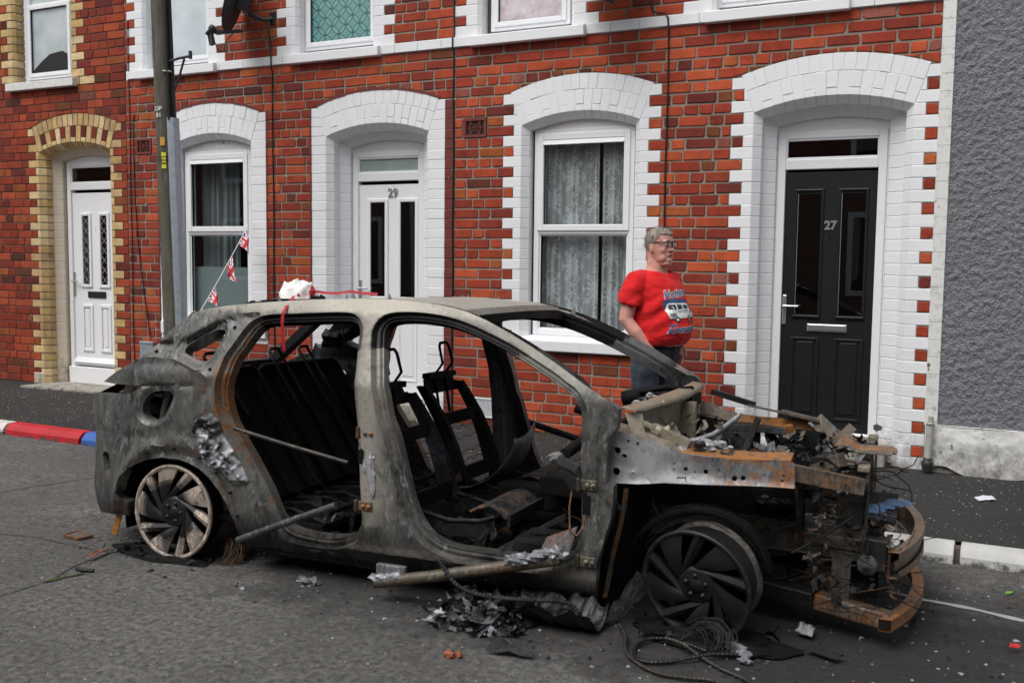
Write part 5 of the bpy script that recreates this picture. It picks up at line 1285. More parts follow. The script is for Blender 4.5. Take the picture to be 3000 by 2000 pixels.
# ------------------------------------------------------------------ engine bay and front end
RAIL = [(2.232, .777), (2.275, .825), (2.435, .793), (2.497, .775), (2.558, .752), (2.697, .742), (2.852, .744), (2.992, .752), (3.015, .741), (3.02, .645), (2.895, .642), (2.78, .636), (2.74, .634), (2.502, .622), (2.387, .607), (2.295, .602), (2.238, .608)]
HOLES = [(2.293, .742, .0155), (2.325, .72, .010), (2.291, .652, .017), (2.363, .649, .006), (2.338, .783, .006), (2.378, .776, .006), (2.583, .685, .009), (2.664, .68, .010), (2.782, .663, .011), (2.816, .667, .010), (2.534, .678, .006), (2.533, .702, .004), (2.62, .675, .004), (2.72, .69, .004), (2.90, .685, .004), (2.975, .69, .005), (2.97, .668, .005)]
def circ(c, n=14): return [(c[0] + c[2] * math.cos(2 * math.pi * k / n), c[1] + c[2] * math.sin(2 * math.pi * k / n)) for k in range(n)]
def apron(mirror):
    hs_ = [circ(h) for h in HOLES]
    V2, F = cdt_plate(RAIL, hs_, .020); u, w = V2[:, 0], V2[:, 1]
    v = np.full(len(V2), .10) + .03 * sst(u, 2.5, 3.0)
    for h in HOLES[:4]: v -= .008 * (1 - sst(np.hypot(u - h[0], w - h[1]), h[2] * 1.2, h[2] * 2.2))
    for zc in (.700, .625, .76): v -= .006 * np.exp(-((w - zc) / .006) ** 2) * (u < 2.36)
    v += .010 * sst(u, 2.46, 2.49) * (1 - sst(u, 2.70, 2.74)) * sst(w, .645, .655) * (1 - sst(w, .715, .73))
    v -= .012 * (1 - sst(w - np.interp(u, [2.23, 2.387, 2.74, 3.02], [.605, .607, .634, .645]), .0, .012))
    v += .004 * np.array([mnoise.noise((a * 14, 1, b * 14)) for a, b in V2])
    t = np.clip(np.stack([.02 + .06 * sst(u, 2.5, 2.9), .08 + .36 * sst(u, 2.40, 2.78), .75 - .40 * sst(u, 2.45, 2.8)], 1), 0, 1)
    V3 = np.stack([u, (VW - v) if mirror else v, w], 1)
    o = plate_obj('apron_rail', V3, F, t, ['burnt_tan' if False else 'burnt_bluegrey'], thick=.006, flip=mirror)
    s = -1 if mirror else 1; B = VW if mirror else 0
    top = [(2.275, .825), (2.435, .793), (2.497, .775), (2.558, .752), (2.697, .742), (2.852, .744), (3.0, .752)]
    def flange(mb):
        for (a, b), (c, d) in zip(top[:-1], top[1:]):
            va, vc = .10 + .03 * float(sst(np.array(a), 2.5, 3.0)), .10 + .03 * float(sst(np.array(c), 2.5, 3.0))
            g = (.15, .15 + .40 * (a > 2.5), .55 - .3 * (a > 2.6))
            mb.add([(a, B + s * va, b), (c, B + s * vc, d), (c, B + s * (vc + .11), d + .018), (a, B + s * (va + .11), b + .018)], [(0, 1, 2, 3) if not mirror else (3, 2, 1, 0)], g)
            mb.add([(a, B + s * (va + .11), b + .018), (c, B + s * (vc + .11), d + .018), (c, B + s * (vc + .115), d - .06), (a, B + s * (va + .115), b - .06)], [(0, 1, 2, 3)], g)
    cpart('flange', 'rusty', flange, o)
    return o
apron(False)['label'] = 'pale grey front wing rail going rusty towards the nose'; apron(True)
for B, s in ((0, 1), (VW, -1)):
    Y = lambda v: B + s * v
    cpart('rail_extension', 'rusty', lambda mb: (mb.obox((3.0, Y(.16), .700), (3.275, Y(.30), .640), .012, .062, (0, 0, 1), (.2, .38, .2)), mb.obox((3.0, Y(.18), .728), (3.275, Y(.32), .668), .05, .008, (0, 0, 1), (.2, .4, .2))))
    cpart('chassis_leg', 'burnt_tan', lambda mb: (mb.obox((2.36, Y(.46), .40), (3.02, Y(.44), .385), .09, .135, (0, 0, 1), (.45, .35, .1)), mb.obox((3.02, Y(.44), .390), (3.29, Y(.42), .385), .085, .140, (0, 0, 1), (.36, .25, .15)),
          mb.obox((3.0, Y(.392), .39), (3.30, Y(.37), .385), .006, .05, (0, 0, 1), (.35, .2, .2))), bevel=.008)
    cpart('wheelhouse', 'charred', lambda mb: (mb.add([(2.24, Y(.15), .13), (2.34, Y(.44), .16), (2.34, Y(.44), .76), (2.24, Y(.12), .70)], [(0, 1, 2, 3)], (.45, .4, 0)), mb.add([(2.34, Y(.44), .16), (2.38, Y(.44), .16), (3.04, Y(.40), .32), (3.04, Y(.38), .72), (2.34, Y(.40), .76)], [(0, 1, 2, 3, 4)], (.55, .35, 0)),
          mb.add([(3.02, Y(.14), .64), (3.03, Y(.40), .64), (3.03, Y(.40), .33), (3.02, Y(.36), .34)], [(0, 1, 2, 3)], (.3, .4, .2))))
    cpart('strut_tower', 'charred', lambda mb: (mb.lathe([(.15, -.33), (.135, -.02), (.11, .03), (.06, .045), (.0, .045)], (2.63, Y(.44), .70), (0, 0, 1), 20, (.4, .2, .2)), mb.tube([(2.64, Y(.36), .22), (2.63, Y(.40), .60)], .035, 10, (.5, .2, 0))))
    cpart('lower_arm', 'rusty', lambda mb: (mb.obox((2.80, Y(.50), .135), (3.10, Y(.40), .128), .10, .075, (0, 0, 1), (.55, .15, .05)), mb.obox((3.10, Y(.40), .128), (3.40, Y(.30), .108), .075, .070, (0, 0, 1), (.25, .45, .1))), bevel=.008)
    cpart('radiator_post', 'burnt_tan', lambda mb: (mb.obox((3.285, Y(.36), .70), (3.285, Y(.37), .44), .05, .012, (1, 0, 0), (.4, .25, .15)), mb.add([(3.16, Y(.38), .46), (3.27, Y(.37), .46), (3.275, Y(.36), .63), (3.22, Y(.36), .63)], [(0, 1, 2, 3)], (.45, .3, .2)), mb.box(3.245, 3.292, min(Y(.32), Y(.42)), max(Y(.32), Y(.42)), .70, .722, (.2, .25, .4))), bevel=.004)
    cpart('hanger_plate', 'burnt_tan', lambda mb: mb.add([(3.16, Y(.37), .325), (3.235, Y(.365), .33), (3.23, Y(.345), .155), (3.145, Y(.345), .15)], [(0, 1, 2, 3)], (.38, .2, .15)))
    cpart('crash_box', 'burnt_tan', lambda mb: (mb.obox((3.28, Y(.40), .36), (3.375, Y(.39), .355), .10, .13, (0, 0, 1), (.45, .3, .1)), mb.box(3.375, 3.385, min(Y(.27), Y(.44)), max(Y(.27), Y(.44)), .27, .42, (.3, .4, .2))), bevel=.006)
# rusty rear edge of the near wheel opening
cpart('arch_edge', 'rusty', lambda mb: [mb.add([(a, .10, b), (a + .016, .12, b), (c + .016, .12, d), (c, .10, d)], [(0, 1, 2, 3)], (.22, .42, 0)) for (a, b), (c, d) in zip([(2.325, .58), (2.318, .50), (2.30, .40), (2.278, .30), (2.262, .20)], [(2.318, .50), (2.30, .40), (2.278, .30), (2.262, .20), (2.245, .10)])])
# bumper beams: curved across the nose
def beam(mb, pts, h, d, tint, n=3):
    for (u0, v0, w0), (u1, v1, w1) in zip(pts[:-1], pts[1:]):
        for z0, z1, dd_ in ((-.5, -.2, 0), (-.2, .2, -.014), (.2, .5, 0)):
            P = lambda u, v, w, z, k: (u + k, v, w + z * h)
            mb.add([P(u0, v0, w0, z0, d + dd_), P(u1, v1, w1, z0, d + dd_), P(u1, v1, w1, z1, d + dd_), P(u0, v0, w0, z1, d + dd_)], [(0, 1, 2, 3)], tint)
        for z in (-.5, .5): mb.add([(u0, v0, w0 + z * h), (u1, v1, w1 + z * h), (u1 + d, v1, w1 + z * h), (u0 + d, v0, w0 + z * h)], [(0, 1, 2, 3)], tint)
        mb.add([(u0, v0, w0 - .5 * h), (u1, v1, w1 - .5 * h), (u1, v1, w1 + .5 * h), (u0, v0, w0 + .5 * h)], [(3, 2, 1, 0)], tint)
bp = [(3.375 + .10 * (1 - ((s - 10) / 10) ** 2), .26 + 1.20 * s / 20, .345) for s in range(21)]
o = cpart('bumper_beam', 'rusty', lambda mb: beam(mb, bp, .105, .042, (.22, .38, .30)))
lp = [(3.375 + .125 * (1 - ((s - 12) / 12) ** 2), .22 + 1.28 * s / 24, .112) for s in range(25)]
def lower(mb):
    mb.tube([p for p in lp], .001, 4)
    h, d = .024, .024
    for a, b in zip(lp[:-1], lp[1:]):
        q = [[(p[0] + x, p[1], p[2] + z) for x, z in ((-d, -h), (d, -h), (d, h), (-d, h))] for p in (a, b)]
        mb.add(q[0] + q[1], [(0, 1, 5, 4), (1, 2, 6, 5), (2, 3, 7, 6), (3, 0, 4, 7)], (.10, .55, .20))
    a = lp[0]; mb.add([(a[0] + x * .8, a[1] + .002, a[2] + z * .8) for x, z in ((-d, -h), (d, -h), (d, h), (-d, h))], [(0, 1, 2, 3)], (1, 0, 0))
o = cpart('lower_beam', 'rusty', lower); o['label'] = 'bright orange rusted lower bumper tube'
cpart('horn', 'charred', lambda mb: (mb.lathe([(0, -.022), (.012, -.022), (.014, -.016), (.036, -.014), (.040, -.008), (.040, .008), (.030, .02), (0, .022)], (3.30, .265, .335), (.12, 1, 0), 26, (.1, .05, .35)), mb.tube([(3.30, .27, .37), (3.295, .33, .41)], .008, 6, (.5, .2, 0))))
# lock carrier plate, ribbed and bright with rust
def carrier(mb):
    nu, nv = 16, 10
    for i in range(nu):
        for j in range(nv):
            def P(a, b):
                u = 3.135 + .255 * a; rib = .010 * math.sin(b * math.pi * 4)
                return (u - .04 * abs(b - .5) * a, .58 + .42 * b, .742 - .024 * (1 if a < .25 else max(0, 1 - (a - .25) * 9)) * -1 + rib * (a > .2) - .02 * b)
            mb.add([P(i / nu, j / nv), P((i + 1) / nu, j / nv), P((i + 1) / nu, (j + 1) / nv), P(i / nu, (j + 1) / nv)], [(0, 1, 2, 3)], (.10, .5 if j % 3 else .28, .25))
    mb.obox((3.15, .60, .70), (3.27, .40, .725), .04, .006, (0, 0, 1), (.25, .36, .2)); mb.obox((3.06, .40, .68), (3.19, .42, .735), .05, .006, (0, 1, 0), (.25, .36, .2))
    mb.obox((3.18, .98, .735), (3.10, 1.35, .71), .05, .02, (0, 0, 1), (.15, .4, .3)); mb.obox((3.10, 1.10, .70), (3.18, 1.08, .79), .04, .008, (0, 1, 0), (.1, .1, .6))
o = cpart('lock_carrier', 'rusty', carrier, weld=True); o.modifiers.new('t', 'SOLIDIFY').thickness = .004; o['label'] = 'ribbed orange-rust plate at the top of the nose'
# cowl: tan scorched panel arching across under the missing windscreen
def cowl(mb):
    n = 40
    for k in range(n):
        def P(s, r):
            v = .13 + (VW - .26) * s; b = math.sin(math.pi * s) ** .8
            jag = .018 * mnoise.noise((s * 17, 0, 0)) + .012 * mnoise.noise((s * 41, 3, 0))
            rows = [(2.295 + .05 * b, .922 + .010 * b), (2.330 + .06 * b, .917 + .012 * b), (2.350 + .068 * b, .910 + .010 * b), (2.353 + .07 * b, .896 + jag * .8)]
            return (rows[r][0], v, rows[r][1])
        for r in range(3):
            mb.add([P(k / n, r), P(k / n, r + 1), P((k + 1) / n, r + 1), P((k + 1) / n, r)], [(0, 1, 2, 3)], (.02 + .12 * (r == 0), .38, .55), True)
o = cpart('cowl_panel', 'burnt_tan', cowl, weld=True); o.modifiers.new('t', 'SOLIDIFY').thickness = .005; o['label'] = 'scorched tan and rust scuttle panel'
cpart('cowl_wall', 'burnt_tan', lambda mb: (mb.add([(2.31, .20, .60), (2.36, .9, .60), (2.40, .9, .90), (2.33, .20, .88)], [(0, 1, 2, 3)], (.12, .25, .5)), mb.add([(2.36, .9, .55), (2.34, 1.5, .55), (2.36, 1.5, .88), (2.40, .9, .90)], [(0, 1, 2, 3)], (.3, .3, .3)), mb.box(2.36, 2.46, .88, .92, .50, .88, (.15, .25, .5))))
cpart('wing_bracket', 'burnt_tan', lambda mb: (mb.add([(2.31, .13, .90), (2.35, .12, .80), (2.40, .15, .79), (2.37, .20, .89)], [(0, 1, 2, 3)], (.0, .1, .7)), mb.add([(2.35, .12, .80), (2.45, .14, .785), (2.44, .20, .80), (2.40, .15, .79)], [(0, 1, 2, 3)], (0, .1, .75)),
    mb.obox((2.36, .20, .86), (2.42, .20, .835), .05, .012, (0, 0, 1), (.05, .05, .6)), mb.obox((2.42, .20, .835), (2.58, .19, .775), .05, .035, (0, 0, 1), (.08, .05, .5)), lump(mb, (2.45, .17, .825), .014, (1, 1, 1.4), 2, (0, 0, .9), 6), lump(mb, (2.48, .20, .83), .012, (1, 1, 1.4), 3, (0, 0, .9), 6)))
# pale cast arm curving through the bay
cpart('cast_arm', 'burnt_bluegrey', lambda mb: mb.tube([(2.50, .38, .755), (2.57, .40, .765), (2.64, .41, .795), (2.69, .42, .835), (2.735, .42, .875), (2.75, .43, .895)], [.012, .014, .014, .013, .012, .006], 8), tint=(.12, .1, .4))
cpart('mount_bracket', 'charred', lambda mb: (mb.obox((2.66, .68, .80), (2.92, .70, .795), .03, .03, (0, 0, 1), (.25, .2, .25)), mb.obox((2.79, .69, .85), (2.74, .66, .70), .03, .02, (0, 1, 0), (.3, .15, .2)), mb.obox((2.82, .72, .80), (2.93, .74, .66), .035, .02, (0, 1, 0), (.6, .1, 0)), mb.obox((2.78, .70, .80), (2.78, .72, .66), .04, .02, (0, 1, 0), (.6, .1, 0)), mb.obox((2.90, .70, .80), (2.94, .72, .81), .04, .035, (0, 0, 1), (.1, .6, .2))), bevel=.004)
cpart('wiper_linkage', 'charred', lambda mb: (mb.tube([(2.10, .95, .90), (2.18, .98, .91), (2.28, 1.0, .935), (2.36, 1.05, .925), (2.39, 1.12, .925)], .015, 8, (.5, .1, .1)), mb.lathe([(0, -.05), (.036, -.045), (.04, .03), (.025, .05), (0, .05)], (2.12, .93, .88), (1, .3, .2), 16, (.55, .1, .1)), mb.lathe([(.0, -.03), (.09, -.03), (.10, .0), (.09, .02), (0, .02)], (2.32, 1.12, .895), (.1, .1, 1), 24, (.7, .1, .0)), mb.box(2.14, 2.42, .98, 1.22, .84, .90, (.7, .1, 0))))
# engine remains
def engine(mb):
    mb.box(2.50, 2.95, .58, 1.15, .18, .50, (.6, .15, .05)); mb.box(2.55, 2.85, .62, 1.05, .50, .60, (.5, .2, .1))
    mb.lathe([(0, -.02), (.02, -.02), (.022, -.01), (.075, -.008), (.085, .0), (.085, .03), (.06, .04), (0, .04)], (2.885, .47, .205), (0, 1, 0), 26, (.45, .2, .1)); mb.lathe([(0, 0), (.06, 0), (.07, .02), (0, .04)], (2.98, .50, .24), (0, 1, 0), 20, (.7, .1, 0))
    for k in range(4): mb.tube([(2.56 + .1 * k, .60, .52), (2.56 + .1 * k, .52, .50), (2.58 + .1 * k, .50, .40)], .02, 8, (.5, .3, .1))
    mb.box(3.28, 3.34, .42, 1.30, .16, .44, (.65, .15, .1)); mb.box(3.20, 3.28, .45, 1.25, .20, .62, (.7, .1, .05))
cpart('engine_block', 'charred', engine, bevel=.012)
tag(cpart('bay_ash', 'molten_metal', lambda mb: (rubble(mb, 70, (2.40, 3.10), (.35, 1.40), (.50, .66), (.02, .05), 21, .30), rubble(mb, 45, (3.05, 3.36), (.35, 1.40), (.14, .48), (.015, .045), 22, .30), rubble(mb, 24, (2.45, 2.75), (.15, .30), (.74, .785), (.010, .026), 23, .6), rubble(mb, 16, (2.25, 2.40), (.35, .8), (.90, .93), (.008, .018), 25, .5))), kind='stuff')
tag(cpart('bay_wires', 'charred', lambda mb: (wires(mb, 110, (2.4, 3.3), (.2, 1.4), (.48, .70), 8, .3, .0025), wires(mb, 90, (3.05, 3.42), (.22, .6), (.12, .50), 9, .22, .002))), kind='stuff')
cpart('control_module', 'charred', lambda mb: (mb.box(3.20, 3.40, .55, 1.15, .455, .475, (.3, 0, .1)), mb.box(3.22, 3.36, .48, 1.0, .476, .480, (0, 0, .2))), bevel=.004)
cpart('melted_cover', 'tinted', lambda mb: [lump(mb, (3.27 + .035 * k, .62 + .07 * k, .482), .04, (1.2, 1.5, .14), 70 + k, (.09, .16, .30), 7, .7) for k in range(5)])
cpart('stay_rod', 'charred', lambda mb: mb.tube([(3.0, .30, .34), (3.12, .31, .42), (3.26, .33, .53)], .0055, 6), tint=(.3, .1, .2))
cpart('far_wing_edge', 'burnt_tan', lambda mb: (mb.obox((2.62, VW - .24, .82), (2.80, VW - .22, .79), .05, .008, (0, 0, 1), (.3, .3, .4)), mb.obox((2.42, VW - .22, .88), (2.66, VW - .22, .82), .03, .03, (0, 0, 1), (.6, .2, .2)), mb.obox((2.80, VW - .25, .80), (3.0, VW - .26, .765), .09, .012, (0, 0, 1), (.25, .34, .2)), mb.obox((2.98, VW - .27, .77), (3.14, VW - .34, .64), .08, .02, (0, 1, 0), (.2, .3, .3))))

# wheels --------------------------------------------------------------
def make_wheel(sootk, seed):
    wh = bpy.data.objects.new('wheel', None); COL.objects.link(wh); wh.parent = CAR
    R = .2425
    def pt(r, a, y): return Vector((r * math.cos(a), y, r * math.sin(a)))
    def so(p, base):
        """soot thickest at the hub and down one side"""
        f = math.hypot(p[0], p[2]) / R
        s_ = base + sootk + 2.1 * (0.72 - f) + .35 * mnoise.noise((p[0] * 9 + seed, 0, p[2] * 9)) - .28 * p[0] / R
        return (max(0.0, min(1.0, s_)), .02, .10)
    cpart('rim', 'alloy', lambda mb: (mb.lathe([(R - .022, .002), (R - .012, -.006), (R - .003, -.004), (R, .004), (R - .004, .012), (R - .018, .022), (R - .020, .036)], (0, 0, 0), (0, 1, 0), 64, (.08 + sootk * .46, .05, .30)), mb.lathe([(R - .020, .036), (R - .032, .05), (R - .045, .07), (R - .045, .12), (R - .03, .15), (R - .02, .16)], (0, 0, 0), (0, 1, 0), 64, (.42, .05, .35)),
                                      mb.lathe([(R - .022, .002), (R - .030, .02), (R - .036, .06), (R - .036, .16)], (0, 0, 0), (0, 1, 0), 64, (.75, .05, 0))), wh)
    for k in range(5):
        ph = 2 * math.pi * k / 5 + math.radians(27.7)
        def blade(mb):
            n, m_ = 9, 6; in0, in1 = pt(.072, ph + math.radians(62), .016), pt(.072, ph + math.radians(24), .016)
            def P(a, b):
                o_ = pt(R - .019, ph + math.radians(16 - 32 * b), .006); i_ = in0.lerp(in1, b)
                p = i_.lerp(o_, a); p.y += -.014 * math.sin(math.pi * min(1, a * 1.02)) - .005 * math.sin(math.pi * b); return p
            for i in range(n):
                for j in range(m_):
                    q = [P(i / n, j / m_), P((i + 1) / n, j / m_), P((i + 1) / n, (j + 1) / m_), P(i / n, (j + 1) / m_)]
                    mb.add(q, [(0, 1, 2, 3)], so(q[0], 0), True)
        o = cpart('blade', 'alloy', blade, wh, weld=True); md = o.modifiers.new('t', 'SOLIDIFY'); md.thickness = .014; md.offset = 1; o.modifiers.new('e', 'EDGE_SPLIT').split_angle = .7
        def spoke(mb):
            a = ph - math.radians(36.5); o_ = pt(R - .018, a, .004); i_ = pt(.075, a + math.radians(62), .014); n = 6
            d = (o_ - i_).normalized(); sd_ = d.cross(Vector((0, 1, 0))).normalized()
            for i in range(n):
                f0, f1 = i / n, (i + 1) / n; w0, w1 = .013 + .011 * f0, .013 + .011 * f1
                p0, p1 = i_.lerp(o_, f0), i_.lerp(o_, f1); t = so(p0, .05)
                y = Vector((0, -.010, 0)); b = Vector((0, .02, 0))
                mb.add([p0 - sd_ * w0, p0 + y, p0 + sd_ * w0, p1 - sd_ * w1, p1 + y, p1 + sd_ * w1, p0 - sd_ * w0 + b, p1 - sd_ * w1 + b, p0 + sd_ * w0 + b, p1 + sd_ * w1 + b],
                       [(0, 3, 4, 1), (1, 4, 5, 2), (0, 6, 7, 3), (2, 5, 9, 8)], t)
        cpart('spoke', 'alloy', spoke, wh)
    cpart('hub', 'alloy', lambda mb: (mb.lathe([(0, .006), (.026, .006), (.030, .012), (.066, .002), (.082, .012), (.085, .03), (.080, .10)], (0, 0, 0), (0, 1, 0), 28, (.85, .05, .02)), [mb.lathe([(0, -.002), (.009, -.002), (.010, .02)], pt(.046, 2 * math.pi * q / 5, 0), (0, 1, 0), 8, (.7, .1, .2)) for q in range(5)]), wh)
    cpart('brake_drum', 'charred', lambda mb: (mb.lathe([(0, .05), (.12, .05), (.15, .06), (.15, .10), (0, .10)], (0, 0, 0), (0, 1, 0), 32, (.8, .1, 0)), mb.lathe([(0, .165), (.20, .165)], (0, 0, 0), (0, 1, 0), 32, (.95, 0, 0))), wh)
    return wh
def set_wheel(c, loc, rot, label): c.location = loc; c.rotation_euler = rot; c['label'] = label; return c
wheel0 = set_wheel(make_wheel(.05, 0), (0, .030, .2445), (0, 0, 0), 'sooty alloy rear wheel with bare rim')
set_wheel(make_wheel(.95, 4), (2.655, .03, .222), (math.radians(18), .9, 0), 'blackened front wheel leaning out at the top')
set_wheel(copy_tree(wheel0, CAR), (0, VW - .03, .2445), (0, .3, math.pi), 'far rear wheel rim'); set_wheel(copy_tree(wheel0, CAR), (2.655, VW - .05, .2445), (0, .9, math.pi), 'far front wheel rim')

TT = [(.30, .30, .15), (.55, .1, .05), (.15, .40, .2), (.1, .1, .55), (.45, .2, .1), (.7, .05, 0), (.25, .2, .35)]
tag(cpart('bay_scrap', 'rusty', lambda mb: (scrap(mb, 130, (2.45, 3.25), (.30, 1.45), (.56, .74), (.03, .13), 51, TT), scrap(mb, 120, (3.02, 3.42), (.24, 1.40), (.15, .52), (.02, .10), 52, TT), scrap(mb, 40, (2.30, 2.75), (.14, .5), (.76, .87), (.02, .07), 53, TT))), kind='stuff')
tag(cpart('bay_torn_edges', 'burnt_bluegrey', lambda mb: (scrap(mb, 60, (2.40, 3.3), (.25, 1.45), (.60, .76), (.03, .12), 54, [(.1, .1, .5), (.3, .1, .2), (.5, 0, .1)]), scrap(mb, 50, (3.05, 3.42), (.24, .8), (.20, .50), (.02, .08), 55, [(.1, .1, .5), (.4, .1, .2)]))), kind='stuff')
tag(cpart('cabin_scrap', 'charred', lambda mb: (scrap(mb, 160, (.5, 2.1), (.12, 1.5), (.16, .30), (.03, .12), 56, [(.2, .3, .1), (.1, .1, .5), (.4, .1, .1), (.3, .1, .2)]),)), kind='stuff')
# ------------------------------------------------------------------ pole, dishes, cables, bunting
def mat_wood():
    m = NT('weathered_wood'); co = m.coord('Object', (14, 14, 1.0)); n = m.noise(co, 3.0, 7, 0.7, 0.6); n2 = m.noise(m.coord(), 2.0, 4)
    c = m.mix(m.ramp(n, [(0.3, 0.0), (0.7, 1.0)]), (0.045, 0.042, 0.035), (0.165, 0.155, 0.13))
    c = m.mix(m.ramp(n2, [(0.5, 0.0), (0.75, 0.5)]), c, (0.10, 0.10, 0.04))
    m.bsdf(c, 0.9, 0, m.bump(n, 0.6, 0.008), 0.2)
mat_wood()
PB = Vector((-6.068, -1.5, pav_z(-1.5)))
POLE = empty('utility_pole', PB, 'weathered wooden utility pole with galvanised cable guard in front of the window', 'utility pole')
def pole_c(z): return Vector((-6.093 - (z - .976) * 0.0357, -1.5, z))
zs = [PB.z - .05, 1, 2, 3, 4, 5, 6, 7.5]
shaft = part(POLE, 'shaft', 'weathered_wood', lambda mb: mb.tube([pole_c(z) for z in zs], [.092, .088, .084, .080, .077, .074, .071, .068], 20))
to_cam = (Vector((0, -7.44, 0)) - Vector((-6.1, -1.5, 0))).normalized(); sdv = Vector((-to_cam.y, to_cam.x, 0))    # sdv points to the picture's right
def on_pole(z, a, r=.085): # a: angle from the camera side, positive to the right
    return pole_c(z) + (to_cam * math.cos(a) + sdv * math.sin(a)) * r
def guard(mb):
    n = 7; Z = [PB.z, .8, 1.4, 2.0, 2.62]
    prof = [(0.05, .088), (.25, .105), (.45, .122), (.70, .125), (.95, .122), (1.2, .105), (1.35, .088)]
    for z0, z1 in zip(Z[:-1], Z[1:]):
        for (a0, r0), (a1, r1) in zip(prof[:-1], prof[1:]):
            mb.add([on_pole(z0, a0, r0), on_pole(z0, a1, r1), on_pole(z1, a1, r1), on_pole(z1, a0, r0)], [(0, 1, 2, 3)])
    mb.add([on_pole(2.62, a, r) for a, r in prof], [tuple(range(len(prof)))])
part(POLE, 'cable_guard', 'galvanised', guard)
for a, zt in ((.35, 5.0), (.75, 5.0)):
    part(POLE, 'cable', 'rubber', lambda mb: mb.tube([on_pole(z, a - .12 * (z - 2.6) + .1 * math.sin(z * 2), .095) for z in np.linspace(2.6, zt, 14)], .013, 7))
part(POLE, 'bracket', 'cast_dark', lambda mb: (mb.tube([on_pole(3.05, .3, .08), on_pole(3.08, .75, .16), on_pole(3.10, .95, .25)], .011, 6), mb.tube([on_pole(2.78, .55, .09), on_pole(2.9, .8, .14), on_pole(3.08, .9, .20)], .009, 6), mb.tube([on_pole(3.08, .95, .25), on_pole(3.14, .95, .25)], .014, 8)))
for z, a in ((2.98, -.1), (2.60, .35)): part(POLE, 'cable_clip', 'steel_bright', lambda mb: mb.tube([on_pole(z, a, .09), on_pole(z, a + .5, .108), on_pole(z, a + .62, .10)], .008, 6))
def plate(z0, z1, a0, a1, tint, name, label):
    def f(mb):
        n = 5
        for k in range(n):
            b0, b1 = a0 + (a1 - a0) * k / n, a0 + (a1 - a0) * (k + 1) / n
            mb.add([on_pole(z0, b0, .0885), on_pole(z0, b1, .0885), on_pole(z1, b1, .0885), on_pole(z1, b0, .0885)], [(0, 1, 2, 3)], tint)
    return part(POLE, name, 'tinted', f, label=label)
plate(2.40, 2.465, -.62, -.18, (.62, .33, .06), 'tag', 'small orange tag')
yp = plate(2.22, 2.345, -.55, -.14, (.75, .70, .05), 'notice', 'small yellow caution notice')
def letters(body, z, size, a, parent, mat='rubber', r=.0905, tint=None):
    cu = bpy.data.curves.new('t', 'FONT'); cu.body = body; cu.size = size; cu.align_x = 'CENTER'; cu.offset = size * .02
    o = bpy.data.objects.new('t', cu); COL.objects.link(o); me = bpy.data.meshes.new_from_object(o.evaluated_get(bpy.context.evaluated_depsgraph_get())); bpy.data.objects.remove(o)
    mb = MB(); mb.add([on_pole(z + v.co.y, a + v.co.x / .0885, r) for v in me.vertices], [tuple(p.vertices) for p in me.polygons], tint or (1, 1, 1))
    off = Vector(POLE.location) ; mb.v = [tuple(Vector(v) - off) for v in mb.v]
    return mb.build('lettering', MATS[mat], parent)
for k, t in enumerate(('CAUTION', 'OVERHEAD', 'FIBRE')): letters(t, 2.302 - .025 * k, .022, -.345, yp)
letters('DP', 2.672, .048, -.66, POLE, 'tinted', .0915, (.72, .72, .72)); letters('81', 2.622, .048, -.64, POLE, 'tinted', .0915, (.72, .72, .72))

# satellite dishes
def dish(label, c, nrm, rad, wall, lnb):
    t = empty('satellite_dish', wall, label, 'satellite dish', 'satellite dishes on the upper wall'); c = Vector(c); nrm = Vector(nrm).normalized(); w_ = Vector(wall); l_ = Vector(lnb)
    part(t, 'reflector', 'cast_dark', lambda mb: (mb.lathe([(rad * k / 8, .16 * rad * (k / 8) ** 2) for k in range(9)], c, nrm, 40), mb.lathe([(rad, .16 * rad), (rad + .012, .16 * rad - .004), (rad + .010, .16 * rad - .02), (rad - .01, .16 * rad - .012)], c, nrm, 40), mb.lathe([(rad * k / 8, .16 * rad * (k / 8) ** 2 - .008) for k in range(8, -1, -1)], c, nrm, 40)))
    low = c - Vector((0, 0, 1)) * rad * .9 + nrm * .02
    part(t, 'feed_arm', 'cast_dark', lambda mb: mb.obox(low - nrm * .06, l_, .022, .03), bevel=.003)
    d = (c - l_).normalized()
    part(t, 'feed_horn', 'cast_dark', lambda mb: (mb.lathe([(0, -.06), (.022, -.06), (.024, -.01), (.034, .0), (.036, .03), (.03, .04), (0, .042)], l_ + Vector((0, 0, .02)), d, 18), mb.obox(l_ - d * .02 + Vector((0, 0, .01)), l_ - d * .02 - Vector((-.03, 0, .10)), .035, .045)))
    part(t, 'wall_mount', 'cast_dark', lambda mb: (mb.box(w_.x - .035, w_.x + .035, w_.y - .012, w_.y - .002, w_.z - .06, w_.z + .06), mb.tube([w_ + Vector((0, -.01, 0)), w_ + Vector((-.05, -.06, -.02)), w_ + Vector((-.16, -.12, .02)), w_ + Vector((-.20, -.15, .12)), c - nrm * .10], .020, 10), mb.obox(c - nrm * .11, c - nrm * .01, .12, .14)), bevel=.003)
    part(t, 'cable', 'rubber', lambda mb: mb.tube([l_ + Vector((.02, .01, -.07)), l_ + Vector((.05, .03, -.16)), l_ + Vector((.10, .05, -.17)), l_ + Vector((.12, .06, -.08)), low], .005, 6))
dish('dark satellite dish on a bracket between the pale blind and teal film windows', (-6.50, -.27, 3.86), (-.80, -.48, .30), .29, (-6.324, 0, 3.737), (-6.66, -.45, 3.555))
dish('grey satellite dish just above the white band over the standing man', (-2.865, -.25, 3.745), (-.35, -.85, .35), .28, (-2.70, 0, 3.70), (-3.06, -.62, 3.60))
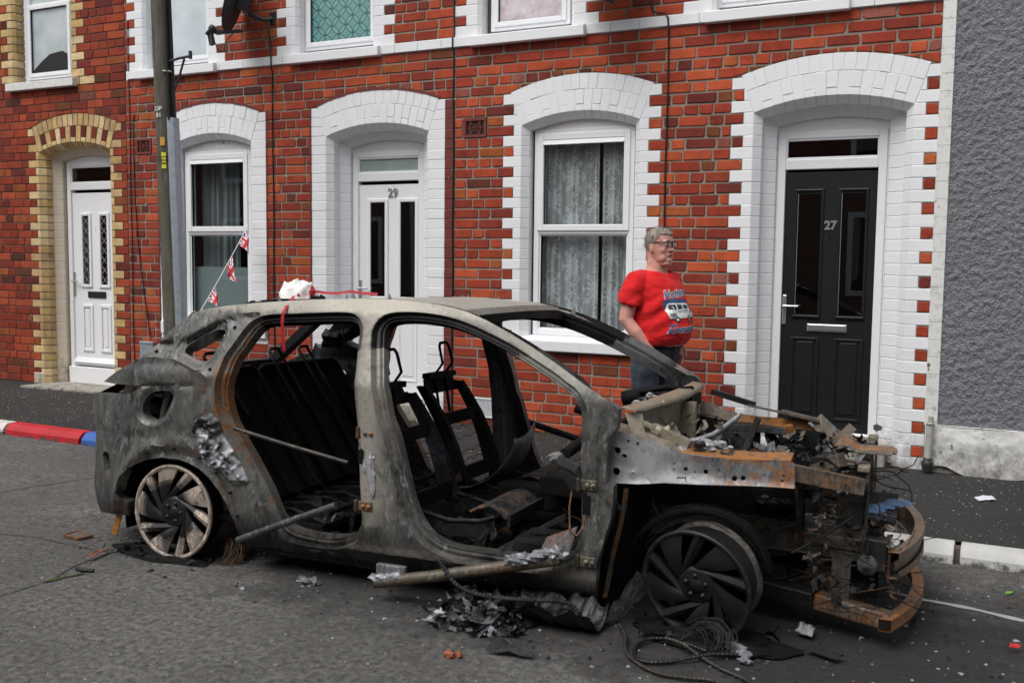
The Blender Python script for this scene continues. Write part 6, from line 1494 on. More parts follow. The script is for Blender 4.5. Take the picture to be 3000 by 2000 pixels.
# cables stapled to the brickwork
def cable(h, pts, r=.0055): part(h, 'cable', 'rubber', lambda mb: mb.tube(pts, r, 6))
cable(H29, [(-8.205 + .004 * math.sin(z * 5), -.008, z) for z in np.linspace(3.9, .12, 40)], .005)
cable(H29, [(-8.14, -.008, 2.96), (-8.155, -.009, 2.7), (-8.15, -.009, 2.2), (-8.12, -.01, 1.7), (-8.07, -.01, 1.3), (-8.0, -.012, .9), (-7.95, -.012, .62)], .005)
cable(H29, [(-6.37, -.03, 3.70), (-6.335, -.026, 3.5), (-6.332, -.026, 3.3), (-6.332, -.008, 3.25)] + [(-6.332 + .004 * math.sin(z * 4), -.008, z) for z in np.linspace(3.2, .12, 30)], .0065)
cable(H27, [(-4.366 + .003 * math.sin(z * 6), -.010, z) for z in np.linspace(4.9, 3.42, 8)] + [(-4.37, -.026, 3.39), (-4.37, -.026, 3.31)] + [(-4.366 + .003 * math.sin(z * 6), -.008, z) for z in np.linspace(3.28, .12, 30)], .006)
cable(H27, [(-2.62, -.008, 4.9), (-2.62, -.008, 3.50), (-2.60, -.01, 3.43), (-2.54, -.012, 3.415), (-2.50, -.024, 3.41), (-2.475, -.028, 3.37), (-2.472, -.026, 3.30), (-2.47, -.009, 3.25)] + [(-2.472 + .003 * math.sin(z * 5), -.009, z) for z in np.linspace(3.2, 1.0, 24)], .0065)
part(H29, 'meter_box', 'galvanised', lambda mb: (mb.box(-8.075, -7.895, -.05, 0.0, .26, .63), mb.box(-8.08, -7.89, -.056, 0.0, .62, .645)), bevel=.005)
dp = empty('drain_pipe', (-.515, -.07, pav_z(-.07)), 'short pale grey drain pipe stub beside the flaking plinth', 'pipe')
part(dp, 'pipe', 'pipe_grey', lambda mb: (mb.tube([(-.503, -.07, .49), (-.505, -.07, .44)], .018, 14), mb.tube([(-.505, -.07, .445), (-.513, -.07, .20)], .0235, 16), mb.lathe([(.0245, -.008), (.028, -.006), (.028, .006), (.0245, .008)], (-.505, -.07, .44), (0, 0, 1), 16)))
part(dp, 'gully_socket', 'cast_dark', lambda mb: mb.lathe([(.026, .05), (.030, .03), (.040, .02), (.038, 0), (.028, -.05)], (-.514, -.07, .15), (0, 0, 1), 16))

# bunting with Union flags ---------------------------------------------
A_, B_ = Vector((-6.59, -.03, 1.876)), Vector((-6.20, -1.41, .72))
bun = empty('flag_bunting', (-6.48, -.6, pav_z(-.6)), 'string of three small Union flags slanting across the window of number 29', 'bunting')
sp = lambda t: A_.lerp(B_, t) - Vector((0, 0, .03 * math.sin(math.pi * t)))
part(bun, 'string', 'tinted', lambda mb: mb.tube([sp(k / 20) for k in range(21)], .0045, 5, (.75, .75, .75)))
def union(a, b):
    """colour of the Union flag at a, b in -1..1 (5:3)"""
    BL, WH, RD = (.012, .018, .13), (.78, .78, .80), (.55, .012, .025)
    x, y = a * 5 / 3, b
    if abs(x) < .2 or abs(y) < .2: return RD
    if abs(x) < .34 or abs(y) < .34: return WH
    for s in (1, -1):
        d = abs(x * .6 - s * y) / math.hypot(.6, 1)
        if d < .09: return RD
        if d < .24: return WH
    return BL
def flag(t, size, twist, ph):
    p = sp(t); d = (B_ - A_).normalized(); dn = Vector((.55, -.10, -.83)).normalized(); n = d.cross(dn).normalized()
    def f(mb):
        N = 22
        for i in range(N):
            for j in range(N - i):
                def P(a, b):  # triangle: a along the string, b down to the tip
                    return p + d * ((a + b * .5) - .5) * size + dn * b * size * 1.25 + n * (.030 * math.sin(b * 4 + ph) * b + .02 * math.sin(a * 5 + ph)) * twist
                tri = [(i / N, j / N), ((i + 1) / N, j / N), (i / N, (j + 1) / N)]
                cx = sum(q[0] + q[1] * .5 for q in tri) / 3; cy = sum(q[1] for q in tri) / 3
                mb.add([P(*q) for q in tri], [(0, 1, 2)], union((cx - .5) * 2 * 1.0, (cy - .42) * 2.1))
                if j < N - i - 1:
                    tri = [((i + 1) / N, j / N), ((i + 1) / N, (j + 1) / N), (i / N, (j + 1) / N)]
                    mb.add([P(*q) for q in tri], [(0, 1, 2)], union((cx - .5) * 2 * 1.0, (cy - .42) * 2.1))
    part(bun, 'flag', 'tinted', f)
flag(.13, .16, 1.6, 1.0); flag(.33, .17, 1.0, 2.2); flag(.55, .165, 1.0, .4)

# terrace across the street: only its reflection and its shade reach the picture
def mat_far_brick():
    m = NT('far_brick'); g = m.coord('Object'); mp = m.n('ShaderNodeMapping', Vector=g); mp.inputs['Rotation'].default_value = (math.pi / 2, 0, 0)
    b = m.n('ShaderNodeTexBrick', Vector=mp.outputs[0], Scale=4.2); b.inputs['Color1'].default_value = (.20, .05, .03, 1); b.inputs['Color2'].default_value = (.14, .04, .025, 1); b.inputs['Mortar'].default_value = (.25, .22, .18, 1)
    m.bsdf(b.outputs['Color'], .9)
mat_far_brick()
OP = empty('terrace_row', (-3, -12.2, 0), 'brick terrace across the street, seen as a reflection in the glass', 'terrace')
part(OP, 'wall', 'far_brick', lambda mb: mb.box(-26, 18, -12.6, -12.2, 0, 5.4)); part(OP, 'roof', 'cast_dark', lambda mb: mb.prism([(-12.0, 5.4), (-12.0, 5.5), (-15.5, 7.8), (-17, 5.4)], 'x', -26, 18))
for k in range(-6, 5):
    x0 = -3 + 3.9 * k
    for z0, z1 in ((.9, 2.5), (3.4, 4.7)):
        f_ = part(OP, 'window', 'upvc', lambda mb: frame_rect(mb, x0, x0 + .95, z0, z1, .10, -12.19, -12.12)); part(f_, 'pane', 'glass_dark', lambda mb: mb.add([(x0 + .08, -12.17, z0 + .08), (x0 + .87, -12.17, z0 + .08), (x0 + .87, -12.17, z1 - .08), (x0 + .08, -12.17, z1 - .08)], [(3, 2, 1, 0)]))
    part(OP, 'door', 'upvc', lambda mb: mb.box(x0 + 1.9, x0 + 2.75, -12.19, -12.14, .15, 2.5))
# ------------------------------------------------------------------ the standing man
MY = -0.85; MBASE = Vector((-2.245, MY, pav_z(MY)))
MAN = empty('person', MBASE, 'standing man in red T-shirt and dark jeans, hands in pockets, looking right', 'person', rz=math.radians(-20))
def mat_skin():
    m = NT('skin'); g = m.coord('Object'); n = m.noise(g, 28, 5, .6)
    c = m.mix(m.ramp(n, [(0.35, 0.0), (0.7, 1.0)]), (0.56, 0.25, 0.20), (0.66, 0.38, 0.32))
    m.bsdf(c, 0.5, 0, m.bump(m.noise(g, 160, 3), .12, .003), .4, Subsurface__Weight=0.08)
mat_skin()
def mat_cloth(name, a, b, sc, bs, rough=.85, sy=(1, 1, 1), fold=0.0):
    m = NT(name); g = m.coord('Object', sy); n = m.noise(g, sc, 5, .6)
    nm = m.bump(m.noise(m.coord(), 400, 2), bs, .002)
    if fold: nm = m.bump(m.noise(m.coord('Object', (5, 5, 10)), 1.0, 3, .5, .8), fold, .03, nm)
    m.bsdf(m.mix(m.ramp(n, [(0.3, 0.0), (0.7, 1.0)]), a, b), rough, 0, nm, .25, Sheen__Weight=.1)
mat_cloth('red_cotton', lin(196, 22, 26), lin(218, 34, 36), 6, .15, fold=.55); mat_cloth('denim', (0.016, 0.020, 0.030), (0.050, 0.060, 0.080), 14, .3, sy=(1, 1, .35), fold=.5)
mat_cloth('hair_grey', (0.16, 0.135, 0.105), (0.42, 0.38, 0.32), 60, .4, .6, (1, 1, .25))
def ring(z, a, b, xo, yo=0.0, n=28, p=2.3):
    out = []
    for k in range(n):
        t = 2 * math.pi * k / n; c, s = math.cos(t), math.sin(t)
        out.append(Vector((xo + b * math.copysign(abs(c) ** (2 / p), c), yo + a * math.copysign(abs(s) ** (2 / p), s), z)))
    return out
def loft(mb, rings, tint=(1, 1, 1)):
    n = len(rings[0]); mb.add([v for r in rings for v in r], [(i * n + k, i * n + (k + 1) % n, (i + 1) * n + (k + 1) % n, (i + 1) * n + k) for i in range(len(rings) - 1) for k in range(n)] + [tuple(range(n - 1, -1, -1)), tuple(range((len(rings) - 1) * n, len(rings) * n))], tint, True)
def ell(mb, c, r, ax=None, n=12):
    c = Vector(c); vs = []; M = ax or Matrix.Identity(3)
    for i in range(n + 1):
        th = math.pi * i / n
        for j in range(2 * n):
            ph = math.pi * j / n; vs.append(c + M @ Vector((r[0] * math.sin(th) * math.cos(ph), r[1] * math.sin(th) * math.sin(ph), r[2] * math.cos(th))))
    m_ = 2 * n; mb.add(vs, [(i * m_ + j, (i + 1) * m_ + j, (i + 1) * m_ + (j + 1) % m_, i * m_ + (j + 1) % m_) for i in range(n) for j in range(m_)], (1, 1, 1), True)
def mpart(name, mat, fn, voxel=None, smooth=4, parent=None, label=None, bevel=0):
    mb = MB(); fn(mb); o = mb.build(name, MATS[mat], parent or MAN, smooth=True, bevel=bevel)
    if voxel:
        r = o.modifiers.new('remesh', 'REMESH'); r.mode = 'VOXEL'; r.voxel_size = voxel; r.use_smooth_shade = True
        s = o.modifiers.new('smooth', 'SMOOTH'); s.iterations = smooth; s.factor = .5
        dg = bpy.context.evaluated_depsgraph_get(); me = bpy.data.meshes.new_from_object(o.evaluated_get(dg)); o.modifiers.clear(); old = o.data; o.data = me; bpy.data.meshes.remove(old)
        if not me.materials: me.materials.append(MATS[mat])
        at = me.color_attributes.get('tint') or me.color_attributes.new('tint', 'FLOAT_COLOR', 'CORNER')
        me.polygons.foreach_set('use_smooth', [True] * len(me.polygons))
    if label: o['label'] = label
    return o
HC = Vector((.035, 0, 1.455)); HYAW = math.radians(-2)     # chin level on the neck
HM = Matrix.Rotation(HYAW, 3, 'Z')
def hp(x, y, z): return HC + HM @ Vector((x, y, z))
HS = [(-.012, .030, .045, -.015), (.004, .048, .072, -.045), (.022, .057, .084, -.062), (.05, .066, .087, -.078), (.078, .071, .087, -.090), (.105, .0745, .087, -.098), (.130, .0765, .085, -.102), (.150, .077, .086, -.103), (.172, .0765, .082, -.101), (.195, .071, .072, -.093), (.215, .060, .055, -.078), (.229, .044, .034, -.055), (.237, .020, .010, -.026)]
def headrings(k=1.0):
    R_ = []
    for z, a, f, b in HS:
        xo, bb = (f + b) / 2, (f - b) / 2
        R_.append([HC + HM @ (v - Vector((0, 0, 0))) for v in ring(z, a * k * 1.05, bb * k, xo, n=32, p=2.3)])
    return R_
def limb(mb, pts, radii, n=16): mb.tube(pts, radii, n)
ARM = {s: [Vector((-.015, s * .170, 1.335)), Vector((-.03, s * .222, 1.24)), Vector((-.045, s * .252, 1.07)), Vector((.02, s * .230, .985)), Vector((.085, s * .180, .890))] for s in (-1, 1)}
def body(mb):
    loft(mb, headrings())
    # brow, nose, cheeks, lips, chin, jowls, ears
    ell(mb, hp(.079, .030, .142), (.012, .026, .009)); ell(mb, hp(.079, -.030, .142), (.012, .026, .009))
    mb.add([hp(.082, -.008, .132), hp(.082, .008, .132), hp(.113, .013, .083), hp(.113, -.013, .083), hp(.080, -.019, .076), hp(.080, .019, .076)], [(0, 1, 2, 3), (3, 2, 5, 4), (0, 3, 4), (1, 5, 2), (0, 4, 5, 1)])
    ell(mb, hp(.105, 0, .086), (.014, .014, .012))
    for s in (-1, 1):
        ell(mb, hp(.094, s * .014, .081), (.012, .008, .008)); ell(mb, hp(.052, s * .040, .086), (.030, .026, .030)); ell(mb, hp(.040, s * .038, .032), (.038, .026, .034))
        ear = Matrix.Rotation(s * .35, 3, 'Z'); ell(mb, hp(-.012, s * .079, .098), (.017, .008, .031), HM @ ear); ell(mb, hp(-.004, s * .080, .078), (.010, .008, .012), HM @ ear)
    ell(mb, hp(.088, 0, .056), (.010, .023, .006)); ell(mb, hp(.086, 0, .044), (.010, .021, .0065)); ell(mb, hp(.076, 0, .016), (.020, .024, .018))
    ell(mb, hp(.040, 0, -.008), (.05, .045, .022))
    # neck, torso, arms, hands, legs
    loft(mb, [ring(1.34, .105, .085, -.005, p=2), ring(1.39, .080, .074, .0, p=2), ring(1.43, .070, .070, .008, p=2), ring(1.48, .066, .068, .005, p=2), ring(1.54, .064, .066, -.01, p=2)])
    loft(mb, [ring(z, a - .012, b - .012, x) for z, a, b, x in TORSO])
    for s in (-1, 1):
        limb(mb, ARM[s], [.066, .058, .050, .047, .034])
        w = ARM[s][-1]; d = Vector((.30, -s * .35, -.88)).normalized()
        limb(mb, [w, w + d * .05, w + d * .10], [.034, .042, .038])
        for q in range(4):
            side = Vector((.75, s * .1, .55)).normalized(); b = w + d * .095 + side * (.027 - .018 * q); L = (.070, .080, .076, .060)[q]
            limb(mb, [b, b + d * L * .5, b + d * L * .8 + Vector((0, -s * .012, 0)), b + d * L + Vector((0, -s * .02, 0))], [.0095, .009, .008, .0065], 8)
        limb(mb, [w + d * .03 + Vector((.03, 0, .01)), w + d * .06 + Vector((.048, 0, .012)), w + d * .095 + Vector((.05, 0, .004))], [.011, .011, .008], 8)
        limb(mb, [Vector((.0, s * .095, .86)), Vector((.01, s * .10, .47)), Vector((-.01, s * .105, .09))], [.085, .055, .035])
TORSO = [(.80, .152, .127, .00), (.86, .168, .152, .018), (.90, .178, .170, .034), (.95, .184, .190, .050), (1.01, .186, .196, .058), (1.08, .184, .186, .052), (1.16, .182, .167, .038), (1.24, .187, .147, .022), (1.30, .190, .131, .011), (1.345, .177, .113, .002), (1.375, .142, .097, -.004), (1.395, .102, .084, -.006)]
body_o = mpart('body', 'skin', body, .0055, 4)
# T-shirt
def shirt(mb):
    loft(mb, [ring(z, a + .010, b + .010, x) for z, a, b, x in TORSO[2:]])
    for s in (-1, 1):
        A = ARM[s]; e = A[1].lerp(A[2], .42)
        limb(mb, [A[0] + Vector((0, -s * .05, .0)), A[0] + Vector((0, s * .012, -.005)), A[1], e], [.068, .078, .082, .082])
shirt_o = mpart('t_shirt', 'red_cotton', shirt, .008, 5)
# open the neck and hollow the hem so that skin shows where it should
bm = bmesh.new(); bm.from_mesh(shirt_o.data)
kill = [v for v in bm.verts if v.co.z > 1.335 + .052 * min(1, max(0, (.115 - v.co.x) / .16)) and math.hypot(v.co.x + .0, v.co.y) < .098] + [v for v in bm.verts if v.co.z < .895]
bmesh.ops.delete(bm, geom=kill, context='VERTS')
for v in bm.verts:
    y, z, x = v.co.y, v.co.z, v.co.x
    # drape: pulls from the armpit across the belly, hang at the hem
    f = .011 * math.sin((z * 1.0 + abs(y) * .9 - x * .35) * 46) * max(0, 1 - abs(z - 1.12) / .14) * (abs(y) > .07)
    f += .007 * mnoise.noise((x * 9, y * 9, z * 14)) + .004 * mnoise.noise((x * 20, y * 20, z * 26)); v.co += v.normal * f
bm.to_mesh(shirt_o.data); bm.free()
md = shirt_o.modifiers.new('t', 'SOLIDIFY'); md.thickness = .004; md.offset = 1
mpart('collar', 'red_cotton', lambda mb: mb.tube([Vector((.004 + .094 * math.cos(a), .094 * math.sin(a), 1.334 + .052 * min(1, max(0, (.115 - (.098 * math.cos(a))) / .16)))) for a in np.linspace(0, 2 * math.pi, 36, endpoint=False)], .006, 6, closed=True))
# jeans, belt, shoes
def jeans(mb):
    loft(mb, [ring(.70, .14, .12, 0), ring(.76, .165, .140, .0), ring(.80, .172, .146, .006), ring(.86, .178, .155, .012), ring(.905, .180, .160, .020)])
    for s in (-1, 1):
        limb(mb, [Vector((.0, s * .095, .84)), Vector((.005, s * .10, .70)), Vector((.015, s * .102, .48)), Vector((-.005, s * .104, .28)), Vector((-.012, s * .105, .05))], [.098, .102, .082, .074, .072], 22)
jn = mpart('jeans', 'denim', jeans, .009, 4)
bm = bmesh.new(); bm.from_mesh(jn.data)
for v in bm.verts:
    z = v.co.z; v.co += v.normal * (.006 * mnoise.noise((v.co.x * 7, v.co.y * 7, z * 16)) + .004 * math.sin(z * 70 + v.co.y * 20) * max(0, 1 - abs(z - .80) / .07))
bm.to_mesh(jn.data); bm.free()
mpart('belt', 'rubber', lambda mb: loft(mb, [ring(.872, .183, .160, .015), ring(.905, .184, .164, .020)]))
mpart('pocket', 'denim', lambda mb: [mb.tube([Vector((.135, s * .115, .895)), Vector((.118, s * .150, .882)), Vector((.072, s * .175, .868)), Vector((.032, s * .181, .862))], .008, 6) for s in (-1, 1)])
mpart('fly_seam', 'denim', lambda mb: mb.tube([Vector((.180, 0, .89)), Vector((.172, 0, .84)), Vector((.165, 0, .79))], .007, 6))
for s in (-1, 1):
    mpart('shoe', 'rubber', lambda mb: loft(mb, [ring(0.0, .045, .135, .055, s * .105, p=2.6), ring(.03, .047, .138, .055, s * .105, p=2.6), ring(.055, .042, .115, .04, s * .105), ring(.085, .040, .06, -.015, s * .105)]))
# hair: thick cap with a side parting, over the head above the hairline
def hair(mb):
    Rg = headrings(1.0); H = []
    for i, (z, a, f, b) in enumerate(HS):
        pass
    n = 46; m_ = 26
    for layer in range(1):
        vs = []
        for i in range(m_ + 1):
            t = i / m_
            for j in range(n):
                ph = 2 * math.pi * j / n; front = math.cos(ph)
                zmin = .190 if front > .60 else (.190 - (.60 - front) / .5 * .070 if front > .1 else (.120 - (.1 - front) / 1.1 * .080))
                if -.22 < front < .22: zmin = max(zmin, .125)
                z = zmin + (.243 - zmin) * t
                zz = min(z, .236); k = np.interp(zz, [h[0] for h in HS], [h[1] for h in HS]); f_ = np.interp(zz, [h[0] for h in HS], [h[2] for h in HS]); b_ = np.interp(zz, [h[0] for h in HS], [h[3] for h in HS])
                if z > .236: k, f_, b_ = .012, .006, -.02
                xo, bb = (f_ + b_) / 2, (f_ - b_) / 2; th = .003 + .008 * math.sin(math.pi * min(1, t * 1.1 + .12)) * (.75 + .25 * (front > 0)) + .006 * mnoise.noise((math.cos(ph) * 4, math.sin(ph) * 4, z * 34))
                c, s = math.cos(ph), math.sin(ph)
                vs.append(hp(xo + (bb + th) * math.copysign(abs(c) ** .85, c), (k + th) * math.copysign(abs(s) ** .85, s), z + th * .5 * t))
        mb.add(vs, [(i * n + j, i * n + (j + 1) % n, (i + 1) * n + (j + 1) % n, (i + 1) * n + j) for i in range(m_) for j in range(n)] + [tuple(m_ * n + j for j in range(n))], (1, 1, 1), True)
mpart('hair', 'hair_grey', hair)
def strands(mb):
    g = np.random.default_rng(2)
    for k in range(420):
        ph = g.uniform(0, 2 * math.pi); z = g.uniform(.10, .235); front = math.cos(ph)
        if front > .2 and z < .195 or abs(front) <= .22 and z < .135: continue
        zz = min(z, .236); a = np.interp(zz, [h[0] for h in HS], [h[1] for h in HS]); f_ = np.interp(zz, [h[0] for h in HS], [h[2] for h in HS]); b_ = np.interp(zz, [h[0] for h in HS], [h[3] for h in HS])
        p = hp((f_ + b_) / 2 + ((f_ - b_) / 2 + .012) * math.cos(ph), (a + .012) * math.sin(ph), z + .004); d = Vector((-.2 * front + .3 * (front > .3), .35 * math.sin(ph) - .25, -.55 + .8 * (z > .2))).normalized() + Vector(g.normal(size=3)) * .3
        mb.tube([p, p + d * .014, p + d * .028 + Vector((0, 0, -.004))], [.0013, .0011, .0005], 3, (1, 1, 1), False)
mpart('hair_strands', 'hair_grey', strands)['kind'] = 'stuff'
def brows(mb):
    for s in (-1, 1): mb.tube([hp(.088, s * .012, .148), hp(.089, s * .030, .152), hp(.080, s * .048, .146)], [.004, .0045, .002], 6)
mpart('eyebrows', 'hair_grey', brows)
for s in (-1, 1):
    ey = mpart('eye', 'tinted', lambda mb: ell(mb, hp(.0775, s * .030, .124), (.012, .013, .0085)))
    mpart('iris', 'rubber', lambda mb: ell(mb, hp(.0885, s * .030 - .003, .124), (.003, .005, .005), n=8), parent=ey)
mpart('mouth', 'tinted', lambda mb: mb.tube([hp(.092, -.019, .0495), hp(.0975, 0, .0505), hp(.092, .019, .0495)], [.0015, .0032, .0015], 6, (.10, .025, .022)))
# glasses
gl = mpart('glasses', 'rubber', lambda mb: ([mb.tube([hp(.104, s * .030 + q[0], .124 + q[1]) for q in ((-.026, .016), (.026, .016), (.026, -.012), (.020, -.018), (-.020, -.018), (-.026, -.012))], .0032, 6, closed=True) for s in (-1, 1)], mb.tube([hp(.105, -.006, .134), hp(.107, 0, .136), hp(.105, .006, .134)], .003, 6), [mb.tube([hp(.102, s * .057, .138), hp(.05, s * .076, .138), hp(-.012, s * .084, .136)], .0034, 6) for s in (-1, 1)]))
mpart('lens', 'glass', lambda mb: [mb.add([hp(.1045, s * .030 + q[0], .124 + q[1]) for q in ((-.025, .015), (.025, .015), (.025, -.012), (.020, -.017), (-.020, -.017), (-.025, -.012))], [(0, 1, 2, 3, 4, 5)]) for s in (-1, 1)], parent=gl)
# print on the shirt, laid on the cloth's own surface
dg = bpy.context.evaluated_depsgraph_get(); _bm = bmesh.new(); _bm.from_object(shirt_o, dg); BV = BVHTree.FromBMesh(_bm)
def on_shirt(y, z, lift=.0025):
    h, n, i, d = BV.ray_cast(Vector((.7, y, z)), Vector((-1, 0, 0)))
    return (h + n * lift) if h is not None else Vector((.2, y, z))
def decal(mb, poly, tint, lift=.0025):
    V2, F = cdt_plate([(p[0], p[1]) for p in poly], [], .012)
    mb.add([on_shirt(a, b, lift) for a, b in V2], [tuple(int(q) for q in f) for f in F], tint)
def word(mb, body, y, z, size, tint, lift, shear=0.0, slope=0.0, off=0.0):
    cu = bpy.data.curves.new('t', 'FONT'); cu.body = body; cu.size = size; cu.align_x = 'CENTER'; cu.shear = shear; cu.offset = off
    o = bpy.data.objects.new('t', cu); COL.objects.link(o); me = bpy.data.meshes.new_from_object(o.evaluated_get(bpy.context.evaluated_depsgraph_get())); bpy.data.objects.remove(o)
    mb.add([on_shirt(y + v.co.x, z + v.co.y + slope * v.co.x, lift) for v in me.vertices], [tuple(p.vertices) for p in me.polygons], tint)
BLU, WHT, DRK = (.035, .12, .26), (.72, .74, .74), (.02, .03, .05)
def print_(mb):
    word(mb, 'Hottuna', 0, 1.226, .074, WHT, .0024, .35, .10, .0042); word(mb, 'Hottuna', 0, 1.226, .074, BLU, .0036, .35, .10, .0008)
    ring_ = lambda cy, cz, r, ky=1.0, n=18: [(cy + r * ky * math.cos(2 * math.pi * k / n), cz + r * math.sin(2 * math.pi * k / n)) for k in range(n)]
    decal(mb, [(-.14, 1.150), (-.135, 1.190), (-.11, 1.208), (.0, 1.212), (.10, 1.204), (.13, 1.188), (.12, 1.18), (.0, 1.188), (-.09, 1.18), (-.12, 1.16)], BLU, .0030)
    decal(mb, [(-.125, 1.10), (-.125, 1.135), (-.105, 1.178), (-.09, 1.184), (.10, 1.180), (.125, 1.172), (.132, 1.105), (.12, 1.088), (-.118, 1.082)], WHT, .0034)
    decal(mb, [(-.108, 1.138), (-.096, 1.172), (-.046, 1.174), (-.05, 1.140)], DRK, .0046); decal(mb, [(-.038, 1.142), (-.036, 1.174), (.015, 1.172), (.015, 1.145)], DRK, .0046); decal(mb, [(.028, 1.145), (.028, 1.171), (.105, 1.166), (.108, 1.143)], DRK, .0046)
    decal(mb, [(-.118, 1.098), (-.116, 1.116), (-.060, 1.116), (-.062, 1.096)], (.30, .32, .33), .0046)
    for c in ((-.062, 1.075, .019), (.062, 1.078, .024)):
        decal(mb, ring_(c[0], c[1], c[2]), DRK, .0050); decal(mb, ring_(c[0], c[1], c[2] * .5), WHT, .0060)
    word(mb, 'Just-HOTTUNA', .035, 1.122, .024, DRK, .0060)
    decal(mb, [(-.125, 1.028), (-.125, 1.042), (-.075, 1.046), (-.075, 1.032)], BLU, .003)
    word(mb, 'ADVENTURE', .0, .990, .046, WHT, .0026, 0, .03, .0045); word(mb, 'ADVENTURE', .0, .990, .046, BLU, .0040, 0, .03, .0015)
pr = mpart('shirt_print', 'tinted', print_, parent=shirt_o); pr.data.polygons.foreach_set('use_smooth', [False] * len(pr.data.polygons)); pr['label'] = 'blue and white surf van print'
_bm.free()
# ------------------------------------------------------------------ things lying about
def burnt_thing(name, label, cat, mat, fn, loc, group=None, tint=None, smooth=None):
    mb = MB(); fn(mb)
    if tint is not None: mb.t = [tint if t == (1, 1, 1) else t for t in mb.t]
    L = Vector(loc); mb.v = [tuple(Vector(v) - L) for v in mb.v]
    o = mb.build(name, MATS[mat], smooth=smooth); o.location = L; return tag(o, label, cat, group)
def sheet(mb, P, nu, nv, tint, thick=.003):
    """crumpled sheet from a function P(a, b)"""
    pts = [Vector(P(i / nu, j / nv)) for j in range(nv + 1) for i in range(nu + 1)]; n = nu + 1
    for s in (0, 1):
        q = [p + Vector((0, 0, -thick * s)) for p in pts]
        mb.add(q, [((j * n + i, j * n + i + 1, (j + 1) * n + i + 1, (j + 1) * n + i) if s == 0 else ((j + 1) * n + i, (j + 1) * n + i + 1, j * n + i + 1, j * n + i)) for j in range(nv) for i in range(nu)], tint)
NZ = lambda *a: mnoise.noise(a)
# big melted lump and the bumper trough in front of the sill
def melted(mb):
    def P(a, b):
        x, y = -2.18 + .42 * a, -3.92 + .36 * b; e = math.sin(math.pi * a) * math.sin(math.pi * b)
        return (x + .05 * NZ(a * 3, b * 3, 1), y + .05 * NZ(a * 3, b * 3, 5), .008 + .065 * e ** .6 + .035 * e * NZ(a * 6, b * 6, 2) + .03 * abs(NZ(a * 13, b * 13, 3)) * e)
    sheet(mb, P, 40, 34, (.75, .03, .05))
    TT2 = [(.55, 0, .05), (.65, 0, 0), (.35, 0, .25), (.50, .05, .1), (.15, 0, .5), (.60, 0, .1), (.45, 0, .15)]
    scrap(mb, 150, (-2.16, -1.80), (-3.93, -3.60), (.015, .075), (.03, .12), 61, TT2, .35); scrap(mb, 60, (-2.10, -1.75), (-3.99, -3.85), (.01, .04), (.02, .10), 62, TT2, .2)
burnt_thing('melted_bumper', 'crumpled grey heap of melted bumper on the road below the front door', 'debris', 'molten_metal', melted, (-2.0, -3.75, 0))
def trough(mb):
    def P(a, b):
        x = -1.90 + .42 * a; y = -3.70 - .13 * math.cos(b * math.pi) * (1 - .2 * a) + .02 * NZ(a * 5, 0, 1); z = .015 + .085 * abs(math.cos(b * math.pi)) ** 2 * (1 + .5 * NZ(a * 7, b, 3)) + .012 * NZ(a * 14, b * 5, 4)
        return (x, y, max(.004, z))
    sheet(mb, P, 40, 16, (.55, .05, .12))
    def Q(a, b):
        return (-1.50 + .10 * a + .05 * b, -3.62 + .22 * a * .6 + .10 * b, .02 + .20 * a * (1 - .4 * b) + .03 * NZ(a * 5, b * 5, 9))
    sheet(mb, Q, 12, 10, (.30, .2, .3))
burnt_thing('burnt_trim', 'long charred plastic trough lying beside the front wheel', 'debris', 'molten_metal', trough, (-1.7, -3.7, 0))
# corrugated conduits
def conduit(name, label, pts, r, tint, mat='charred', group='burnt corrugated wiring conduits'):
    P = [Vector(p) for p in pts]; C = []
    for i in range(len(P) - 1):
        p0, p1, p2, p3 = P[max(i - 1, 0)], P[i], P[i + 1], P[min(i + 2, len(P) - 1)]; m_ = max(2, int((p2 - p1).length / .004))
        for k in range(m_):
            t = k / m_; C.append(.5 * ((2 * p1) + (p2 - p0) * t + (2 * p0 - 5 * p1 + 4 * p2 - p3) * t * t + (3 * p1 - p0 - 3 * p2 + p3) * t ** 3))
    burnt_thing(name, label, 'conduit', mat, lambda mb: mb.tube(C, [r * (1.0 if (i // 2) % 2 else .74) for i in range(len(C))], 7, tint), C[0] * 1.0, group)
conduit('conduit', 'ribbed conduit hanging from the sill down to the burnt trough', [(-2.19, -3.80, .22), (-2.10, -3.80, .13), (-1.98, -3.78, .10), (-1.82, -3.72, .09), (-1.66, -3.66, .09), (-1.60, -3.66, .05), (-1.62, -3.75, .03)], .011, (.35, .1, .35))
conduit('conduit', 'pale ribbed conduit looped on the road under the front wheel', [(-1.03, -3.70, .012), (-1.12, -3.665, .013), (-1.20, -3.655, .014), (-1.265, -3.69, .014), (-1.29, -3.76, .013), (-1.275, -3.85, .013), (-1.22, -3.915, .013), (-1.13, -3.875, .013), (-1.0, -3.75, .022), (-.905, -3.685, .016)], .0085, (.5, .2, .1), 'molten_metal')
conduit('conduit', 'rusty ribbed conduit crossing the loop towards the bottom edge', [(-1.20, -3.70, .034), (-1.12, -3.725, .034), (-1.05, -3.76, .018), (-.94, -3.835, .012), (-.82, -3.90, .012), (-.75, -4.0, .012)], .0085, (.42, .3, .1), 'rusty')
conduit('conduit', 'brown hose snaking from the trough round the conduit loop', [(-1.42, -3.64, .03), (-1.36, -3.72, .02), (-1.30, -3.87, .014), (-1.21, -3.955, .013), (-1.12, -3.995, .013), (-1.03, -3.985, .013), (-.93, -3.96, .012), (-.80, -4.02, .012)], .008, (.42, .3, .1), 'rusty')
